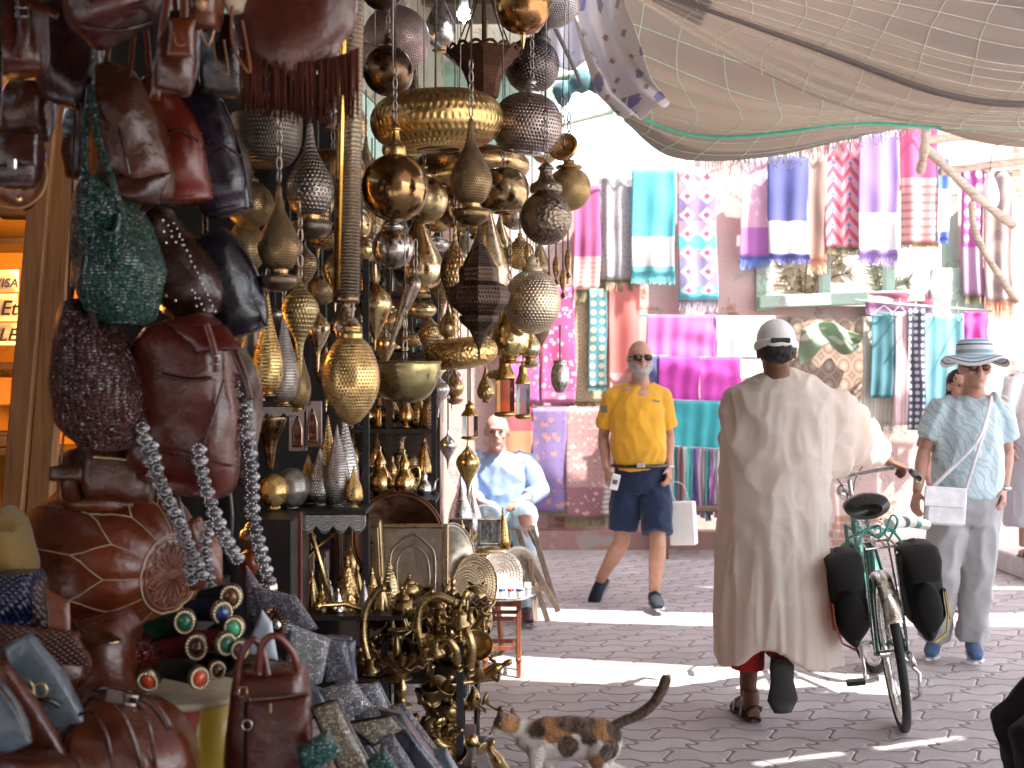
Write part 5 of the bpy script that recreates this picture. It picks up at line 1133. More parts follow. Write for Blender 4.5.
# ------------------------------------------------------------ pouf
def pouf():
    c = P(110, 562, 3.02); ax = V(.86, -.50, -.06).normalized(); m_ = frame(ax, V(0, 0, 1)); Rr, Aa = .196, .215
    root = thing('pouf', 'round rust leather pouf with cream stitched petals and a star medallion', 'pouf', c + V(0, 0, -.18))
    def surf(th, ph, off=0):   # th from pole
        r = Rr * math.sin(th) ** .85; z = Aa * (abs(math.cos(th)) ** .9) * (1 if math.cos(th) > 0 else -1)
        if th < .30: z = Aa * (math.cos(.30) ** .9) + (.30 - th) * .012
        s_ = abs(math.sin(ph * 6)) * math.sin(th) * .010 if th > .3 else 0
        d = V(r * math.cos(ph), r * math.sin(ph), z); d = d + d.normalized() * (s_ + off + .004 * fb(d, 8, 2)); return c + m_ @ d
    b = MB(); nu, nv = 96, 48; vs = [surf(PI * (j / nv) * .998 + .001, 2 * PI * i / nu) for j in range(nv + 1) for i in range(nu)]
    fs = [(j * nu + i, (j + 1) * nu + i, (j + 1) * nu + (i + 1) % nu, j * nu + (i + 1) % nu) for j in range(nv) for i in range(nu)]
    b.add(vs, fs); b.build('body', leather((.20, .055, .020), .33), root)
    stc = plain((.42, .30, .19), .8, name='thread', bump=0)
    b = MB(); N = 12
    def line(pts, r=.0016):
        q = []
        for (t0, p0), (t1, p1) in zip(pts, pts[1:]):
            for k in range(10): q.append(surf(t0 + (t1 - t0) * k / 10, p0 + (p1 - p0) * k / 10, .0015))
        q.append(surf(*pts[-1], .0015)); b.tube(q, r * .6, 4)
        # tiny stitches along
        for i in range(0, len(q) - 1):
            for t in (.25, .75): b.ball(q[i].lerp(q[i + 1], t), .0019, 5, 3)
    for k in range(N):
        p = 2 * PI * k / N; h = PI / N
        line([(.42, p), (.85, p)]); line([(.85, p), (1.12, p + h * .8), (1.25, p + h)]); line([(.85, p), (1.12, p - h * .8), (1.25, p - h)])
        line([(1.25, p + h), (1.7, p + h), (2.6, p + h)])
    ring = [surf(.42, 2 * PI * i / 60, .002) for i in range(60)]; b.tube(ring, .0026, 5, closed=True)
    b.build('stitching', stc, root)
    b = MB(); ring = [surf(.36, 2 * PI * i / 60, .0022) for i in range(60)]; b.tube(ring, .0015, 5, closed=True)
    for k in range(12):
        p = 2 * PI * k / 12; q = PI / 12
        for a, r0, r1 in ((p, .04, .33), ):
            b.tube([surf(r0, a, .003), surf(.2, a + .16, .003), surf(r1, a, .003), surf(.2, a - .16, .003)], .0018, 4, closed=True)
        b.tube([surf(.34, p - q, .003), surf(.24, p, .003), surf(.34, p + q, .003)], .0015, 4)
    b.build('medallion', plain((.28, .15, .08), .8, name='thread2', bump=0), root)
pouf()

# ------------------------------------------------------------ lower left heap
bag('straw_hat', 'yellow straw hat crown at the left edge', 'hat', [(-6, 516, 16), (2, 530, 22), (8, 560, 24), (12, 580, 26)], 2.75, .09, textile(((0, (.17, .10, .02)),), 'stripev', (.16, .09, .02), 1, 26, trans=.05), [('patch', 'brim', textile(((0, (.17, .10, .02)),), 'stripeu', (.16, .09, .02), 14, 1, trans=.05), [(-8, 512), (22, 524), (14, 534), (-8, 530)], .1, .004)])
bag('woven_bag', 'navy blue woven leather bag with a bright highlight at the left edge', 'bag', [(12, 574, 24), (14, 600, 27), (16, 625, 26)], 2.65, .06, leather((.022, .030, .09), .26, 'woven'), [], e=4, yaw=.2)
bag('woven_bag', 'grey brown woven bag panel right of the navy one', 'bag', [(34, 580, 8), (38, 605, 9), (44, 628, 9)], 2.68, .05, leather((.14, .10, .11), .35, 'woven'), [])
bag('leather_bag', 'open brown leather bag with an upright tab behind the braided flap bag', 'bag', [(92, 622, 34), (100, 650, 42), (108, 690, 40), (112, 705, 34)], 2.68, .10, leather((.12, .038, .022), .35), [
    ('patch4', 'upright_flap', leather((.26, .11, .08), .4), [(44, 588), (70, 602), (70, 636), (48, 628)], [2.62, 2.62, 2.60, 2.6], .006), ('tube', 'zip', brass_f, [(82, 648, 2.60), (100, 644, 2.585), (120, 642, 2.6)], .0035), ('patch4', 'flap', lB, [(70, 618), (98, 622), (122, 640), (86, 648)], [2.64, 2.64, 2.57, 2.57], .012)], e=3.2)
fbag = bag('satchel', 'brown satchel with a braided leather flap and a turn lock, lower left', 'satchel', [(30, 640, 46), (34, 665, 50), (44, 690, 46), (48, 700, 36)], 2.5, .06, lB, [
    ('patch4', 'flap', leather((.13, .042, .026), .26, 'woven'), [(-12, 624), (70, 630), (90, 668), (-10, 662)], [2.46, 2.46, 2.40, 2.40], .008), ('balls', 'turn_lock', metal((.2, .15, .1), .3), [(46, 660, 2.385, .008), (50, 664, 2.385, .006), (42, 663, 2.385, .005)])], e=3.4, yaw=.1)
bag('wallet_bag', 'slate blue flat leather bag with a double brass ring, lower left', 'bag', [(18, 640, 16), (38, 675, 21), (60, 715, 22), (78, 750, 20)], 2.36, .022, leather((.13, .17, .20), .25), [
    ('ring', 'ring', brass_f, 23, 690, 11, 2.32, .0018), ('ring', 'ring', brass_f, 40, 690, 7, 2.32, .002), ('tube', 'band', lD, [(30, 698, 2.33), (48, 700, 2.325), (60, 706, 2.335)], .005)], e=5, wr=.002)
bag('wallet_bag', 'dark brown strap edged bag below the slate blue one', 'bag', [(-6, 666, 14), (18, 705, 17), (44, 745, 17), (60, 775, 15)], 2.30, .02, leather((.10, .032, .020), .3), [], e=4, wr=.002)
bag('wallet_bag', 'small slate blue leather bag in the bottom left corner', 'bag', [(-12, 690, 14), (4, 720, 18), (14, 748, 18)], 2.22, .02, leather((.10, .14, .17), .25), [('tube', 'piping', lB, [(-4, 682, 2.195), (14, 706, 2.19), (30, 738, 2.195)], .003)], e=5, wr=.002)
bag('wallet_bag', 'brown rolled leather edge along the bottom left', 'bag', [(-20, 762, 14), (20, 764, 15), (60, 770, 14), (80, 790, 12)], 2.22, .04, lB, [])
bag('duffel_bag', 'large chestnut leather duffel bag with a buckled end, at the bottom left', 'duffel bag', [(66, 742, 30), (88, 740, 43), (122, 746, 50), (150, 756, 45), (168, 774, 32), (174, 792, 22)], 2.45, .14, leather((.15, .050, .026), .24), [
    ('tube', 'seam', lB, [(86, 692, 2.36), (118, 706, 2.31), (140, 760, 2.305), (144, 800, 2.34)], .005), ('tube', 'seam', lB, [(122, 692, 2.37), (148, 722, 2.31), (158, 790, 2.33)], .004),
    ('tube', 'seam', lB, [(70, 720, 2.36), (92, 712, 2.33), (108, 740, 2.31), (116, 790, 2.32)], .004), ('box', 'buckle_keeper', lB, (118, 696, 2.31), (.045, .012, .03), (0, R(12), 0)), ('buckle', 'buckle', steel_f, 130, 700, 14, 9, 2.30, .003, R(10)), ('strap', 'handle', lB, [(96, 694, 2.36), (110, 690, 2.35), (150, 702, 2.33), (170, 730, 2.33)], 8)], e=2.6)
# brown briefcase with two handles
hb = bag('handbag', 'upright mahogany briefcase bag with two arched handles', 'handbag', [(270, 668, 33), (270, 690, 38), (270, 730, 41), (270, 775, 43), (270, 800, 42)], 2.62, .075, leather((.125, .026, .019), .32), [
    ('strap', 'handle', lR, [(236, 694, 2.55), (240, 660, 2.54), (252, 640, 2.54), (262, 650, 2.55), (268, 676, 2.55)], 7, .8), ('strap', 'handle', lR, [(258, 674, 2.52), (262, 645, 2.51), (276, 636, 2.51), (292, 652, 2.52), (298, 672, 2.53)], 7, .8),
    ('patch', 'front_pocket', leather((.115, .024, .018), .32), [(244, 702), (310, 694), (312, 800), (244, 800)], .082, .008), ('tube', 'zip', metal((.25, .2, .12), .4), [(250, 700, 2.528), (282, 697, 2.525), (308, 692, 2.53)], .003), ('ring', 'ring', metal((.5, .45, .4), .3), 247, 725, 5, 2.53, .002), ('box', 'zip_pull', metal((.25, .2, .12), .4), (270, 708, 2.525), (.007, .004, .022)), ('buckle', 'buckle', brass_f, 243, 692, 8, 10, 2.53)], e=4.5, wr=.003)
# ------------------------------------------------------------ yellow tin of cuffs
tin = thing('cardboard_box', 'yellow and red printed paper box holding the jewelled cuffs', 'box', P(200, 790, 2.7))
def tinmat():
    t = NT('printed_card'); s_ = t.sep(t.uv()); u, v = s_[0], s_[1]
    c = t.mix(t.math('GREATER_THAN', t.math('ADD', t.math('MULTIPLY', t.math('SINE', t.math('MULTIPLY', u, 26)), .25), t.math('MULTIPLY', v, .5)), .36), (.62, .42, .03), (.40, .02, .02))
    t.p(Base_Color=c, Roughness=.45, Coat_Weight=.3); return t.m
b = MB(); c0 = P(186, 790, 2.78); b.lathe([(.118, 0), (.125, .10), (.132, .215), (.128, .216), (.122, .1), (.114, .004)], 48, c0, sx=1.0); b.build('wall', tinmat(), tin)
b = MB(); b.lathe([(.127, .205), (.135, .21), (.135, .222), (.127, .224)], 48, c0); b.build('rim', plain((.6, .52, .35), .5, name='card_rim'), tin)
# cuffs
stones = {'green': (.01, .16, .09), 'light green': (.06, .32, .16), 'blue': (.02, .06, .22), 'brown': (.07, .025, .012), 'violet': (.15, .06, .14), 'orange': (.50, .06, .015), 'amber': (.14, .06, .02)}
def cuff(label, x, y, rpx, Y, stone, band, bx, by, lean=0.0, yaw=0.0):
    root = thing('jewelled_cuff', label, 'bracelet', P(bx, by, Y + .05), 'velvet cuffs with stone medallions')
    c = P(x, y, Y); k = rpx * Y / FPX
    m_ = Euler((R(90) + lean, 0, yaw)).to_matrix()
    b = MB(); b.lathe([(k * 1.0, -.012), (k * 1.02, -.002), (k * .95, .004), (k * .5, .005)], 28, c, m_, sx=.86); b.build('mount', metal((.30, .24, .15), .35), root)
    b = MB()
    for i in range(20):
        a = 2 * PI * i / 20; b.ball(c + m_ @ V(math.cos(a) * k * .82 * .86, math.sin(a) * k * .82, .006), k * .13, 8, 5)
    b.build('beads', metal((.80, .70, .50), .25, tarnish=.15), root)
    b = MB(); b.ball(c + m_ @ V(0, 0, .004), (k * .52, k * .64, k * .38), 20, 12, m_)
    t = leather(stones[stone], .08, wr=.1); b.build('stone', t, root)
    # band: a wide velvet tube going back
    b2 = P(bx, by, Y + .09); d = (b2 - c)
    b = MB(); b.tube([c + V(0, .012, 0), c + d * .4 + V(0, .02, 0), c + d], [k * .95, k * 1.1, k * 1.0], 18, ell=.85); b.build('band', suede(band), root)
VB, VG, VR, VN = (.012, .010, .010), (.006, .035, .018), (.11, .008, .010), (.008, .010, .03)
cuff('green stone cuff on a dark green band, upper left of the tin', 185, 622, 13, 2.70, 'green', VG, 150, 632)
cuff('brown stone cuff just below the green one on the left', 197, 647, 14, 2.66, 'brown', VR, 165, 650)
cuff('blue stone cuff on a navy band, left of the amber one', 222, 613, 12.5, 2.72, 'blue', VN, 192, 610, yaw=.5)
cuff('amber brown stone cuff at the top of the heap', 231, 597, 13, 2.76, 'amber', VB, 205, 600)
cuff('light green stone cuff at the right, below the amber one', 234, 628, 12, 2.66, 'light green', VB, 215, 635)
cuff('second green stone cuff on a red band, in the middle', 226, 644, 12, 2.63, 'green', VR, 196, 640, yaw=.5)
cuff('violet stone cuff, lowest at the right', 240, 650, 10.5, 2.62, 'violet', VB, 225, 665)
cuff('orange stone cuff on a black band, lowest in front', 199, 678, 12, 2.58, 'orange', VB, 165, 668, yaw=.5)
cuff('orange brown stone cuff at the left end of the heap', 148, 680, 13, 2.64, 'orange', VR, 140, 655, lean=.5)
cuff('dull red stone cuff between the orange and the violet ones', 217, 670, 10, 2.62, 'brown', VB, 205, 660, yaw=.4)
bag('wallet_bag', 'glossy red crocodile leather roll left of the green cuff', 'bag', [(124, 640, 12), (136, 652, 18), (152, 666, 16)], 2.72, .06, leather((.16, .012, .014), .2, 'croc'), [], wr=.012)
# ------------------------------------------------------------ concho belts
def belt(label, pts, Y, n, rp, mat=None):
    q = bez([P(*p) for p in pts], 12); root = thing('concho_belt', label, 'belt', q[-1], 'silver concho belts')
    b = MB(); b.tube(q, M_(rp * .62, Y), 8, ell=.18, up=(0, 1, 0)); b.build('strap', leather((.02, .014, .012)), root)
    L = [0]
    for i in range(1, len(q)): L.append(L[-1] + (q[i] - q[i - 1]).length)
    r = M_(rp, Y); co = MB(); st_ = MB()
    for k in range(n):
        s_ = L[-1] * (k + .5) / n; i = max(j for j in range(len(L)) if L[j] <= s_); i = min(i, len(q) - 2)
        p = q[i].lerp(q[i + 1], (s_ - L[i]) / max(1e-6, L[i + 1] - L[i])) + V(0, -.008, 0); m_ = Euler((R(90), 0, 0)).to_matrix() @ Euler((random.uniform(-.25, .25), random.uniform(-.3, .3), 0)).to_matrix()
        co.lathe([(r, -.002), (r * 1.02, .0), (r * .92, .0025), (r * .5, .0015), (r * .42, .005), (r * .2, .007), (.0002, .0075)], 16, p, m_ @ Matrix.Diagonal((1.12, .8, 1)))
        for a in range(10): st_.ball(p + m_ @ V(math.cos(a * PI / 5) * r * .72, math.sin(a * PI / 5) * r * .74 * 1, .002), r * .14, 6, 4)
        st_.ball(p + m_ @ V(0, 0, .003), (r * .30, r * .24, r * .2), 8, 6, m_)
    o1 = co.build('conchos', metal((.26, .25, .26), .35, tarnish=.8), root); o2 = st_.build('studs', metal(SILVER, .2, tarnish=.1), root)
belt('silver concho belt hanging from the backpack down beside the pouf, left one', [(142, 422, 2.70), (150, 458, 2.70), (168, 500, 2.72), (188, 545, 2.74), (192, 585, 2.76)], 2.72, 15, 7)
belt('silver concho belt crossing the pouf beside the left one', [(152, 440, 2.68), (162, 480, 2.70), (182, 525, 2.72), (206, 580, 2.74)], 2.7, 13, 6)
belt('silver concho belt running from below the backpack to the tin', [(199, 444, 2.72), (204, 480, 2.74), (222, 530, 2.76), (240, 562, 2.8)], 2.75, 12, 7.5)
belt('long dark concho belt hanging straight down, right of the backpack', [(244, 372, 2.9), (246, 420, 2.9), (252, 470, 2.9), (254, 520, 2.92), (270, 585, 2.95)], 2.9, 20, 7.5)
belt('short thin concho belt at the right of the pouf', [(212, 520, 2.86), (206, 550, 2.86), (214, 600, 2.84)], 2.86, 9, 6)
# leather straps dangling beneath backpack
cords('dangling_straps', 'two dark leather straps hanging between the belts, below the backpack', [[(176, 490, 2.9), (190, 540, 2.9), (200, 580, 2.9)], [(228, 480, 2.95), (232, 520, 2.95), (228, 560, 2.95)]], lD, .005)
bag('leather_bag', 'pinkish brown leather pouch among the belts right of the pouf', 'pouch', [(190, 520, 10), (200, 550, 17), (210, 585, 17)], 3.0, .05, leather((.20, .08, .06)), [])
# pearl knob lamps near (250,540)
lamp('pale gold egg shaped knob on the lower shelf beside the belts', 250, 3.3, [('body', globe(250, 537, 11), metal((.7, .58, .38), .2)), ('cap', [(6, 528), (4, 524), (1, 521)], mg)], name='brass_egg', cat='ornament', group=None, cord_y=536)
lamp('small terracotta and black ornament under the gold egg', 251, 3.28, [('body', globe(251, 562, 13, 1.1), leather((.20, .045, .015)))], name='ceramic_ornament', cat='ornament', group=None, cord_y=561)
lamp('pale silver gold ball at the end of the concho belt', 269, 3.2, [('body', globe(270, 588, 9), metal((.72, .66, .5), .2))], name='metal_ball', cat='ornament', group=None, cord_y=587)
# ------------------------------------------------------------ silver and beaded purses down the side
def purse(label, quad, Y, mat, thick=.018, Ys=None, extra=None, name='clutch_purse'):
    cx = sum(q[0] for q in quad) / 4; cy = max(q[1] for q in quad); Ys = Ys or [Y] * 4
    root = thing(name, label, 'purse', P(cx, cy, Y), 'sequinned and leather purses down the side of the table')
    tl, tr, br, bl = [P(q[0], q[1], Ys[i]) for i, q in enumerate(quad)]
    n_ = (tr - tl).cross(bl - tl).normalized()
    if n_.y > 0: n_ = -n_
    sd_ = cx
    def fn(u, v, s_=1):
        e = (1 - (2 * u - 1) ** 6) * (1 - (2 * v - 1) ** 6); p = tl.lerp(tr, u).lerp(bl.lerp(br, u), 1 - v)
        return p + n_ * (s_ * thick * (.35 + .65 * e) + .012 * fb(p, 7, sd_) + .005 * fb(p, 19, sd_))
    b = MB(); N = 16; b.grid(fn, N, N); k = len(b.v); W = N + 1
    b2 = MB(); b2.grid(lambda u, v: fn(u, v, -1), N, N); b.v += b2.v; b.f += [tuple(a + k for a in f[::-1]) for f in b2.f]; b.uv += [q[::-1] for q in b2.uv]; b.sm += b2.sm
    rim = [i for i in range(W)] + [j * W + N for j in range(1, W)] + [N * W + i for i in range(N - 1, -1, -1)] + [j * W for j in range(N - 1, 0, -1)]
    for a, c in zip(rim, rim[1:] + rim[:1]): b.f.append((a, a + k, c + k, c)); b.uv.append(None); b.sm.append(False)
    b.build('body', mat, root)
    if extra == 'flap':
        b = MB(); b.grid(lambda u, v: fn(u, .45 + .56 * v) + n_ * (.004 + .004 * (1 - v)), 14, 8, .003); b.build('flap', mat, root)
    if extra == 'edge':
        b = MB(); b.tube([fn(0, v, .2) for v in [i / 8 for i in range(9)]] + [fn(u, 1, .2) for u in [i / 8 for i in range(1, 9)]] + [fn(1, 1 - v, .2) for v in [i / 8 for i in range(1, 9)]] + [fn(1 - u, 0, .2) for u in [i / 8 for i in range(1, 8)]], .005, 6, closed=True); b.build('piping', lK, root)
    return root, fn, n_
seq = leather((.42, .42, .46), .3, 'sequin'); seqd = leather((.20, .19, .24), .32, 'sequin'); seqg = leather((.45, .40, .32), .3, 'sequin'); slate = leather((.16, .20, .27), .3); blk = leather((.02, .02, .028), .28)
teal = leather((.02, .17, .14), .28, 'croc')
purse('grey sequinned shawl like purse draped highest beside the cuffs', [(246, 566), (262, 588), (268, 640), (248, 618)], 3.1, seqd)
purse('silver sequinned purse behind the beaded brooch', [(252, 586), (296, 596), (318, 628), (262, 640)], 3.0, seqd)
b_, fn_, n_ = purse('pale grey stiff triangular leather flap standing by the briefcase handles', [(262, 610), (272, 622), (278, 660), (244, 652)], 2.85, leather((.42, .46, .55), .35), .008)
root = thing('beaded_brooch', 'oval black beaded brooch with a pearl centre on the grey purses', 'brooch', P(280, 640, 2.9)); c = P(278, 624, 2.9); m_ = Euler((R(75), R(-30), 0)).to_matrix()
b = MB(); b.lathe([(.038, -.006), (.04, 0), (.03, .007), (.015, .009)], 28, c, m_, sx=.7); b.build('mount', leather((.015, .01, .012)), root)
b = MB()
for i in range(22): a = 2 * PI * i / 22; b.tube([c + m_ @ V(math.cos(a) * .028 * .4, math.sin(a) * .02, .009), c + m_ @ V(math.cos(a) * .04 * .7, math.sin(a) * .04, .002)], .0018, 5)
b.build('beads', metal((.2, .12, .1), .3), root)
b = MB(); b.ball(c + m_ @ V(0, 0, .01), (.010, .014, .008), 14, 10, m_); b.build('pearl', metal((.8, .76, .66), .15, tarnish=.1), root)
purse('bright silver embossed purse right behind the briefcase', [(290, 624), (330, 640), (322, 682), (284, 690)], 2.95, leather((.62, .63, .68), .25, 'sequin'))
purse('grey violet sequinned purse leaning right of the bright silver one', [(318, 634), (346, 640), (352, 676), (326, 682)], 3.1, seqd)
purse('slate leather strip purse with square silver studs', [(330, 638), (356, 640), (354, 680), (334, 682)], 3.25, leather((.10, .11, .16), .3), .014)
p_, fn_, n_ = purse('slate blue patterned purse with a blue stone, standing by the brass taps', [(328, 634), (352, 636), (358, 684), (336, 686)], 3.35, leather((.13, .14, .20), .3), .016)
b = MB()
for i in range(26): b.ball(fn_(random.uniform(.15, .85), random.uniform(.55, .95)) + n_ * .003, .0032, 6, 4)
b.build('silver_studs', metal(SILVER, .2, tarnish=.1), p_)
purse('silver sequinned flap purse, upper one of the pair behind the beaded clutch', [(320, 690), (352, 680), (372, 706), (340, 724)], 2.85, seq, extra='flap')
purse('silver sequinned flap purse with black piping, right of its twin', [(346, 684), (378, 682), (392, 712), (358, 722)], 2.95, seq, extra='edge')
purse('silver purse with pointed black tail in the middle of the heap', [(346, 724), (392, 716), (404, 730), (374, 744)], 2.8, seqg, .01, extra='edge')
purse('long clutch covered in gold and silver beads, leaning beside the teal one', [(312, 708), (336, 700), (374, 770), (346, 782)], 2.62, leather((.48, .40, .28), .25, 'sequin'), .022, extra='edge')
purse('teal crocodile leather purse at the bottom, right of the briefcase', [(298, 746), (328, 730), (342, 752), (304, 780)], 2.5, teal, .022, extra='flap')
purse('teal crocodile leather purse cut off by the bottom edge', [(366, 762), (384, 748), (400, 772), (378, 790)], 2.55, teal, .02)
purse('smooth blue black leather bag sliding down the right side of the heap', [(378, 708), (402, 712), (450, 775), (420, 780)], 2.85, leather((.025, .032, .06), .22), .035)
purse('dotted grey strap purse along the far right of the heap', [(392, 706), (404, 704), (458, 775), (440, 785)], 2.95, leather((.26, .25, .28), .3, 'sequin'), .012)
purse('grey dotted purse in front of the blue black bag', [(378, 738), (392, 734), (424, 784), (398, 790)], 2.7, seqd, .015)
purse('slate blue purse with silver ring pattern at the bottom', [(432, 750), (446, 748), (462, 775), (438, 785)], 2.9, slate, .014)
purse('black leather purse under the silver ones', [(340, 730), (372, 740), (386, 760), (362, 764)], 2.86, blk, .02)
purse('slate blue leather purse peeping between the silver ones and the taps', [(300, 680), (322, 690), (330, 712), (306, 706)], 2.98, slate, .02)
# table that carries the goods (cloth covered, stepped)
tbl = thing('display_table', 'cloth covered stepped table under the leather goods', 'table', (-1.0, 2.8, 0))
b = MB()
tc = cloth((.03, .022, .022))
b.prism([(-1.6, 2.0), (-.42, 2.0), (-.50, 2.75), (-.62, 3.4), (-1.6, 3.4)], (0, 0, .5), (0, 0, .02), (1, 0, 0), (0, 1, 0)); b.build('lower_step', tc, tbl)
b = MB(); b.prism([(-1.6, 2.55), (-.70, 2.75), (-.52, 3.05), (-.72, 3.5), (-1.6, 3.5)], (0, 0, .28), (0, 0, .521), (1, 0, 0), (0, 1, 0)); b.build('middle_step', tc, tbl)
b = MB(); b.prism([(-1.7, 2.95), (-.80, 3.1), (-.80, 3.55), (-1.7, 3.55)], (0, 0, .16), (0, 0, .802), (1, 0, 0), (0, 1, 0)); b.build('upper_step', tc, tbl)
# ------------------------------------------------------------ standing lamps, teapots, trays
bmt = metal((.06, .06, .065), .5)
def stand(label, cx, yb, Y, prof, mat, name='table_lamp', cat='lamp', group='metal table lamps on the shelf', extra=None, sides=32, tilt=None):
    """px profile relative to cx; sits on yb"""
    root = thing(name, label, cat, P(cx, yb, Y), group); k = Y / FPX; b = MB()
    q = [(r * k, h * k) for r, h in prof]; q = spl(q, 4) if sides == 32 else q
    Mt = Euler(tilt).to_matrix() if tilt else None
    b.lathe(q, sides, P(cx, yb, Y), Mt); b.build('body', mat, root)
    if extra: extra(root, P(cx, yb, Y), k, Mt or Matrix.Identity(3))
    return root
def foot(root, p, k, M):
    b = MB()
    for a in range(3): b.ball(p + M @ V(math.cos(a * 2.1) * 5 * k, math.sin(a * 2.1) * 5 * k, 1.6 * k), 1.8 * k, 8, 6)
    b.build('feet', mg, root)
sh = thing('shelf_rack', 'dark iron rack with filigree edges carrying the table lamps', 'shelf', P(310, 620, 3.9))
def shelf_board(root, x0, x1, y, Y, dep=.22, mat=None, edge=True, drop=18):
    a = P(x0, y, Y - dep / 2); c = P(x1, y, Y - dep / 2); b = MB(); b.box(((a.x + c.x) / 2, Y, a.z - .008), (c.x - a.x, dep, .014), bev=.002); b.build('shelf', mat or bmt, root)
    if edge:
        b = MB(); k = Y / FPX; z = a.z - .016
        b.grid(lambda u, v: V(a.x + (c.x - a.x) * u, Y - dep / 2 - .004, z - (1 - v) * (drop * .55 + drop * .45 * abs(math.sin(u * PI * max(2, int((x1 - x0) / 14))))) * k), 60, 4, .003)
        b.build('filigree', metal((.45, .44, .42), .35, 'pierced', .4, 60, 6), root)
shelf_board(sh, 283, 366, 510, 3.9); shelf_board(sh, 252, 300, 402, 3.95, drop=10); shelf_board(sh, 252, 286, 512, 3.85, edge=False)
for x in (254, 366):
    b = MB(); a = P(x, 400, 4.0); b.box((a.x, 4.0, .95), (.02, .02, 1.9)); b.build('upright', bmt, sh)
pear = lambda r, h: [(r * .45, 0), (r * .5, 2), (r * .3, 4), (r * .55, 6), (r * .95, h * .22), (r, h * .34), (r * .85, h * .5), (r * .5, h * .68), (r * .22, h * .84), (r * .1, h * .95), (.3, h)]
ballp = lambda r: [(r * .4, 0), (r * .35, 3), (r * .6, 5), (r * .98, 5 + r * .6), (r, 5 + r * .95), (r * .85, 5 + r * 1.5), (r * .4, 5 + r * 1.9), (r * .1, 5 + r * 2.0)]
stand('gold pierced ball lamp, first on the lamp shelf', 274, 509, 3.80, ballp(15), mp_g, extra=foot)
stand('silver pierced ball lamp, second on the lamp shelf', 292, 509, 3.86, ballp(18), mp_p, extra=foot)
stand('pointed gold pierced lamp behind the silver ball lamp', 308, 507, 3.98, pear(15, 52), mp_g)
stand('tall pewter egg lamp, fourth on the lamp shelf', 320, 508, 3.93, pear(16, 60), metal((.5, .47, .42), .28, 'engraved', .35, 40, 24))
stand('tall brass spire lamp, fifth on the lamp shelf', 328, 507, 4.0, pear(13, 92), mp_g)
stand('slender pewter spire lamp, sixth on the lamp shelf', 337, 508, 3.9, pear(13, 84), mp_p)
stand('silver teardrop lamp, seventh and tallest on the lamp shelf', 345, 507, 3.98, pear(14, 96), metal((.6, .58, .54), .25, 'pierced', .4, 52, 30))
stand('small gold teardrop lamp at the right end of the lamp shelf', 354, 509, 3.88, pear(9, 44), mp_g)
stand('small pewter egg lamp on the small upper shelf', 262, 401, 3.9, ballp(9), mpw); stand('little dark silver lamp on the small upper shelf, right one', 277, 401, 3.92, ballp(9), mp_p)
lamp('dark lidded funnel lamp under the small upper shelf', 270, 4.0, [('body', [(3, 470), (5, 455), (8, 440), (15, 425), (17, 418), (15, 417), (5, 424)], mo)], cord_y=405)
# framed little arches (photo frames) between lamps
for i, (x, y, w_, h_, lab) in enumerate(((298, 430, 18, 42, 'narrow brass framed arch mirror behind the lamps, left one'), (313, 424, 18, 46, 'narrow brass framed arch mirror behind the lamps, right one'))):
    root = thing('arch_mirror', lab, 'mirror', P(x, y + h_ / 2, 4.05), 'arch mirrors behind the lamps'); c = P(x, y, 4.05); k = 4.05 / FPX
    b = MB(); b.box(c, (w_ * k, .012, h_ * k), bev=.002); b.build('frame', plain((.42, .32, .3), .4, name='bone_inlay'), root)
    b = MB(); b.grid(lambda u, v: c + V((u - .5) * (w_ * .55) * k * (1 if v < .6 else (1 - (v - .6) * 2.2)), -.010, (v - .55) * h_ * .75 * k), 8, 12, .003); b.build('mirror_glass', metal((.7, .5, .4), .12, tarnish=.1), root)
# teapots
def teapot(label, cx, yb, Y, s_, mat, spout=1, name='teapot'):
    root = thing(name, label, 'teapot', P(cx, yb, Y), 'teapots on the shelves'); k = Y / FPX * s_; p = P(cx, yb, Y); b = MB()
    b.lathe(spl([(8 * k, 0), (7 * k, 2 * k), (11 * k, 7 * k), (13 * k, 14 * k), (11 * k, 22 * k), (6 * k, 30 * k), (5.5 * k, 34 * k)], 4), 28, p); b.build('body', mat, root)
    b = MB(); b.lathe(spl([(6.5 * k, 34 * k), (5.5 * k, 38 * k), (3 * k, 43 * k), (1 * k, 48 * k), (1.6 * k, 50 * k), (.3 * k, 53 * k)], 4), 20, p); b.build('lid', mat, root)
    b = MB(); b.tube(bez([p + V(spout * 11 * k, 0, 12 * k), p + V(spout * 17 * k, 0, 16 * k), p + V(spout * 19 * k, 0, 27 * k), p + V(spout * 24 * k, 0, 33 * k)], 6), [3 * k - 2 * k * i / 18 for i in range(19)], 10); b.build('spout', mat, root)
    b = MB(); b.tube(bez([p + V(-spout * 6 * k, 0, 30 * k), p + V(-spout * 15 * k, 0, 33 * k), p + V(-spout * 17 * k, 0, 20 * k), p + V(-spout * 11 * k, 0, 9 * k)], 6), 1.3 * k, 8); b.build('handle', mat, root)
    return root
ts = thing('tea_shelf', 'dark shelf behind the copper tray carrying the teapots', 'shelf', P(400, 620, 4.7)); shelf_board(ts, 366, 436, 500, 4.7, .3, edge=False); 
for x in (366, 434):
    b = MB(); a = P(x, 500, 4.8); b.box((a.x, 4.8, .75), (.02, .02, 1.5)); b.build('upright', bmt, ts)
mgb = metal((.85, .62, .26), .13, tarnish=.2)
teapot('wide gold coffee pot with a tall lid on the tea shelf', 380, 498, 4.62, 1.0, metal((.7, .5, .22), .18, tarnish=.3)); teapot('bright gold jug shaped teapot beside the wide coffee pot', 404, 497, 4.6, .92, mgb, -1)
teapot('silver teapot at the back of the tea shelf', 424, 498, 4.75, .6, ms); teapot('small brass teapot between the two gold ones, at the back', 392, 498, 4.85, .8, mb)
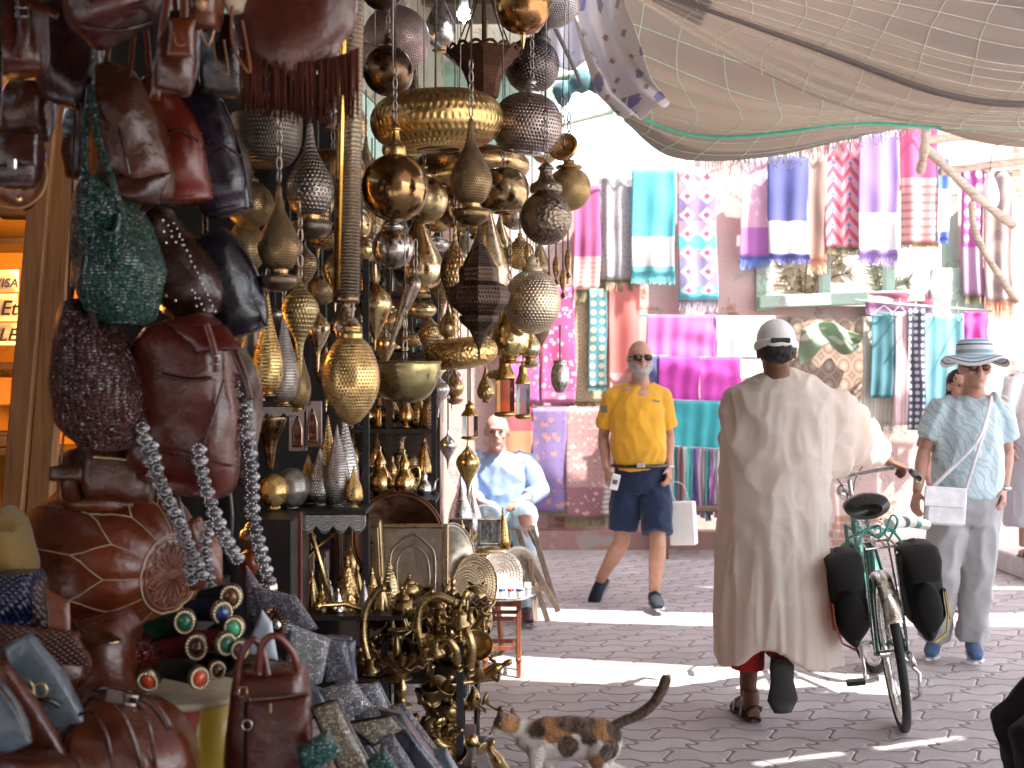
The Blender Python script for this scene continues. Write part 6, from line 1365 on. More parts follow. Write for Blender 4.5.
# copper tray + frames + plates
def plate(label, cx, cy, r, Y, mat, yaw=0.0, pitch=-.15, name='tray', sx=1.0, group='round metal trays stacked upright'):
    root = thing(name, label, 'tray', P(cx, cy + r, Y), group); k = Y / FPX; m_ = Euler((R(90) + pitch, 0, yaw)).to_matrix(); p = P(cx, cy, Y); b = MB()
    b.lathe([(.001, 0), (r * .3 * k, .002), (r * .32 * k, .004), (r * .6 * k, .002), (r * .62 * k, .005), (r * .84 * k, .003), (r * .9 * k, .010), (r * k, .014), (r * k, .010), (r * .88 * k, -.002), (.001, -.006)], 56, p, m_); b.build('plate', mat, root)
    b = MB(); b.tube([p + m_ @ V(math.cos(a) * r * k, math.sin(a) * r * k, .012) for a in [i * PI / 28 for i in range(56)]], .004, 6, closed=True); b.build('rim', mat, root)
plate('big dark copper tray standing behind the square framed one', 398, 538, 46, 4.35, metal((.24, .12, .07), .32, tarnish=.5))
plate('brass tray stacked right of the square framed one, front', 467, 592, 27, 4.7, metal((.5, .38, .24), .3, 'engraved', .4, 50, 18), yaw=.9); plate('brass tray stacked behind the front one at the right', 474, 584, 29, 4.95, metal((.45, .33, .2), .3, 'engraved', .4, 50, 18), yaw=.8)
plate('tall silver edged tray standing behind the trinkets', 452, 560, 36, 4.9, metal((.5, .44, .36), .3), yaw=1.0)
plate('dark engraved tray behind the brass cones', 388, 590, 32, 4.3, metal((.28, .17, .10), .35, 'engraved', .5, 50, 16), yaw=-.3)
plate('round pewter tray low behind the iron post', 448, 690, 22, 4.3, metal((.35, .34, .32), .35), yaw=.5); plate('pale round plate behind the small round table', 500, 575, 23, 6.6, metal((.62, .55, .48), .35, 'engraved', .3, 40, 14), yaw=.4); plate('second pale plate leaning behind the glasses stool', 518, 572, 25, 6.75, metal((.55, .48, .4), .35), yaw=.6)
sq = thing('square_tray', 'square framed pewter tray with engraved arch, leaning on the copper tray', 'tray', P(412, 606, 4.2))
c = P(413, 566, 4.2); k = 4.2 / FPX; m_ = Euler((R(-8), 0, 0)).to_matrix()
b = MB(); b.box(c, (60 * k, .01, 78 * k), rot=m_); b.build('panel', metal((.40, .34, .27), .35, 'engraved', .4, 30, 30), sq)
b = MB()
for x, w_ in ((-33, 5), (33, 5)): b.box(c + m_ @ V(x * k, -.006, 0), (w_ * k, .022, 84 * k), rot=m_, bev=.003)
for z in (-40, 40): b.box(c + m_ @ V(0, -.006, z * k), (61 * k, .022, 5 * k), rot=m_, bev=.003)
b.build('frame', metal((.45, .33, .2), .3), sq)
b = MB(); b.tube(bez([c + m_ @ V(x * k, -.012, z * k) for x, z in ((-22, -30), (-22, 10), (-12, 24), (0, 31), (12, 24), (22, 10), (22, -30))], 6), .0035, 6); b.tube(bez([c + m_ @ V(x * k, -.012, z * k) for x, z in ((-14, -25), (-15, 6), (0, 20), (15, 6), (14, -25), (-14, -25))], 6), .0022, 6); b.build('engraved_arch', metal((.55, .47, .36), .3), sq)
# dark cabinet next to belts
dc = thing('dark_cabinet', 'small near black cabinet under the lamp shelf', 'cabinet', P(280, 622, 3.7)); b = MB(); c = P(281, 568, 3.7); b.box(c, (M_(40, 3.7), .3, M_(108, 3.7)), bev=.005); b.build('body', plain((.014, .010, .010), .4, name='black_lacquer'), dc)
b = MB(); a = P(300, 568, 3.54); b.box(a, (.012, .012, M_(108, 3.7)), bev=.002); b.build('red_edge', plain((.12, .02, .015), .3), dc)
# brass cones / spires on the lower shelf
ls = thing('trinket_shelf', 'dark wooden shelf under the brass cones', 'shelf', P(345, 700, 3.95)); shelf_board(ls, 300, 402, 616, 4.0, .34, mat=plain((.02, .014, .012), .4, name='black_lacquer'), edge=False)
for x in (302, 398):
    b = MB(); a = P(x, 616, 4.1); b.box((a.x, 4.1, a.z / 2), (.025, .025, a.z)); b.build('upright', bmt, ls)
cone = lambda r, h: [(r * .55, 0), (r * .9, 2), (r, h * .15), (r * .75, h * .4), (r * .35, h * .75), (r * .14, h * .85), (r * .2, h * .88), (r * .05, h)]
GC = 'brass perfume flasks on the lower shelf'
for (x, r, h, Y, m, lab) in ((347, 15, 58, 3.95, mh, 'largest cone shaped brass flask on the lower shelf'), (357, 11, 50, 4.05, mb, 'slim brass flask tucked behind the largest cone'), (372, 11, 46, 4.0, mh, 'cone brass flask with a knob, third on the lower shelf'), (390, 14, 52, 4.05, metal((.66, .5, .28), .2, 'engraved', .3, 30, 16), 'round bellied brass flask at the right end of the lower shelf'), (330, 9, 34, 4.05, ms, 'small silver flask left of the largest cone'), (312, 10, 44, 4.0, mb, 'brass cone flask at the left end of the lower shelf'), (322, 8, 30, 3.92, mh, 'tiny hammered flask, second from the left on the lower shelf'), (338, 7, 26, 3.9, ms, 'tiny silver flask in front of the largest cone'), (364, 8, 34, 3.93, mpw, 'pewter flask between the largest cone and the knobbed one'), (381, 9, 38, 3.95, mb, 'slim brass flask left of the round bellied one')):
    stand(lab, x, 614, Y, cone(r, h), m, name='flask', cat='flask', group=GC)
for i, (x, y, w_, h_, c_, lab) in enumerate(((309, 570, 9, 70, (.30, .22, .12), 'narrow upright brass box at the left of the lower shelf'), (323, 578, 10, 56, (.4, .36, .33), 'narrow silver box beside the brass one'), (338, 555, 12, 60, (.10, .06, .05), 'dark box behind the largest cone flask'), (376, 552, 14, 64, (.45, .33, .18), 'brass lantern box behind the third flask'))):
    p = P(x, y, 4.12); b = MB(); k = 4.12 / FPX; b.box(p, (w_ * k, .05, h_ * k), rot=(0, R(3 - 2 * i), 0), bev=.004); b.box(p + V(0, -.027, 0), (w_ * .6 * k, .006, h_ * .8 * k), rot=(0, R(3 - 2 * i), 0), bev=.002)
    b.build('metal_box', metal(c_, .3, 'engraved', .5, 10, 20), origin=p, label=lab, cat='box')
for i, (pts, lab) in enumerate(((((308, 520, 3.9), (322, 570, 3.88), (334, 608, 3.86)), 'long brass dagger leaning across the narrow boxes'), (((372, 612, 3.9), (345, 604, 3.86), (318, 606, 3.84)), 'brass ladle lying along the lower shelf'), (((340, 530, 3.95), (318, 546, 3.92), (300, 566, 3.9)), 'dark hanging iron scale arm above the narrow boxes'))):
    b = MB(); b.tube([P(*q) for q in pts], [.006, .009, .004], 8); b.ball(P(*pts[-1]), .014, 10, 8); b.build(['dagger', 'ladle', 'scale_arm'][i], [mb, mg, mo][i], origin=P(*pts[0]), label=lab, cat=['dagger', 'ladle', 'scale'][i])

# ------------------------------------------------------------ tall rack at the back with many vases
rk = thing('tall_rack', 'tall black shelf rack full of brass and glass at the back of the stall', 'shelf', P(385, 690, 6.0))
k6 = 6.0 / FPX; xa, xb = P(318, 0, 6.0).x, P(437, 0, 6.0).x
b = MB(); b.box(((xa + xb) / 2, 6.22, 1.22), (xb - xa, .02, 2.44)); b.build('back_panel', plain((.09, .065, .05), .5, name='dark_board'), rk)
for x in (xa, (xa * .4 + xb * .6), xb): b = MB(); b.box((x, 6.0, 1.22), (.03, .04, 2.44)); b.build('upright', bmt, rk)
SHY = [232, 292, 352, 428, 476, 524, 580]
for y in SHY:
    z = P(0, y, 6.0).z; b = MB(); b.box(((xa + xb) / 2, 6.08, z - .012), (xb - xa, .26, .02)); b.build('shelf', bmt, rk)
protos = {}
def vase_proto(i):
    if i in protos: return protos[i]
    shapes = [pear(9, 40), ballp(9), cone(9, 36), [(5, 0), (7, 3), (8, 14), (6, 22), (3, 28), (3, 36), (5, 40), (4.6, 40), (2.4, 34), (2, 4)], [(6, 0), (6.5, 2), (6.5, 20), (3, 25), (2, 30), (2.2, 34), (1.8, 34)]]
    mats = [metal((.66, .5, .26), .2, tarnish=.4), metal((.6, .58, .52), .22, tarnish=.3), metal((.5, .34, .16), .22, tarnish=.4), metal((.74, .58, .32), .2, tarnish=.3), glass((.25, .5, .35), .06), glass((.9, .9, .9), .05), metal((.36, .28, .2), .25, 'engraved', .4, 24, 14)]
    nm = ['pear shaped vase', 'ball vase', 'cone flask', 'flared vase', 'bottle'][i % 5]; mn = ['brass', 'silver', 'copper', 'gold', 'green glass', 'clear glass', 'engraved'][i % 7]
    protos[i] = (shapes[i % 5], mats[i % 7], nm, mn); return protos[i]
cnt = {}; allv = []
for si, y in enumerate(SHY):
    x = 326; z = P(0, y, 6.0).z
    while x < 432:
        i = random.randrange(35); shp, mt, nm, mn = vase_proto(i); s_ = random.uniform(.8, 1.2); Yv = random.uniform(5.97, 6.08)
        o = bpy.data.objects.new
        k = Yv / FPX * s_; p = V((x - 512) / FPX * Yv, Yv, z); b = MB(); b.lathe(spl([(r * k, h * k) for r, h in shp], 3), 20, p)
        ob = b.build('vase' if i % 5 != 4 else 'bottle', mt, origin=p, cat='vase' if i % 5 != 4 else 'bottle', group='vases and bottles on the tall rack'); allv.append((si, x, nm, mn, ob)); x += random.uniform(10, 14)
rown = ['top', 'second', 'third', 'fourth', 'fifth', 'sixth', 'lowest']
for si in range(len(SHY)):
    for j, q in enumerate([a for a in allv if a[0] == si]): q[4]['label'] = f'{q[3]} {q[2]}, {ordn(j)} from the left on the {rown[si]} rack shelf'
# silverware stand at its right end (x 430..500)
sv = thing('display_table', 'small round brass topped table with a wooden leg, before the seated man', 'table', P(488, 640, 6.9))
zt = P(0, 548, 6.9).z; cx6 = P(486, 0, 6.9).x
b = MB(); b.lathe([(.001, -.02), (.13, -.02), (.135, -.01), (.135, .006), (.125, .006), (.12, 0), (.001, 0)], 40, (cx6, 6.9, zt)); b.build('tabletop', metal((.72, .52, .24), .3, 'engraved', .3, 40, 10), sv)
for a in range(3): b = MB(); b.tube([V(cx6 + math.cos(a * 2.1) * .04, 6.9 + math.sin(a * 2.1) * .04, zt - .02), V(cx6 + math.cos(a * 2.1) * .09, 6.9 + math.sin(a * 2.1) * .09, 0)], .016, 8); b.build('leg', wood((.28, .10, .04)), sv)
silver = [(461, 545, 6.88, pear(13, 70), ms, 'tall silver flask standing left on the round table edge'), (472, 547, 6.95, pear(12, 62), metal((.8, .8, .82), .12, tarnish=.2), 'mirror bright silver flask on the round table'), (490, 547, 6.95, ballp(12), metal((.75, .6, .35), .15, tarnish=.2), 'round gold pot on the round table'), (503, 547, 6.9, cone(8, 40), mg, 'small gold cone flask at the right of the round table'), (482, 549, 6.8, cone(8, 26), ms, 'squat silver flask at the front of the round table')]
for x, y, Y, pr_, m, lab in silver: stand(lab, x, y, Y, pr_, m, name='flask', cat='flask', group='silver and gold flasks by the seated man')
gp = thing('glass_cabinet', 'small box with arched openings below the silver flasks', 'cabinet', P(470, 560, 5.7)); 
for i, x in enumerate((461, 489)):
    c = P(x, 532, 6.6); k = 6.6 / FPX; b = MB()
    for dx, dz, w_, h_ in ((-10, 0, 3, 26), (10, 0, 3, 26), (0, -12, 23, 3), (0, 12, 23, 3)): b.box(c + V(dx * k, 0, dz * k), (w_ * k, .06, h_ * k), bev=.002)
    b.build('frame', metal((.25, .22, .2), .35), gp); b = MB(); b.box(c + V(0, .02, 0), (18 * k, .01, 22 * k)); b.build('panel', metal((.5, .55, .55), .1, tarnish=.2), gp)
teapot('gold teapot in front of the left arched box', 462, 543, 5.6, .45, mgb); 
# silver hung pieces above (x 430-500, y 380-500)
for i, (x, yt, yb, r, Y, m, lab) in enumerate(((438, 372, 418, 12, 5.4, ms, 'shiny silver lamp hanging above the seated man, leftmost'), (452, 360, 410, 11, 5.6, ms, 'shiny silver lamp hanging above the seated man, second'), (448, 430, 470, 9, 5.4, ms, 'small silver lamp hanging low beside the seated man'), (468, 440, 500, 12, 5.3, mgb, 'gold star topped lamp hanging just left of the seated man'))):
    L_spindle(lab, x, yt, yb, r, Y, m, cord='cord', cord_y=250, group='silver lamps near the seated man', at=.4)
for i, (x, y, r, m, lab) in enumerate(((418, 392, 5, glass((.3, .6, .5), .1), 'row of teal glass drops'), )): pass
b = MB(); 
# glasses on the stool
stl = thing('stool', 'reddish carved wooden stool carrying a tray of tea glasses', 'stool', P(503, 672, 6.4)); w6 = wood((.22, .07, .03), .45)
zs = P(0, 598, 6.35).z; cxs = P(502, 0, 6.4).x
b = MB(); b.box((cxs, 6.4, zs - .02), (.20, .20, .03), bev=.004); b.build('seat', w6, stl)
for dx in (-.085, .085):
    for dy in (-.085, .085):
        b = MB(); b.box((cxs + dx, 6.4 + dy, (zs - .035) / 2 + .001), (.024, .024, zs - .037), bev=.003); b.ball((cxs + dx, 6.4 + dy, .09), .018, 10, 6); b.build('leg', w6, stl)
b = MB()
for z in (.15, .30):
    for dy in (-.085, .085): b.box((cxs, 6.4 + dy, z), (.15, .012, .02)); b.build('stretcher', w6, stl); b = MB()
    for dx in (-.085, .085): b.box((cxs + dx, 6.4, z), (.012, .15, .02)); b.build('stretcher', w6, stl); b = MB()
tr_ = thing('serving_tray', 'oval silver tray of tea glasses on the wooden stool', 'tray', (cxs, 6.4, zs)); b = MB(); b.lathe([(.001, 0), (.15, 0), (.168, .014), (.172, .014), (.152, -.004), (.001, -.004)], 40, (cxs, 6.4, zs + .005), sx=1.05); b.build('plate', ms, tr_)
gl = None; bandc = [(.5, .02, .03), (.02, .25, .1), (.6, .58, .5), (.02, .05, .3), (.5, .35, .05), (.3, .05, .2)]
gp_ = {}
idx = 0
for iy in range(5):
    for ix in range(7):
        x = cxs - .132 + ix * .044; yv = 6.4 - .09 + iy * .045
        if ((x - cxs) / .17) ** 2 + ((yv - 6.4) / .15) ** 2 > .95: continue
        c_ = (ix * 3 + iy * 2) % 6
        if c_ not in gp_:
            root = thing('tea_glass', 'x', 'glass', (x, yv, zs + .008), 'tea glasses on the tray')
            b = MB(); p = V(x, yv, zs + .008); b.lathe([(.013, 0), (.014, .002), (.015, .02), (.018, .055), (.0165, .055), (.0135, .022), (.012, .004)], 14, p); b.build('bowl', plain((.55, .56, .58), .12, .3, name='frosted_glass', bump=0), root)
            b = MB(); b.lathe([(.0165, .034), (.0175, .046), (.0172, .048), (.0162, .034)], 14, p); b.build('painted_band', plain(bandc[c_], .3, name='enamel', bump=0), root); gp_[c_] = root; o = root
        else: o = copy_tree(gp_[c_]); o.location = (x, yv, zs + .008)
        o['label'] = f'tea glass with {["red", "green", "cream", "blue", "gold", "plum"][c_]} band, {ordn(ix)} from the left in the {["front", "second", "middle", "fourth", "rear"][iy]} row'
# leaning wooden racks right of the stool
def rack(label, pts, name='folding_rack'):
    root = thing(name, label, 'rack', P(*pts[0][0]), 'folded wooden racks by the stool')
    for q in pts: b = MB(); a, c = P(*q[0]), P(*q[1]); b.box((a + c) / 2, (.03, .02, (c - a).length), rot=frame(c - a, (1, 0, 0)), bev=.003); b.build('slat', wood((.26, .19, .14), .7), root)
rack('grey brown folded rack standing right of the glasses stool', [((548, 622, 6.8), (518, 530, 6.9)), ((558, 612, 6.9), (532, 527, 7.0)), ((518, 531, 6.9), (534, 527, 7.0)), ((552, 596, 6.95), (528, 568, 6.9))])
rack('second folded rack leaning low behind the first one', [((536, 620, 6.7), (530, 560, 6.75)), ((556, 606, 6.85), (530, 560, 6.75)), ((545, 588, 6.7), (520, 590, 6.7))])
fr_ = thing('bar_stand', 'dark metal bar stand above the leaning plates', 'stand', P(505, 560, 6.9)); b = MB(); b.tube([P(505, 600, 6.9), P(505, 529, 6.9), P(528, 528, 6.95), P(536, 545, 7.0)], .012, 8); b.build('bar', metal((.22, .18, .16), .4), fr_)
# ------------------------------------------------------------ brass trinkets
def proto(name, fn):
    root = thing(name, 'x', name.replace('_', ' '), (0, 0, 0)); fn(root); return root
G1, G2_, G3 = metal((.44, .31, .14), .24, tarnish=.75), metal((.30, .21, .10), .3, tarnish=.8), metal((.56, .40, .19), .2, tarnish=.6)
def p_tap(r):
    b = MB(); b.tube(bez([V(0, 0, 0), V(0, 0, .06), V(.02, 0, .085), V(.05, 0, .08), V(.058, 0, .055)], 6), [.010] * 20 + [.012] * 5, 10); b.lathe([(.018, 0), (.018, .006), (.011, .010)], 14); b.build('body', G1, r)
    b = MB(); b.tube([V(0, 0, .08), V(0, 0, .105)], .005, 8); b.tube([V(-.022, 0, .107), V(.022, 0, .107)], [.006, .006], 8); b.ball((-.024, 0, .107), .008, 8, 6); b.ball((.024, 0, .107), .008, 8, 6); b.build('handle', G1, r)
def p_candle(r):
    b = MB(); b.lathe(spl([(.034, 0), (.036, .004), (.018, .012), (.008, .02), (.012, .035), (.006, .045), (.010, .065), (.006, .085), (.007, .10), (.020, .108), (.021, .112), (.010, .112)], 3), 18); b.build('stem', G2_, r)
def p_pot(r):
    b = MB(); b.lathe(spl([(.020, 0), (.03, .012), (.036, .03), (.028, .05), (.018, .056)], 4), 18); b.build('body', G1, r); b = MB(); b.lathe(spl([(.021, .056), (.016, .066), (.005, .074), (.007, .082), (.001, .088)], 4), 14); b.build('lid', G1, r)
    b = MB(); b.tube(bez([V(-.016, 0, .05), V(-.05, 0, .055), V(-.045, 0, .02), V(-.03, 0, .02)], 5), .004, 6); b.build('handle', G1, r)
def p_bell(r):
    b = MB(); b.lathe(spl([(.034, 0), (.030, .01), (.022, .025), (.019, .045), (.012, .056), (.005, .06)], 4), 18); b.build('body', G3, r); b = MB(); b.tube([V(0, 0, .058), V(0, 0, .10)], .006, 8); b.ball((0, 0, .104), .010, 10, 8); b.build('handle', G2_, r)
def p_bird(r):
    b = MB(); b.tube(bez([V(-.05, 0, .055), V(-.025, 0, .045), V(.005, 0, .05), V(.028, 0, .075), V(.036, 0, .095), V(.05, 0, .093)], 5), [.003, .006, .009, .012, .015, .018, .020, .021, .021, .020, .019, .017, .014, .011, .009, .008, .0085, .010, .011, .010, .009, .008, .006, .004, .002, .001], 10); b.build('body', G1, r)
    for s_ in (-1, 1): b = MB(); b.tube([V(0, s_ * .008, .04), V(.003, s_ * .009, 0)], .003, 6); b.ball((.006, s_ * .009, .001), .005, 6, 4); b.build('leg', G1, r)
def p_hook(r):
    b = MB(); b.tube(bez([V(0, 0, .10), V(0, -.01, .07), V(0, -.012, .03), V(0, -.05, .0), V(0, -.06, .03)], 6), [.007] * 13 + [.006] * 12, 8); b.ball((0, -.06, .034), .010, 8, 6); b.build('hook', G2_, r); b = MB(); b.lathe([(.022, -.004), (.022, .004), (.012, .009)], 14, (0, 0, .10), Euler((R(90), 0, 0)).to_matrix()); b.build('rosette', G2_, r)
def p_mortar(r):
    b = MB(); b.lathe(spl([(.022, 0), (.024, .004), (.016, .012), (.026, .04), (.032, .058), (.028, .058), (.018, .03)], 3), 18); b.build('bowl', G2_, r); b = MB(); b.tube([V(.005, 0, .03), V(.03, .005, .10)], [.008, .005], 8); b.ball((.031, .005, .103), .009, 8, 6); b.build('pestle', G3, r)
def p_figure(r):
    b = MB(); b.lathe(spl([(.02, 0), (.018, .01), (.012, .02), (.016, .045), (.017, .06), (.008, .072), (.010, .084), (.008, .096), (.001, .10)], 3), 14, sx=.8); b.tube(bez([V(.014, 0, .06), V(.03, 0, .05), V(.026, -.01, .08)], 4), .0045, 6); b.tube(bez([V(-.014, 0, .06), V(-.028, 0, .045), V(-.012, -.016, .035)], 4), .0045, 6); b.build('figure', G1, r)
def p_horn(r):
    b = MB(); b.tube(bez([V(-.04, 0, .0), V(0, 0, .01), V(.03, 0, .04), V(.035, 0, .085)], 6), [.022 - .001 * i for i in range(19)], 10); b.build('horn', G3, r)
def p_bowl(r):
    b = MB(); b.lathe(spl([(.018, 0), (.016, .006), (.035, .018), (.046, .035), (.043, .035), (.03, .018), (.01, .01)], 3), 20); b.build('bowl', G1, r)
def p_knob(r):
    b = MB(); b.lathe(spl([(.020, 0), (.021, .004), (.008, .012), (.007, .022), (.019, .036), (.020, .046), (.012, .056), (.001, .060)], 3), 16); b.build('knob', G3, r)
def p_ham(r):
    b = MB(); b.tube([V(0, 0, 0), V(0, 0, .09)], [.007, .005], 8); b.tube(bez([V(-.022, 0, .10), V(0, 0, .088), V(.022, 0, .10)], 5), .004, 6, closed=False); b.ball((0, 0, .0), .013, 10, 8); b.build('key', G2_, r)
PR_ = [('brass_tap', p_tap), ('candlestick', p_candle), ('lidded_pot', p_pot), ('hand_bell', p_bell), ('bird_figurine', p_bird), ('coat_hook', p_hook), ('mortar', p_mortar), ('figurine', p_figure), ('horn', p_horn), ('small_bowl', p_bowl), ('brass_finial', p_knob), ('large_key', p_ham)]
ts2 = thing('trinket_stand', 'black iron stand heaped with small brassware beside the cat', 'stand', (-.28, 4.0, 0))
for nm, c, d in (('top_board', (-.33, 4.05, .60), (.36, .50, .02)), ('middle_board', (-.27, 4.0, .34), (.30, .46, .02)), ('lower_board', (-.26, 4.0, .12), (.30, .46, .02))):
    b = MB(); b.box(c, d, bev=.003); b.build(nm, plain((.015, .013, .013), .4, name='black_lacquer'), ts2)
for x, y in ((P(461, 0, 3.85).x, 3.78), (P(386, 0, 3.85).x, 3.80), (P(461, 0, 4.2).x, 4.28), (P(386, 0, 4.2).x, 4.28)):
    b = MB(); b.box((x, y, .36 if y < 4 else .33), (.022, .022, .72 if y < 4 else .66)); b.build('upright', bmt, ts2)
b = MB(); a = P(477, 728, 5.2); b.tube([V(a.x, 5.2, .02), V(a.x, 5.2, .62)], .012, 8); b.lathe([(.07, 0), (.07, .008), (.02, .018)], 16, (a.x, 5.2, .002)); b.build('iron_rod_stand', bmt, origin=V(a.x, 5.2, 0), label='thin black iron rod on a round foot, right of the trinket stand', cat='stand')
b = MB(); b.tube([P(430, 688, 4.0), P(495, 678, 4.15)], .009, 8); b.ball(P(496, 678, 4.15), .012, 8, 6); b.build('brass_rod', G3, origin=P(430, 688, 4.0), label='straight brass rod sticking out of the trinket heap to the right', cat='rod')
tr0 = [proto(n_, f) for n_, f in PR_]
places = []
for i in range(62):     # heap on top
    x = random.uniform(368, 470); Y = random.uniform(3.72, 4.25); t = (x - 368) / 102
    zt_ = .61 + random.random() * (.10 + .10 * math.sin(PI * min(1, max(0, t)))); places.append((V((x - 512) / FPX * Y, Y, zt_), 0))
for i in range(34):     # cascade down the right hand corner
    x = random.uniform(428, 488); y = random.uniform(635, 770); Y = random.uniform(3.72, 4.05); places.append((P(x, y, Y), 1))
for i in range(22): # inside the lower tiers
    x = random.uniform(372, 470); Y = random.uniform(3.8, 4.15); places.append((V((x - 512) / FPX * Y, Y, random.choice((.35, .13)) + .0), 0))
for i in range(16): # back row by the trays
    x = random.uniform(395, 490); Y = random.uniform(4.3, 4.6); places.append((P(x, random.uniform(600, 640), Y), 2))
tl_ = []; used = set()
for i, (p, mode) in enumerate(places):
    j = random.randrange(12); o = tr0[j] if j not in used else copy_tree(tr0[j]); used.add(j)
    s_ = random.uniform(.8, 1.35); o.location = p; o.scale = (s_,) * 3; o['group'] = 'small brassware heaped on the trinket stand'
    if mode == 1: o.rotation_euler = (random.uniform(-1, 1), random.uniform(-1.4, 1.4), random.uniform(0, 6.28))
    elif random.random() < .45: o.rotation_euler = (random.uniform(-1.3, 1.3), random.uniform(-1.3, 1.3), random.uniform(0, 6.28))
    else: o.rotation_euler = (0, 0, random.uniform(0, 6.28))
    tl_.append((j, p, o, mode))
for j in range(12):
    q = sorted([a for a in tl_ if a[0] == j], key=lambda a: a[1].x / a[1].y)
    for i, a in enumerate(q): a[2]['label'] = f'small brass {PR_[j][0].replace("brass_", "").replace("_", " ")} in the heap, {ordn(i)} of its kind from the left'
    if not q: 
        for ch in list(tr0[j].children): bpy.data.objects.remove(ch)
        bpy.data.objects.remove(tr0[j])
# large taps and swan necks of the heap
def neck(label, pts, r, Y, name='swan_neck_tap', mat=None):
    root = thing(name, label, 'tap', P(*pts[0]), 'large brass spouts in the trinket heap'); q = bez([P(*p) for p in pts], 8); b = MB(); b.tube(q, r, 12); b.build('spout', mat or G3, root)
    b = MB(); b.lathe([(r * 2.3, -.02), (r * 2.4, -.005), (r * 1.5, .005), (r * 1.7, .02), (r * 1.1, .03)], 16, P(*pts[0])); b.build('collar', G1, root)
    b = MB(); b.tube([P(*pts[-1]), P(*pts[-1]) + (q[-1] - q[-2]).normalized() * .02], [r * 1.3, r * 1.2], 12); b.build('nozzle', G2_, root)
    return root
neck('tall brass swan neck spout rising at the left of the trinket heap', [(371, 668, 3.75), (364, 640, 3.75), (365, 612, 3.75), (376, 592, 3.75), (384, 588, 3.75)], .0115, 3.75)
neck('arched brass swan neck tap in the middle of the heap', [(425, 655, 3.8), (418, 630, 3.8), (421, 606, 3.8), (436, 596, 3.8), (454, 603, 3.8)], .0125, 3.8)
neck('polished brass curved door handle at the right of the heap', [(460, 622, 3.72), (468, 634, 3.7), (472, 650, 3.7), (470, 668, 3.72)], .013, 3.7, 'curved_bar')
neck('shorter polished curved handle beside the iron post', [(436, 650, 3.7), (447, 640, 3.68), (456, 650, 3.68), (458, 664, 3.7)], .012, 3.7, 'curved_bar')
# dark fluted dish on a stem
def dish(label, cx, cy, rpx, Y, mat, stem=True, flower=False):
    root = thing('fluted_dish', label, 'dish', P(cx, cy + 30, Y), 'fluted brass dishes in the heap'); r = M_(rpx, Y); c = P(cx, cy, Y); n = 72; b = MB(); rings = []
    vs = []; 
    for i, (rr, z) in enumerate(((.02, 0), (.35, .01), (.7, .02), (1, .032), (1.0, .026), (.7, .012), (.02, -.008))):
        for k in range(n):
            a = 2 * PI * k / n; f = 1 + (.14 if flower else .06) * rr * abs(math.sin(a * (3 if flower else 6))); vs.append(c + V(math.cos(a) * r * rr * f, math.sin(a) * r * rr * f, z * r * 12 - .0 + .006 * math.sin(a * 12) * rr))
    fs = [(i * n + k, i * n + (k + 1) % n, (i + 1) * n + (k + 1) % n, (i + 1) * n + k) for i in range(6) for k in range(n)]
    b.add(vs, fs); b.build('dish', mat, root)
    if stem: b = MB(); b.lathe(spl([(.03, -.10), (.028, -.095), (.010, -.08), (.016, -.05), (.008, -.02), (.02, 0)], 4), 18, c); b.build('stem', G1, root)
dish('dark fluted dish on a brass stem at the front of the heap', 402, 672, 27, 3.6, metal((.16, .09, .05), .35)); dish('dark flower shaped dish at the upper right of the heap', 470, 606, 17, 3.9, metal((.16, .10, .07), .35), flower=True)
# bits on the ground beside the cat
gb2 = thing('brass_figurine', 'brass figurine on the paving that the cat is sniffing', 'figurine', P(498, 768, 4.72)); 
b = MB(); b.tube(bez([P(508, 772, 4.7), P(500, 764, 4.7), P(495, 756, 4.7), P(490, 748, 4.7), P(494, 740, 4.72)], 5), [.016, .018, .020, .022, .024, .026, .028, .028, .026, .024, .022, .020, .018, .016, .014, .013, .012, .012, .012, .01, .008], 12); b.build('body', G3, gb2)
gr_ = thing('metal_grille', 'dark patterned metal plaque leaning on the foot of the trinket stand', 'plaque', P(480, 770, 4.4)); b = MB(); b.grid(lambda u, v: P(462 + 20 * u + 16 * (1 - v), 728 + 16 * u + 44 * (1 - v), 4.4 - .1 * (1 - v)), 6, 10, .008); b.build('panel', metal((.20, .18, .17), .4, 'pierced', .4, 10, 16), gr_)
# ------------------------------------------------------------ people
UP = V(0, 0, 1)
def head_to(b, c, f, u, s=1.0, neck=None):
    f = V(*f).normalized(); u = V(*u); u = (u - f * u.dot(f)).normalized(); r = f.cross(u); M = Matrix((r, f, u)).transposed()
    at = lambda x, y, z: c + (r * x + f * y + u * z) * s
    b.ball(at(0, -.012, .028), (.074 * s, .092 * s, .090 * s), 24, 18, M); b.ball(at(0, .022, -.040), (.055 * s, .066 * s, .074 * s), 20, 14, M)
    b.ball(at(0, .066, -.092), (.022 * s, .020 * s, .018 * s), 12, 8, M)
    b.tube([at(0, .078, .028), at(0, .094, .004), at(0, .108, -.018)], [.008 * s, .010 * s, .014 * s], 10); b.ball(at(0, .096, -.024), (.017 * s, .014 * s, .010 * s), 10, 8, M)
    b.tube([at(-.042, .072, .030), at(-.02, .086, .036), at(.02, .086, .036), at(.042, .072, .030)], .010 * s, 8)
    b.tube([at(-.022, .078, -.052), at(0, .087, -.050), at(.022, .078, -.052)], .008 * s, 8)
    for q in (-1, 1): b.ball(at(q * .076, -.01, -.002), (.010 * s, .020 * s, .032 * s), 10, 8, M); b.ball(at(q * .038, .062, -.018), (.020 * s, .016 * s, .018 * s), 10, 8, M)
    if neck is not None: b.tube([at(0, -.015, -.03), neck.lerp(c, .35), neck], [.052 * s, .054 * s, .062 * s], 16)
    return at, M, r, f, u
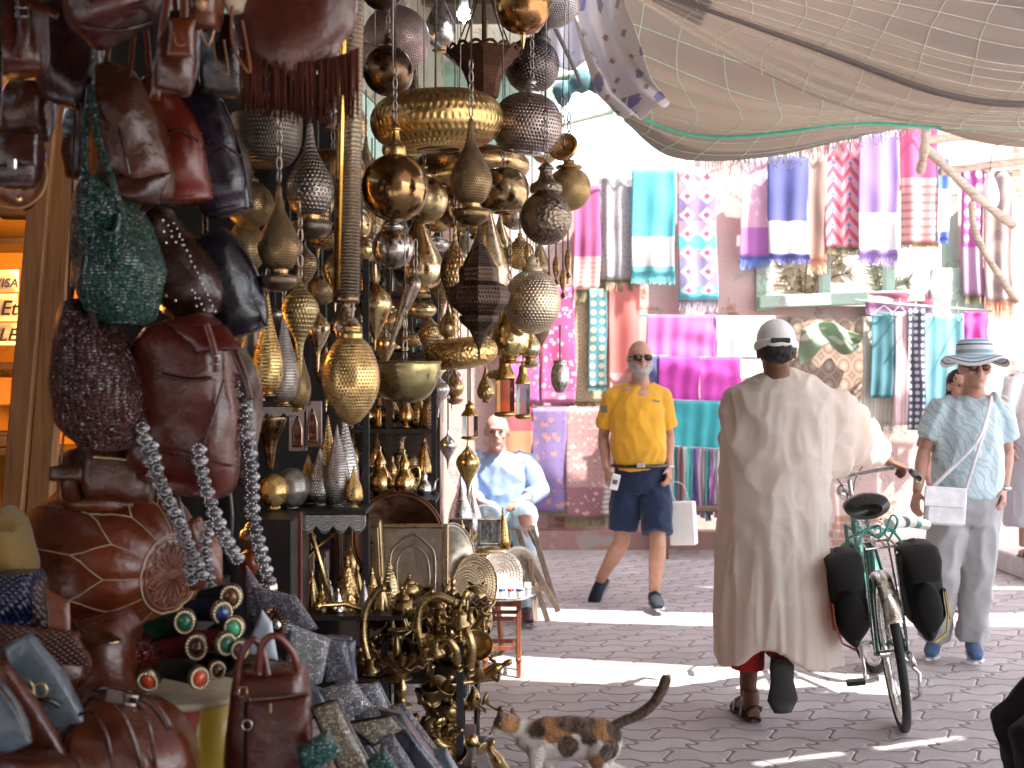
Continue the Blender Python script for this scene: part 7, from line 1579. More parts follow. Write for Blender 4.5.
def hand_to(b, w, d, n, side=1, s=1.0, curl=.5):
    """w wrist, d finger direction, n palm normal, side: thumb side sign"""
    d = V(*d).normalized(); n = V(*n); n = (n - d * n.dot(d)).normalized(); t = d.cross(n) * side; M = Matrix((t, d, n)).transposed()
    b.tube([w - d * .02 * s, w + d * .03 * s, w + d * .09 * s], [.026 * s, .036 * s, .040 * s], 12, ell=.42, up=n)
    for i, L in enumerate((.070, .078, .074, .058)):
        base = w + d * (.085 if i < 3 else .078) * s + t * (.029 - i * .0195) * s; q = [base - d * .015 * s]; a = 0; p = base
        for j in range(3): q.append(p); a += curl * .75; p = p + (d * math.cos(a) + n * math.sin(a)) * L * (.42, .33, .25)[j] * s
        q.append(p); b.tube(q, [.0095 * s, .0092 * s, .0085 * s, .008 * s, .0065 * s], 8)
    th = w + d * .025 * s + t * .03 * s
    b.tube([w + d * .015 * s + t * .012 * s, th, th + (d * .7 + t * .6 + n * .25).normalized() * .035 * s, th + (d * .85 + t * .45 + n * .4).normalized() * .062 * s], [.014 * s, .012 * s, .0105 * s, .008 * s], 8)
def shoe(root, an, toe, mat, sole, s=1.0, name='shoe', up=None):
    u = V(*(up or (0, 0, 1))); d = (toe - an); d = (d - u * d.dot(u)).normalized(); L = .26 * s; h = an - u * .075 * s - d * .055 * s
    b = MB(); b.tube([h + u * .02, h + d * .05 * s + u * .045 * s, h + d * .11 * s + u * .045 * s, h + d * .18 * s + u * .03 * s, h + d * .25 * s + u * .018 * s], [.028 * s, .038 * s, .040 * s, .044 * s, .026 * s], 14, ell=[.8, 1.2, 1.05, .7, .6], up=u); o = b.build(name, mat, root); remesh(o, .006, 3)
    b = MB(); b.tube([h - d * .012 + u * .0, h + d * .06 * s, h + d * .14 * s, h + d * .2 * s, h + d * .272 * s], [.030 * s, .038 * s, .038 * s, .047 * s, .022 * s], 16, ell=[.3, .3, .28, .24, .3], up=u); b.build('sole', sole, o if False else root)
def limb(b, a, m_, c, r, n=14, bend=None):
    """tapered limb through joint m_: r = (start, mid upper, joint, calf, end)"""
    b.tube([a, a.lerp(m_, .4), m_.lerp(a, .12), m_, m_.lerp(c, .25), m_.lerp(c, .6), c], [r[0], r[1], r[2] * 1.02, r[2], r[3], (r[3] + r[4]) / 2, r[4]], n)
def figure(name, label, J, f, skinm, s=1.0, hf=None, curl=.5, group=None, hair=None, beard=None, female=False, hands=True, headup=(0, 0, 1), feet=False, handd=None, torso=True):
    root = thing(name, label, 'person', V(J['pelvis'].x, J['pelvis'].y, 0), group); f = V(*f).normalized(); b = MB()
    at, M, r, hf_, u = head_to(b, J['head'], hf or f, headup, s, J['neck'])
    lat = f.cross(UP)
    if torso: b.tube([J['neck'] + V(0, 0, .01), J['neck'] - V(0, 0, .05), J['chest'], J['belly'], J['pelvis'], J['pelvis'] - V(0, 0, .09)], [.06 * s, .14 * s, .155 * s, .145 * s, .155 * s, .12 * s], 20, ell=.66, up=f)
    for q in 'LR':
        limb(b, J['sh' + q], J['el' + q], J['wr' + q], [.052 * s, .048 * s, .036 * s, .038 * s, .025 * s]); limb(b, J['hip' + q], J['kn' + q], J['an' + q], [.085 * s, .075 * s, .052 * s, .055 * s, .034 * s])
        b.ball(J['sh' + q], .056 * s, 12, 8); b.tube([J['sh' + q], J['neck'] - V(0, 0, .02)], [.05 * s, .045 * s], 10)
        d = (J['wr' + q] - J['el' + q]).normalized(); sd_ = 1 if q == 'L' else -1
        hd = (handd or {}).get(q)
        if hands: hand_to(b, J['wr' + q], hd[0] if hd else d, hd[1] if hd else (J['pelvis'] - J['wr' + q]), hd[2] if hd else sd_, s * .95, curl)
        if feet:
            tdir = (J['toe' + q] - J['an' + q]); tdir.z = 0; tdir.normalize(); h = J['an' + q] - V(0, 0, .06 * s)
            if feet != 'up' : b.tube([h - tdir * .04 * s, h + tdir * .06 * s + V(0, 0, .015), h + tdir * .15 * s - V(0, 0, .005), h + tdir * .2 * s - V(0, 0, .012)], [.03 * s, .036 * s, .042 * s, .03 * s], 12, ell=[1, .9, .5, .4], up=UP)
    o = b.build('body', skinm, root); remesh(o, .0062, 4, .5)
    for q in (-1, 1):
        e = MB(); e.ball(at(q * .032, .078, .012), .0085 * s, 10, 8); e.build('eye', plain((.05, .035, .03), .2, name='eye', bump=0), root)
    if hair:
        kind, col = hair; h = MB()
        if kind == 'short': h.ball(at(0, -.030, .038), (.080 * s, .088 * s, .088 * s), 20, 14, M)
        elif kind == 'fringe': h.ball(at(0, -.035, .0), (.079 * s, .076 * s, .055 * s), 20, 14, M)
        elif kind == 'long':
            h.ball(at(0, -.026, .035), (.084 * s, .096 * s, .094 * s), 20, 14, M); h.tube([at(0, -.06, .03), at(0, -.085, -.06), at(0, -.07, -.15)], [.07 * s, .075 * s, .05 * s], 14, ell=.5, up=hf_)
        ho = h.build('hair', cloth(col, .6, 0.0, 900), root); remesh(ho, .007, 2, disp=lambda p: .006 * fb(p, 60, 2) + .004 * fb(p, 25, 1))
    if beard:
        h = MB(); h.ball(at(0, .026, -.072), (.058 * s, .066 * s, .052 * s), 18, 12, M); [h.tube([at(q * .07, -.005, .0), at(q * .068, .015, -.04), at(q * .05, .045, -.075)], [.008, .014, .02], 8) for q in (-1, 1)]; h.tube([at(-.055, .02, -.02), at(-.03, .078, -.045), at(.03, .078, -.045), at(.055, .02, -.02)], .013 * s, 8)
        ho = h.build('beard', cloth(beard, .7, 0.0, 900), root); remesh(ho, .006, 2, disp=lambda p: .004 * fb(p, 70, 2))
    return root, at, M
def garment(root, name, mat, parts, vox=.010, sm=6, disp=None, infl=0):
    b = MB()
    for p in parts: b.tube(p[0], p[1], p[4] if len(p) > 4 else 22, ell=p[2] if len(p) > 2 else None, up=p[3] if len(p) > 3 else None)
    o = b.build(name, mat, root); return remesh(o, vox, sm, .5, disp)
def folds(a=.006, sx=14, sz=7, seed=1, b_=.003):
    return lambda p: a * (1 - abs(fb((p.x * sx, p.y * sx, p.z * sz), 1, seed)) * 3.2) * .8 + b_ * fb((p.x * 30, p.y * 30, p.z * 22), 1, seed + 4)
def ext(a, c, t): return a.lerp(c, t)
def rel(root, p): return p - world_loc(root)
# ---- man in yellow
Y0 = 8.2
J = dict(head=P(640, 359, 8.12), neck=P(640, 384, 8.17), chest=P(637, 415, 8.15), belly=P(639, 448, 8.13), pelvis=P(641, 478, 8.2), shL=P(612, 397, 8.18), shR=P(662, 396, 8.2), elL=P(603, 437, 8.22), elR=P(669, 436, 8.28), wrL=P(607, 470, 8.1), wrR=P(669, 468, 8.15),
    hipL=P(627, 484, 8.2), hipR=P(655, 484, 8.2), knL=P(622, 541, 8.18), knR=P(658, 545, 8.02), anL=P(600, 580, 8.5), anR=P(654, 592, 8.14), toeL=P(592, 586, 8.3), toeR=P(660, 600, 7.9))
skp = skin((.46, .24, .165)); f = V(.12, -1, 0)
man, at, M = figure('person', 'bald man in a yellow polo shirt and navy shorts walking in dark sunglasses', J, f, skp, 1.02, hf=(.1, -1, -.03), beard=(.36, .33, .31), curl=.7)
polo = cloth((.66, .33, .022), .75)
g = [([J['neck'] + V(0, .01, -.012), J['neck'] - V(0, 0, .05), J['chest'], J['belly'], P(640, 462, 8.17)], [.070, .150, .172, .186, .172], [.9, .62, .74, .84, .78], f)]
for q in 'LR': g.append(([J['neck'].lerp(J['sh' + q], .3) - V(0, 0, .028), J['sh' + q].lerp(J['neck'], .4) - V(0, 0, .008), J['sh' + q], ext(J['sh' + q], J['el' + q], .45), ext(J['sh' + q], J['el' + q], .78)], [.060, .062, .066, .064, .068]))
o = garment(man, 'polo_shirt', polo, g, disp=folds(.007, 11, 6, 3))
b = MB(); nk = J['neck'] - V(0, 0, .005); b.tube([nk + V(*q) for q in ((-.066, 0, .0), (-.045, -.055, -.035), (-.012, -.085, -.085))], .013, 8, ell=1.6, up=UP); b.tube([nk + V(*q) for q in ((.066, 0, .0), (.045, -.055, -.035), (.012, -.085, -.085))], .013, 8, ell=1.6, up=UP); b.tube([nk + V(*q) for q in ((-.066, 0, .0), (-.04, .055, .015), (.04, .055, .015), (.066, 0, 0))], .013, 8, ell=1.6, up=UP); b.build('collar', polo, man)
navy = cloth((.012, .022, .062), .8)
garment(man, 'shorts', navy, [([P(640, 459, 8.17), P(641, 478, 8.2), P(641, 492, 8.2)], [.172, .176, .162], .76, f)] + [([J['hip' + q], ext(J['hip' + q], J['kn' + q], .4), ext(J['hip' + q], J['kn' + q], .82)], [.098, .105, .100]) for q in 'LR'], disp=folds(.006, 12, 8, 7))
b = MB(); b.tube([P(640, 465, 8.17) + V(math.cos(a) * .184, math.sin(a) * .150, 0) for a in [i * PI / 16 for i in range(32)]], .014, 6, closed=True, ell=1.0); b.build('belt', lK, man)
b = MB(); b.box(P(641, 465, 8.005), (.05, .012, .032), bev=.003); b.build('belt_buckle', steel_f, man)
gl_ = plain((.01, .01, .012), .08, name='dark_lens', bump=0); b = MB()
for q in (-1, 1): b.ball(at(q * .034, .088, .010), (.030, .010, .021), 16, 10, M)
b.tube([at(-.075, .0, .012), at(-.062, .07, .016), at(-.02, .094, .016), at(.02, .094, .016), at(.062, .07, .016), at(.075, .0, .012)], .004, 6); b.build('sunglasses', gl_, man)
dsole = plain((.25, .25, .26), .6, name='rubber'); dsh = cloth((.018, .022, .032), .8)
shoe(man, J['anR'], J['toeR'], dsh, dsole, 1.05); shoe(man, J['anL'], J['anL'] + V(-.10, -.16, -.14), dsh, dsole, 1.05, up=(-.25, -.62, .75))
b = MB(); b.box(at(-.2, .1, -.245) * 0 + P(604, 409, 8.08), (.045, .004, .05), rot=(0, 0, .4)); b.build('sleeve_badge', plain((.10, .07, .05), .8, name='badge', bump=0), man)
b = MB(); b.box(P(656, 401, 7.985), (.05, .003, .012), rot=(0, R(12), 0)); b.build('chest_print', plain((.3, .27, .22), .8, name='print', bump=0), man)
b = MB(); b.tube([J['wrR'] + V(math.cos(a) * .03, math.sin(a) * .03, .012) for a in [i * PI / 6 for i in range(12)]], .006, 6, closed=True); b.build('bracelet', plain((.7, .7, .7), .4), man)
ph = thing('mobile_phone', 'white mobile phone in the hand of the man in yellow', 'phone', P(615, 483, 7.98)); b = MB(); b.box(P(615, 482, 8.0), (.055, .01, .105), rot=(.2, R(12), 0), bev=.004); b.build('case', plain((.75, .75, .74), .25), ph)
b = MB(); b.box(P(615, 482, 7.993), (.03, .004, .03), rot=(.2, R(12), 0)); b.build('camera_window', plain((.1, .1, .1), .2), ph)
sbg = thing('shopping_bag', 'white paper shopping bag carried by the man in yellow', 'bag', P(684, 545, 8.15)); b = MB()
b.box(P(683, 523, 8.15), (M_(26, 8.15), .09, M_(43, 8.15)), rot=(0, R(-3), R(-20)), bev=.006, taper=.97); b.build('sides', plain((.8, .8, .79), .5, name='white_paper', amt=.05), sbg)
for dy in (-.03, .03): b = MB(); b.tube(bez([P(676, 502, 8.15 + dy), P(670, 484, 8.15), P(682, 484, 8.15), P(690, 503, 8.15 + dy)], 5), .003, 5); b.build('handle', plain((.7, .7, .7), .6), sbg)

# ---- man in the white robe
J = dict(head=P(776, 352, 5.42), neck=P(777, 378, 5.46), chest=P(777, 410, 5.5), belly=P(776, 450, 5.5), pelvis=P(776, 500, 5.5), shL=P(742, 398, 5.5), shR=P(815, 398, 5.5), elL=P(733, 445, 5.62), elR=P(852, 440, 5.75), wrL=P(745, 480, 5.9), wrR=P(890, 462, 5.95),
    hipL=P(758, 510, 5.5), hipR=P(796, 510, 5.5), knL=P(750, 600, 5.56), knR=P(786, 596, 5.36), anL=P(748, 697, 5.58), anR=P(782, 668, 5.62), toeL=P(738, 712, 5.8), toeR=P(785, 700, 5.5))
skd = skin((.17, .075, .042)); f = V(.05, 1, 0)
rm, at, M = figure('person', 'man seen from behind in a long white robe and white cap pushing the bicycle', J, f, skd, 1.02, hf=(.02, 1, -.12), hair=('fringe', (.03, .025, .025)), handd={'R': ((.75, .5, -.25), (-.1, .3, -1), 1)}, curl=.9)
robem = NT('thin_cotton'); c_ = var(robem, (.90, .84, .77), .05, 5); robem.p(Base_Color=c_, Roughness=.75, Sheen_Weight=.25, Normal=robem.bump(robem.noise(500, 2), .1, .002))
tr = robem.n('ShaderNodeBsdfTranslucent', i_Color=(.92, .72, .58, 1)); mx = robem.n('ShaderNodeMixShader', i_0=.45, i_1=robem.b.outputs[0], i_2=tr.outputs[0]); robem.t.links.new(mx.outputs[0], robem.o.inputs['Surface'])
k = 5.5 / FPX
st_ = [(776, 371, 18, .075), (778, 380, 38, .10), (778, 393, 53, .135), (777, 415, 57, .155), (776, 450, 56, .165), (775, 490, 55, .18), (774, 540, 56, .20), (775, 600, 58, .225), (777, 635, 59, .225), (778, 655, 59, .225), (778, 658, 59, .225)]
core = ([P(x, y, 5.5) for x, y, h, d in st_], [h * k for x, y, h, d in st_], [d / (h * k) for x, y, h, d in st_], V(0, 1, 0), 40)
slv = ([P(800, 410, 5.5), P(828, 423, 5.56), P(850, 437, 5.68), P(870, 446, 5.82), P(885, 454, 5.9)], [.13, .165, .15, .10, .058], [.62, .58, .55, .55, .6], V(0, 1, 0), 28)
slv2 = ([P(812, 440, 5.52), P(838, 462, 5.6), P(848, 470, 5.66)], [.12, .10, .05], .5, V(0, 1, 0), 20)
slL = ([P(752, 405, 5.5), P(737, 440, 5.6), P(740, 470, 5.8)], [.085, .085, .07], None, None, 18)
def robe_fold(p):
    z = p.z; low = min(1, max(0, (1.15 - z) / .9)); n1 = fb((p.x * 7.5, p.y * 5, z * .9), 1, 5); n2 = fb((p.x * 16, p.y * 10, z * 2.0), 1, 9)
    up_ = .010 * (1 - 3 * abs(fb((p.x * 5 + z * 3, p.y * 5, z * 8 - p.x * 4), 1, 2)))
    cr_ = .012 * (1 - 5 * abs(fb((p.x * 7 + z * 2.2, p.y * 6, z * 5 - p.x * 3), 1, 12))); cr2 = .009 * (1 - 5 * abs(fb((p.x * 13 - z * 2, p.y * 9, z * 6 + p.x * 4), 1, 31)))
    return max(-.012, low * (.040 * n1 + .018 * n2 + .005 * (1 - 4 * abs(fb((p.x * 22, p.y * 14, z * 1.5), 1, 19)))) + (1 - low) * .38 * (up_ + cr_ + cr2) + .002 * (1 - 3 * abs(fb((p.x * 9, p.y * 9, z * 4), 1, 7))))
rb_ = garment(rm, 'robe', robem.m, [core, slv, slv2, slL], .008, 6, robe_fold)
for v in rb_.data.vertices:
    wz_ = v.co.z; k1 = max(0, min(1, (.60 - wz_) / .30))
    xx = v.co.x
    v.co.z += k1 * .085 * math.exp(-((xx + .075) / .11) ** 2) - k1 * .012 * max(0, xx) * 10
    v.co.x += max(0, xx) * .10 * k1
cap_ = cloth((.80, .80, .82), .7)
b = MB(); b.ball(at(0, -.006, .052), (.084, .098, .092), 28, 18, M); co = b.build('cap', cap_, rm); remesh(co, .006, 3)
b = MB(); b.tube([at(math.cos(a) * .082, math.sin(a) * .096 - .006, .026) for a in [i * PI / 14 for i in range(28)]], .012, 8, closed=True, ell=1.7, up=UP); b.build('cap_band', cap_, rm)
b = MB(); b.box(at(0, -.108, .034), (.082, .014, .022), bev=.004); b.build('cap_strap_opening', plain((.01, .01, .01), .6, bump=0), rm)
b = MB(); b.tube([at(-.05, .08, .03), at(0, .13, .022), at(.05, .08, .03)], .035, 12, ell=.12, up=UP); b.build('cap_visor', cap_, rm)
redm = cloth((.38, .022, .02), .85); garment(rm, 'trouser_leg', redm, [([P(749, 640, 5.5), P(748, 669, 5.5)], [.066, .070])], .008, 3, folds(.004, 20, 10, 3)); garment(rm, 'trouser_leg', redm, [([P(780, 620, 5.45), P(776, 652, 5.52)], [.06, .05])], .008, 3, folds(.004, 20, 10, 5))
# feet: the left planted in a sandal, the right lifted showing its sole
b = MB(); a = P(751, 697, 5.54); fl_ = V(-.16, .98, 0).normalized(); h = V(a.x, a.y, .028)
b.tube([a + V(0, 0, .03), a, h + V(0, 0, .03)], [.036, .038, .036], 12); b.tube([h - fl_ * .045 + V(0, 0, .01), h + fl_ * .04 + V(0, 0, .022), h + fl_ * .13 + V(0, 0, .012), h + fl_ * .19], [.030, .036, .042, .03], 12, ell=[1, 1, .6, .5], up=UP); o = b.build('foot', skd, rm); remesh(o, .006, 3)
def sandal(o_, d, u, s=1.0, strap_=True, w=1.0):
    sd2 = d.cross(u); b = MB(); b.tube([o_ - d * .065 * s, o_ - d * .03 * s, o_ + d * .05 * s, o_ + d * .14 * s, o_ + d * .205 * s], [.024 * w, .038 * w, .036 * w, .048 * w, .028 * w], 16, ell=[.42, .36, .34, .28, .36], up=u); b.build('sandal_sole', plain((.018, .016, .016), .6, name='rubber'), rm)
    if strap_:
        for t in (.02, .11): b = MB(); b.tube([o_ + d * t - sd2 * .042, o_ + d * t - sd2 * .034 + u * .05, o_ + d * t + u * .066, o_ + d * t + sd2 * .034 + u * .05, o_ + d * t + sd2 * .042], .014, 8, ell=.25, up=d.cross(sd2)); b.build('sandal_strap', lK, rm)
        b = MB(); b.tube([o_ - d * .0 - sd2 * .04 + u * .02, o_ - d * .055 - sd2 * .025 + u * .055, o_ - d * .062 + u * .065, o_ - d * .055 + sd2 * .025 + u * .055, o_ + sd2 * .04 + u * .02], .009, 8, ell=.3); b.build('sandal_strap', lK, rm)
sandal(h - V(0, 0, .012), fl_, UP)
a = P(782, 665, 5.50); dn = V(.05, .12, -.99).normalized(); uu = V(-.05, .99, .12).normalized(); hc = P(782, 672, 5.34)
b = MB(); b.tube([P(777, 648, 5.52), a, hc + uu * .03], [.04, .038, .034], 12); b.tube([hc + uu * .028 - dn * .03, hc + dn * .04 + uu * .03, hc + dn * .12 + uu * .024, hc + dn * .18 + uu * .02], [.028, .034, .04, .026], 12, ell=[1, .9, .6, .5], up=uu); o = b.build('foot', skd, rm); remesh(o, .006, 3)
sandal(hc, dn, uu, .88, True, 1.4)

# ---- woman in the striped sun hat
J = dict(head=P(975, 368, 6.52), neck=P(973, 396, 6.58), chest=P(968, 425, 6.6), belly=P(968, 462, 6.6), pelvis=P(966, 500, 6.62), shL=P(942, 408, 6.6), shR=P(1000, 406, 6.6), elL=P(924, 452, 6.62), elR=P(1007, 452, 6.66), wrL=P(917, 492, 6.5), wrR=P(1004, 490, 6.55),
    hipL=P(951, 506, 6.62), hipR=P(982, 506, 6.62), knL=P(943, 570, 6.55), knR=P(978, 570, 6.58), anL=P(934, 638, 6.78), anR=P(972, 640, 6.68), toeL=P(928, 650, 6.5), toeR=P(980, 652, 6.4))
f = V(-.06, -1, 0); skw = skin((.50, .27, .2))
wo, at, M = figure('person', 'older woman in a striped sun hat and pale blue blouse walking toward the camera', J, f, skw, .98, hf=(-.08, -1, -.06), hair=('fringe', (.35, .3, .27)), curl=.6)
blm = NT('marbled_blouse'); wv = blm.n('ShaderNodeTexWave', i_Vector=blm.mapping(blm.obj(), (1, 1, 1), (0, R(35), 0)), i_Scale=8.0, i_Distortion=11.0, i_Detail=3.0).outputs['Fac']
blm.p(Base_Color=blm.ramp(wv, [(.15, (.38, .54, .62)), (.4, (.55, .66, .70)), (.6, (.70, .74, .76)), (.85, (.50, .63, .69))]), Roughness=.8)
g = [([J['neck'] - V(0, 0, .0), J['neck'] - V(0, 0, .06), J['chest'], J['belly'], P(967, 496, 6.61)], [.075, .150, .178, .180, .185], [.8, .66, .76, .78, .76], f)]
for q in 'LR': g.append(([J['sh' + q].lerp(J['neck'], .4), J['sh' + q], ext(J['sh' + q], J['el' + q], .4), ext(J['sh' + q], J['el' + q], .7)], [.058, .070, .074, .070]))
garment(wo, 'blouse', blm.m, g, disp=folds(.009, 11, 6, 13))
lin = cloth((.40, .39, .40), .85)
garment(wo, 'trousers', lin, [([P(966, 490, 6.61), P(966, 508, 6.62), P(966, 524, 6.62)], [.178, .188, .165], .78, f)] + [([J['hip' + q], ext(J['hip' + q], J['kn' + q], .5), J['kn' + q], ext(J['kn' + q], J['an' + q], .5), ext(J['kn' + q], J['an' + q], .97)], [.100, .100, .086, .082, .084]) for q in 'LR'], disp=folds(.011, 11, 5, 17))
blu = cloth((.045, .10, .20), .8); wso = plain((.7, .68, .65), .6, name='rubber')
shoe(wo, J['anL'], J['toeL'], blu, wso, .98); shoe(wo, J['anR'], J['toeR'], blu, wso, .98)
def hatmat():
    t = NT('striped_straw'); s_ = t.sep(t.uv()); v = s_[1]
    c = t.ramp(t.math('FRACT', t.math('MULTIPLY', v, 4.0)), [(0, (.62, .66, .68)), (.28, (.05, .07, .16)), (.4, (.62, .66, .68)), (.6, (.18, .42, .52)), (.8, (.40, .30, .40)), (.9, (.62, .66, .68))], 'CONSTANT')
    t.p(Base_Color=c, Roughness=.85, Normal=t.bump(t.noise(300, 2), .4, .003)); return t.m
hc = at(0, -.015, .066); b = MB(); Mh = M @ Euler((R(5), 0, 0)).to_matrix(); prof = [(.172, -.040), (.158, -.022), (.13, -.006), (.096, .002), (.092, .03), (.088, .062), (.070, .082), (.03, .090), (.001, .091)]
vs = []; n = 64; q = spl(prof, 4)
b.lathe(q + [], n, hc, Mh); 
for i, p in enumerate(b.v):
    d = Vector(p) - hc; rr = (Mh.transposed() @ d); rad = math.hypot(rr.x, rr.y)
    if rad > .1: a = math.atan2(rr.y, rr.x); b.v[i] = tuple(Vector(p) + Mh @ V(0, 0, (rad - .1) * .28 * math.sin(a * 3 + 1)))
b.f = b.f[:-2]; b.uv = b.uv[:-2]; b.sm = b.sm[:-2]; b.build('sun_hat', hatmat(), wo)
b = MB(); b.tube([at(-.07, .03, .012), at(-.06, .075, .008), at(0, .094, .008), at(.06, .075, .008), at(.07, .03, .012)], .0035, 6)
for q in (-1, 1): b.ball(at(q * .032, .084, .006), (.024, .007, .018), 14, 8, M)
b.build('glasses', plain((.10, .03, .025), .2, bump=0), wo)
hbag = thing('crossbody_bag', 'small white crossbody bag at the hip of the woman in the sun hat', 'bag', P(945, 526, 6.42)); b = MB(); b.box(P(945, 507, 6.42), (M_(42, 6.42), .05, M_(36, 6.42)), rot=(0, R(4), R(6)), bev=.012); o = b.build('pouch', plain((.72, .70, .74), .45, name='white_leather'), hbag)
b = MB(); b.box(P(945, 497, 6.385), (M_(43, 6.4), .012, M_(20, 6.4)), rot=(0, R(4), R(6)), bev=.004); b.build('flap', plain((.72, .70, .74), .45, name='white_leather'), hbag)
b = MB(); b.tube(bez([P(925, 494, 6.43), P(950, 470, 6.40), P(978, 440, 6.38), P(990, 405, 6.44), P(992, 396, 6.55)], 6), .011, 6, ell=.25, up=(0, 1, 0)); b.tube(bez([P(965, 492, 6.43), P(975, 460, 6.38), P(986, 425, 6.40), P(990, 400, 6.48)], 6), .010, 6, ell=.25, up=(0, 1, 0)); b.build('strap', plain((.72, .70, .74), .5, name='white_leather'), hbag)
b = MB(); b.tube([J['wrR'] + V(math.cos(a) * .03, math.sin(a) * .03, .01) for a in [i * PI / 6 for i in range(12)]], .007, 6, closed=True, ell=1.4); b.build('wristwatch', metal(SILVER, .3), wo)

# ---- woman walking behind her, nearly hidden
def walker(lab, cx, Y, z0, top, trou, skn, fdir, hair, s=.95, topc=None, skirt=False):
    kk = V(0, 0, z0); X = (cx - 512) / FPX * Y; o_ = V(X, Y, z0); q = lambda x, y, z: o_ + V(x, y, z) * s
    J = dict(head=q(0, 0, 1.56), neck=q(0, .03, 1.43), chest=q(0, .03, 1.25), belly=q(0, .02, 1.05), pelvis=q(0, .03, .90), shL=q(-.17, .03, 1.37), shR=q(.17, .03, 1.37), elL=q(-.23, .05, 1.10), elR=q(.23, .04, 1.10), wrL=q(-.24, -.08, .88), wrR=q(.24, -.05, .86),
        hipL=q(-.09, .03, .86), hipR=q(.09, .03, .86), knL=q(-.09, -.02, .48), knR=q(.1, .05, .48), anL=q(-.08, .06, .085), anR=q(.10, .08, .085), toeL=q(-.09, -.15, .03), toeR=q(.11, -.12, .03))
    r_, at, M = figure('person', lab, J, fdir, skn, s, hair=hair, feet=True)
    f = V(*fdir); g = [([J['neck'], J['neck'] - V(0, 0, .06), J['chest'], J['belly'], J['pelvis'] - V(0, 0, .03)], [.08, .16, .175, .165, .18], .7, f)]
    for k_ in 'LR': g.append(([J['sh' + k_].lerp(J['neck'], .4), J['sh' + k_], ext(J['sh' + k_], J['el' + k_], .9)], [.06, .07, .06]))
    garment(r_, 'top', top, g, disp=folds(.008, 11, 6, 21))
    if skirt: garment(r_, 'skirt', trou, [([J['pelvis'] + V(0, 0, .05), J['pelvis'] - V(0, 0, .2), q(0, .02, .25)], [.17, .21, .24], .75, f)], disp=folds(.02, 8, 2, 5))
    else: garment(r_, 'trousers', trou, [([J['pelvis'] + V(0, 0, .05), J['pelvis'] - V(0, 0, .07)], [.165, .17], .75, f)] + [([J['hip' + k_], J['kn' + k_], ext(J['kn' + k_], J['an' + k_], .8)], [.1, .085, .08]) for k_ in 'LR'], disp=folds(.009, 11, 5, 3))
    for k_ in 'LR':
        b = MB(); h = J['an' + k_] - V(0, 0, .078); b.tube([h + V(0, .06, 0), h + V(0, -.05, 0), h + V(0, -.19, 0)], [.03, .038, .035], 12, ell=.25, up=UP); b.tube([h + V(-.045, -.1, .01), h + V(-.03, -.1, .05), h + V(.03, -.1, .05), h + V(.045, -.1, .01)], .012, 6); b.build('sandal', topc or lR, r_)
    return r_
walker('dark haired woman mostly hidden behind the woman in the sun hat', 960, 8.2, 0, cloth((.3, .2, .22)), cloth((.7, .68, .68)), skw, (0, -1, 0), ('long', (.02, .014, .012)), .93)
walker('woman in white top and flowered skirt on the doorstep at the right edge', 1037, 9.35, .16, cloth((.74, .72, .74)), textile(((0, hexc(190, 190, 200)),), 'floral', hexc(120, 120, 160), 9, 9), skin((.4, .22, .16)), (-.6, -.8, 0), ('short', (.05, .03, .02)), .97, lK, True)
# ---- seated man by the wall
J = dict(head=P(497, 432, 7.92), neck=P(498, 452, 7.98), chest=P(500, 476, 8.0), belly=P(501, 502, 8.02), pelvis=P(503, 526, 8.08), shL=P(473, 462, 7.98), shR=P(527, 462, 8.0), elL=P(466, 495, 7.9), elR=P(540, 492, 7.92), wrL=P(482, 501, 7.72), wrR=P(523, 499, 7.72),
    hipL=P(492, 530, 8.05), hipR=P(514, 530, 8.05), knL=P(487, 517, 7.65), knR=P(525, 515, 7.65), anL=P(490, 606, 7.72), anR=P(526, 606, 7.72), toeL=P(488, 616, 7.5), toeR=P(530, 616, 7.5))
f = V(0, -1, 0); se, at, M = figure('person', 'grey haired man in a light blue shirt seated by the hanging cloths', J, f, skin((.55, .30, .24)), 1.0, hf=(0, -1, -.1), hair=('fringe', (.5, .48, .46)), handd={'L': ((.8, -.4, -.2), (0, 0, -1), 1), 'R': ((-.6, -.6, -.2), (0, 0, -1), -1)})
lb_ = cloth((.27, .36, .56), .8)
garment(se, 'shirt', lb_, [([J['neck'] - V(0, 0, .0), J['neck'] - V(0, 0, .06), J['chest'], J['belly'], J['pelvis']], [.075, .175, .195, .195, .19], [.8, .62, .7, .74, .74], f)] + [([J['sh' + q].lerp(J['neck'], .4), J['sh' + q], J['el' + q], ext(J['el' + q], J['wr' + q], .75)], [.062, .072, .062, .05]) for q in 'LR'], disp=folds(.010, 10, 6, 31))
garment(se, 'trousers', cloth((.42, .55, .64), .85), [([J['pelvis'] + V(0, 0, .05), J['pelvis'] - V(0, 0, .05)], [.18, .18], .8, f)] + [([J['hip' + q], J['kn' + q], ext(J['kn' + q], J['an' + q], .4), J['an' + q]], [.10, .085, .075, .07]) for q in 'LR'], disp=folds(.008, 11, 5, 3))
for q in 'LR': shoe(se, J['an' + q], J['toe' + q], lB, dsole, 1.0)
cs = thing('stool', 'plain wooden stool under the seated man', 'stool', V(J['pelvis'].x, 8.1, 0)); zz = J['pelvis'].z - .12; b = MB(); b.box((J['pelvis'].x, 8.1, zz), (.36, .34, .04), bev=.008); b.build('seat', w6, cs)
for dx in (-.14, .14):
    for dy in (-.13, .13): b = MB(); b.tube([V(J['pelvis'].x + dx, 8.1 + dy, zz - .02), V(J['pelvis'].x + dx * 1.15, 8.1 + dy * 1.15, 0)], .016, 8); b.build('leg', w6, cs)
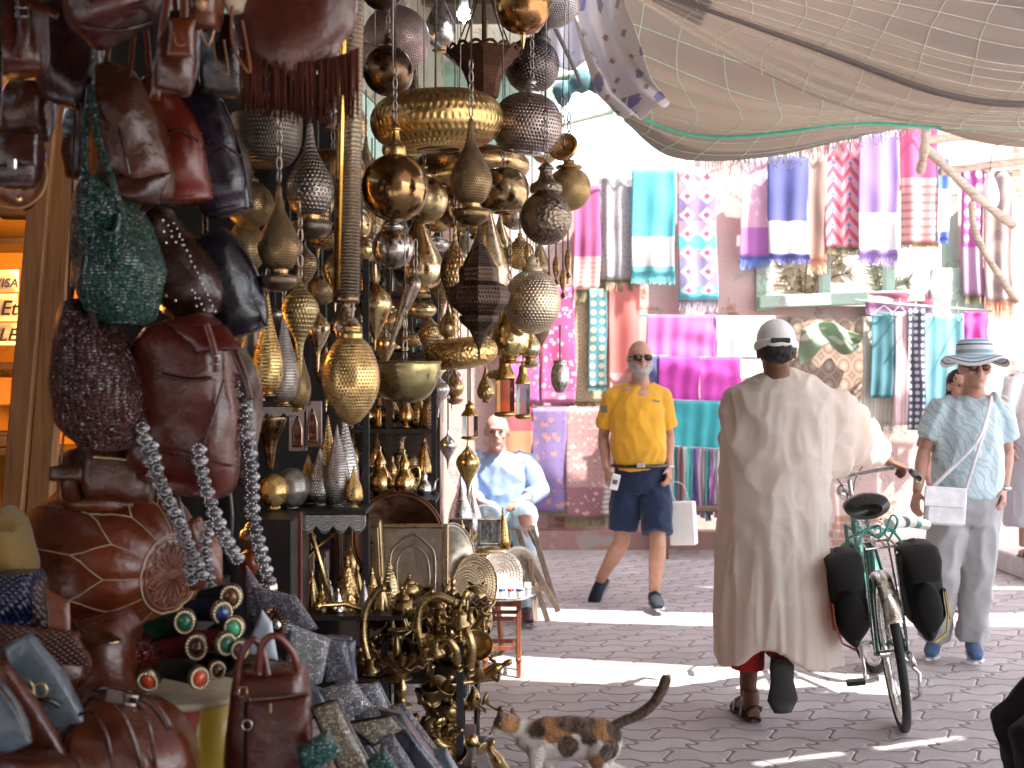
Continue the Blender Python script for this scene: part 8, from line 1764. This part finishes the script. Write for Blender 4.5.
# ---- person seated at the right edge, only a dark knee in view
kx, ky = P(1014, 0, 3.6).x, 3.6
J = {k_: V(kx, ky, 0) + V(*v) for k_, v in dict(head=(.52, .02, 1.22), neck=(.50, .02, 1.08), chest=(.50, .02, .90), belly=(.48, .02, .72), pelvis=(.47, .02, .56), shL=(.48, -.17, 1.02), shR=(.48, .19, 1.02), elL=(.36, -.24, .80), elR=(.36, .26, .80), wrL=(.32, -.10, .66), wrR=(.32, .16, .66),
    hipL=(.42, -.08, .53), hipR=(.42, .12, .53), knL=(.05, -.08, .55), knR=(.09, .16, .53), anL=(.10, -.08, .09), anR=(.16, .16, .09), toeL=(-.1, -.08, .03), toeR=(-.05, .16, .03)).items()}
f = V(-1, 0, 0); kn, at, M = figure('person', 'person in black trousers seated at the lower right edge with one knee in view', J, f, skd, 1.0, hair=('short', (.02, .016, .014)))
bk = cloth((.010, .009, .010), .75)
garment(kn, 'trousers', bk, [([J['pelvis'] + V(0, 0, .06), J['pelvis'] - V(0, 0, .03)], [.18, .18], .8, f)] + [([J['hip' + q], J['kn' + q] + V(.03, 0, 0), J['kn' + q] - V(0, 0, .03), ext(J['kn' + q], J['an' + q], .4), J['an' + q]], [.10, .095, .09, .078, .07]) for q in 'LR'], disp=folds(.007, 11, 6, 3))
garment(kn, 'shirt', cloth((.10, .10, .13)), [([J['neck'], J['neck'] - V(0, 0, .06), J['chest'], J['belly'], J['pelvis']], [.075, .17, .185, .18, .18], .68, f)] + [([J['sh' + q], J['el' + q], ext(J['el' + q], J['wr' + q], .8)], [.07, .06, .05]) for q in 'LR'], disp=folds(.008, 10, 6, 31))
for q in 'LR': shoe(kn, J['an' + q], J['toe' + q], lK, dsole, 1.0)
cs = thing('stool', 'low stool under the person in black trousers', 'stool', V(kx + .5, ky, 0)); b = MB(); b.box((kx + .5, ky + .02, .42), (.34, .36, .04), bev=.008); b.build('seat', w6, cs)
for dx in (-.13, .13):
    for dy in (-.14, .14): b = MB(); b.tube([V(kx + .5 + dx, ky + .02 + dy, .40), V(kx + .5 + dx * 1.15, ky + .02 + dy * 1.15, 0)], .016, 8); b.build('leg', w6, cs)
# ------------------------------------------------------------ bicycle (local axes: x right, y forward, z up, then placed)
bike = thing('bicycle', 'old green city bicycle with black panniers seen from behind', 'bicycle', (0, 0, 0))
BM = {}
def bb(name, mat, mb, parent=None): o = mb.build(name, mat, parent or bike); return o
gm = plain((.05, .20, .16), .35, name='green_enamel'); blk_ = plain((.012, .012, .013), .5, name='black_plastic'); chrome = metal((.62, .60, .56), .22, tarnish=.3); rub = plain((.02, .019, .018), .8, name='tyre_rubber')
WR = .335
def wheel(name, y, steer=0.0):
    c = V(0, y, WR); Mx = Matrix.Rotation(steer, 3, 'Z'); cir = lambda r, n=64: [c + Mx @ V(0, math.cos(2 * PI * i / n) * r, math.sin(2 * PI * i / n) * r) for i in range(n)]
    b = MB(); b.tube(cir(WR - .019), .019, 12, closed=True); w_ = bb('tyre', rub, b); w_.name = 'wheel'; ORI[w_.name] = V(0, 0, 0)
    b = MB(); b.tube(cir(WR - .043), .013, 8, closed=True, ell=.7); bb('rim', chrome, b, w_)
    b = MB(); b.tube([c - Mx @ V(.05, 0, 0), c + Mx @ V(.05, 0, 0)], .018, 10); b.tube([c - Mx @ V(.075, 0, 0), c + Mx @ V(.075, 0, 0)], .006, 8); bb('hub', chrome, b, w_)
    b = MB()
    for i in range(28): a = 2 * PI * i / 28; s_ = 1 if i % 2 else -1; a2 = a + .5 * (1 if i % 4 < 2 else -1); b.tube([c + Mx @ V(s_ * .03, math.cos(a2) * .02, math.sin(a2) * .02), c + Mx @ V(0, math.cos(a) * (WR - .045), math.sin(a) * (WR - .045))], .0013, 4)
    bb('spokes', chrome, b, w_)
    return c, Mx
wheel('rear', 0); fc, Mf = wheel('front', 1.06, R(12))
def guard(y, a0, a1, mat, steer=0.0, w_=.036):
    Mx = Matrix.Rotation(steer, 3, 'Z'); c = V(0, y, WR); b = MB()
    b.grid(lambda u, v: c + Mx @ V((v - .5) * 2 * w_, math.cos(a0 + (a1 - a0) * u) * (WR + .022 - .016 * (2 * v - 1) ** 2), math.sin(a0 + (a1 - a0) * u) * (WR + .022 - .016 * (2 * v - 1) ** 2)), 36, 8, .003); bb('mudguard', mat, b)
guard(0, R(60), R(148), metal((.82, .77, .70), .25, tarnish=0.0)); guard(1.06, R(40), R(170), gm, R(12))
b = MB(); ax, bk2, st0, sd0, hd0, hd1 = V(0, 0, WR), V(0, .44, .29), V(0, .27, .70), V(0, .235, .83), V(0, .86, .80), V(0, .90, .66)
for a, c, r in ((bk2, st0, .015), (bk2, hd1, .018), (st0, hd0 + V(0, -.01, -.03), .014), (hd0, hd1, .02)): b.tube([a, c], r, 10)
for s_ in (-1, 1): b.tube([ax + V(s_ * .06, 0, 0), bk2 + V(s_ * .03, 0, 0)], .009, 8); b.tube([ax + V(s_ * .06, 0, 0), st0 + V(s_ * .015, 0, 0)], .008, 8); b.tube([fc + Mf @ V(s_ * .05, 0, 0), fc + Mf @ V(s_ * .05, -.06, .36), hd1 + V(0, .01, 0)], .011, 8)
bb('frame', gm, b)
b = MB(); b.tube([st0, sd0], .012, 8); bb('seat_post', chrome, b)
b = MB(); b.tube([V(0, .10, .86), V(0, .13, .87), V(0, .20, .875), V(0, .28, .872), V(0, .36, .87), V(0, .40, .862)], [.06, .098, .102, .062, .03, .014], 20, ell=[.5, .58, .52, .55, .7, .8], up=UP); o = bb('saddle', plain((.012, .011, .012), .35, name='black_vinyl'), b)
b = MB()
for s_ in (-1, 1): b.tube([V(s_ * .05 + .01 * math.sin(t), .15 + .012 * math.cos(t), .76 + t * .0035) for t in [i * .7 for i in range(24)]], .003, 5); b.tube([V(s_ * .02, .15, .76), V(s_ * .02, .36, .80), V(s_ * .02, .37, .85)], .004, 6)
bb('saddle_springs', chrome, b)
b = MB(); b.tube([hd0, V(0, .845, .93), V(0, .84, .955)], .012, 8)
b.tube(bez([V(-.29, .62, .93), V(-.28, .72, .955), V(-.20, .83, .965), V(0, .86, .955), (.20, .83, .965), V(.28, .72, .955), V(.29, .62, .93)], 6), .011, 10); bb('handlebar', chrome, b)
for s_ in (-1, 1):
    b = MB(); b.tube([V(s_ * .285, .69, .95), V(s_ * .292, .58, .922)], .017, 10); bb('grip', blk_, b)
    b = MB(); b.tube(bez([V(s_ * .265, .76, .955), V(s_ * .30, .70, .93), V(s_ * .31, .62, .90)], 5), .005, 6); bb('brake_lever', chrome, b)
b = MB()
for s_ in (-1, 1): b.tube(bez([V(s_ * .26, .77, .96), V(s_ * .15, .95, 1.02), V(s_ * .04, .96, .92), V(0, .9, .75)], 6), .003, 5)
bb('brake_cables', blk_, b)
b = MB(); b.tube([V(-.02, 1.0, .86), V(-.02, .93, .86)], [.04, .02], 14); bb('headlight', chrome, b)
b = MB()
for s_ in (-.06, -.02, .02, .06): b.tube([V(s_, -.20, .735), V(s_, .24, .735)], .005, 6)
for y in (-.20, 0, .2): b.tube([V(-.065, y, .735), V(.065, y, .735)], .005, 6)
for s_ in (-1, 1): b.tube([V(s_ * .062, -.12, .73), V(s_ * .07, .0, WR)], .005, 6); b.tube([V(s_ * .062, .12, .73), V(s_ * .07, .0, WR)], .005, 6)
bb('rear_rack', chrome, b)
b = MB(); b.tube([V(-.09, .44, .29), V(.09, .44, .29)], .012, 8); b.tube([V(-.09, .44, .29), V(-.095, .40, .13)], .009, 8); b.tube([V(.09, .44, .29), V(.095, .48, .45)], .009, 8); cr = [V(.06, .44 + math.cos(a) * .09, .29 + math.sin(a) * .09) for a in [i * PI / 12 for i in range(24)]]; b.tube(cr, .005, 5, closed=True); bb('crank', chrome, b)
for x, y, z in ((-.14, .40, .125), (.14, .48, .455)): b = MB(); b.box((x, y, z), (.085, .06, .022), bev=.004); bb('pedal', blk_, b)
b = MB(); b.tube([V(.06, .44, .37), V(.065, 0, .38)], .004, 4); b.tube([V(.06, .44, .20), V(.065, 0, .29)], .004, 4); bb('chain', metal((.2, .18, .16), .5), b)
b = MB(); b.tube([V(.05, .05, .30), V(.10, -.02, .24), V(.09, .0, .14), V(.07, .04, .12)], .008, 6); b.tube([V(.07, 0, .33), V(.085, 0, .27)], .014, 8); bb('derailleur', chrome, b)
for s_, lab in ((-1, 'left'), (1, 'right')):
    b = MB(); b.box((s_ * .155, -.03, .555), (.155, .34, .33), bev=.07); o = b.build('pannier', cloth((.013, .012, .013), .75), bike); remesh(o, .009, 5, disp=lambda p: .010 * fb(p, 9, 4) + .004 * fb(p, 24, 2))
    b = MB(); b.tube([V(s_ * .157, .13, .66), V(s_ * .157, .10, .695), V(s_ * .157, -.14, .695), V(s_ * .157, -.205, .655), V(s_ * .157, -.215, .58)], [.06, .075, .078, .076, .06], 16, ell=.25, up=UP); f2 = b.build('flap', cloth((.014, .013, .014), .7), bike); f2.parent = o
    b = MB(); b.ball((s_ * .155, -.195, .50), (.056, .024, .075), 14, 10); f2 = b.build('pocket', cloth((.010, .009, .010), .8), bike); f2.parent = o
    b = MB(); b.tube([V(s_ * .228, -.18, .54), V(s_ * .230, -.185, .48), V(s_ * .212, -.185, .42), V(s_ * .16, -.19, .395)], .0045, 6); f2 = b.build('piping', plain((.45, .35, .05) if s_ > 0 else (.40, .10, .05), .6, name='piping_yarn'), bike); f2.parent = o
    b = MB(); b.box((s_ * .236, -.14, .50), (.006, .05, .09), bev=.002); f2 = b.build('reflective_tab', plain((.30, .05, .03), .5), bike); f2.parent = o
b = MB()
for s_ in (-1, 1): b.tube(bez([V(s_ * .09, -.16, .74), V(s_ * .05, -.12, .80), V(0, -.14, .77), V(-s_ * .02, .0, .80), V(s_ * .1, .1, .75)], 7), .006, 6)
b.tube(bez([V(.03, -.17, .75), V(.08, -.19, .83), V(.06, -.19, .86), V(.02, -.18, .78)], 6), .005, 6); bb('bungee_cord', plain((.06, .35, .28), .5, name='elastic'), b)
# placed: heading slightly right of the camera axis, leaning left
for ch in list(bike.children):
    if ch.name.split('.')[0] in ('wheel', 'mudguard', 'crank', 'chain', 'derailleur', 'pedal'): continue
    for me_ in [ch] + list(ch.children):
        for v in me_.data.vertices: q = min(1, max(0, (v.co.z - .33) / .3)); v.co.z += .085 * q * q * (3 - 2 * q)
bike.location = (P(903, 730, 5.38).x, 5.38 + WR * .0, 0); bike.rotation_euler = (0, R(-8), R(-9.5))
rl = thing('rolled_cloth', 'rolled striped cloth lying on the bicycle rack beside the right pannier', 'cloth', P(907, 523, 5.75)); b = MB()
b.tube([P(889, 524, 5.75), P(907, 521, 5.78), P(926, 525, 5.8)], [.045, .052, .042], 20, ell=.55); b.build('roll', textile(((0, hexc(230, 230, 220)), (.3, hexc(30, 40, 60)), (.42, hexc(230, 235, 220)), (.6, hexc(60, 120, 110)), (.75, hexc(240, 240, 230)))), rl)

# ------------------------------------------------------------ cat
YC = 4.62
cat = thing('cat', 'calico cat with a raised tail sniffing the brassware', 'cat', V(P(560, 0, YC).x, YC, 0))
b = MB(); c = lambda x, y, dy=0.0: P(x, y, YC + dy)
b.tube(bez([c(522, 737), c(538, 741), c(556, 741), c(576, 741), c(596, 742), c(609, 742)], 5), [.040 + .030 * min(1, i / 7) + .006 * math.sin(i / 25 * PI) - (.016 if i > 22 else 0) for i in range(26)], 20, ell=.80, up=(0, 1, 0))
b.ball(c(602, 744), (.064, .055, .070), 18, 12); b.ball(c(540, 745), (.055, .050, .066), 18, 12)
b.tube([c(545, 742), c(533, 737), c(520, 732), c(510, 728)], [.055, .046, .036, .032], 16, ell=.85, up=(0, 1, 0))
hd = c(508, 727, -.01); b.ball(hd, (.040, .037, .036), 20, 14); mz_ = c(499, 735, -.015); b.tube([hd + V(-.012, -.004, -.008), mz_, mz_ + V(-.010, 0, -.010)], [.028, .020, .012], 14); 
for x, y, dy in ((504, 721, -.032), (515, 721, .02)): p = c(x, y, dy); b.tube([p, p + V(-.001, 0, .018), p + V(.0, 0, .036)], [.016, .012, .002], 10, ell=.45, up=(0, 1, 0))
for x, dy, kx_ in ((538, -.035, -3), (548, .035, 5)):   # front legs: elbow, wrist, paw
    b.tube([c(x, 748, dy), c(x - 1, 766, dy), c(x + kx_, 778, dy), c(x + kx_ - 1, 786, dy)], [.034, .022, .017, .015], 12); b.ball(c(x + kx_ - 5, 787.5, dy), (.024, .017, .012), 12, 8)
for x, dy, kx_ in ((600, -.04, -2), (606, .04, 7)):     # hind legs: thigh, knee forward, hock back
    b.tube([c(x, 742, dy), c(x - 5, 760, dy), c(x - 2, 768, dy), c(x + 8 + kx_, 774, dy), c(x + 4 + kx_, 786, dy)], [.050, .040, .026, .017, .015], 14); b.ball(c(x + kx_ - 2, 787.5, dy), (.026, .018, .012), 12, 8)
tl = bez([c(606, 736), c(616, 727), c(630, 721), c(645, 712), c(654, 699), c(659, 688), c(661, 682)], 5); b.tube(tl, [.022, .020, .019, .018, .018, .018] + [.018] * 18 + [.019, .018, .018, .017, .016, .014, .008], 12)
def catcol():
    t = NT('calico_fur'); o = t.obj(); s_ = t.sep(o)
    stripes = t.n('ShaderNodeMapRange', i_0=t.noise(34, 3, t.mapping(o, (1.6, .5, .7)), .6, 1.2), i_1=.35, i_2=.65).outputs[0]
    dark = t.mix(stripes, (.035, .022, .016), (.20, .12, .08)); org = t.mix(stripes, (.30, .13, .045), (.52, .27, .11)); c = (.76, .69, .63)
    wob = t.math('MULTIPLY', t.math('SUBTRACT', t.noise(16, 3), .5), .05)
    # patches of colour: (px, py, radius px, squash, dark or orange)
    for px, py, r_, sq, kind in ((556, 724, 17, 1.3, 1), (567, 744, 12, .8, 0), (588, 731, 11, 1.0, 0), (604, 728, 13, 1, 1), (605, 748, 11, .8, 0), (536, 731, 8, 1.2, 0), (574, 722, 12, 1.6, 0), (592, 760, 9, .8, 1), (509, 718, 12, 1.3, 0), (514, 726, 8, 1, 1), (640, 705, 34, 1, 0), (618, 726, 16, 1, 0), (660, 690, 20, 1, 0)):
        x0 = (px - 560) / FPX * YC; z0 = CH - (py - HY) / FPX * YC; R_ = r_ / FPX * YC
        dx = t.math('DIVIDE', t.math('SUBTRACT', s_[0], x0), sq); dz = t.math('SUBTRACT', s_[2], z0)
        d = t.math('ADD', t.math('SQRT', t.math('ADD', t.math('MULTIPLY', dx, dx), t.math('MULTIPLY', dz, dz))), wob)
        c = t.mix(t.n('ShaderNodeMapRange', i_0=d, i_1=R_ + .006, i_2=R_ - .006).outputs[0], c, org if kind else dark)
    t.p(Base_Color=c, Roughness=.75, Sheen_Weight=.3, Normal=t.bump(t.noise(180, 3, t.mapping(o, (.25, 1, 1))), .6, .004)); return t.m
cm_ = catcol(); co = b.build('body', cm_, cat); remesh(co, .0048, 5, .5, disp=lambda p: .003 * fb(p, 30, 2))
me = co.data; fur = MB(); nv_ = len(me.vertices); idxs = rng.integers(0, nv_, 15000)
for i in idxs:
    v = me.vertices[int(i)]; n = v.normal; p = v.co.copy(); 
    flow = V(1, 0, -.25) if p.x < .2 else V(.5, 0, .6)
    t_ = (flow - n * flow.dot(n)); L = random.uniform(.008, .015)
    if p.x < -.16: L *= .5
    d = (t_.normalized() * .9 + n * .45 + V(random.uniform(-.2, .2), random.uniform(-.2, .2), random.uniform(-.2, .2))).normalized() if t_.length > 1e-3 else n
    s2 = d.cross(n).normalized() * .0009; p = p + world_loc(cat)
    fur.add([p - s2, p + s2, p + d * L], [(0, 1, 2)])
fo = fur.build('fur', cm_, cat)
for x, y, dy in ((500, 728, -.035), ): e = MB(); e.ball(c(503, 727.5, -.043), .0065, 10, 8); e.build('eye', plain((.25, .22, .04), .1, bump=0), cat)
e = MB(); e.ball(mz_ + V(-.018, -.004, -.006), .0055, 8, 6); e.build('nose', plain((.35, .14, .12), .4, bump=0), cat)
e = MB()
for k in range(8): p = mz_ + V(-.008, -.012, -.006); e.tube([p, p + V(-.03 + .004 * k, -.03, -.012 + .004 * k)], [.0006, .0002], 3)
e.build('whiskers', plain((.8, .8, .8), .5, bump=0), cat)
cat.scale = (1.06, 1.06, 1.06)
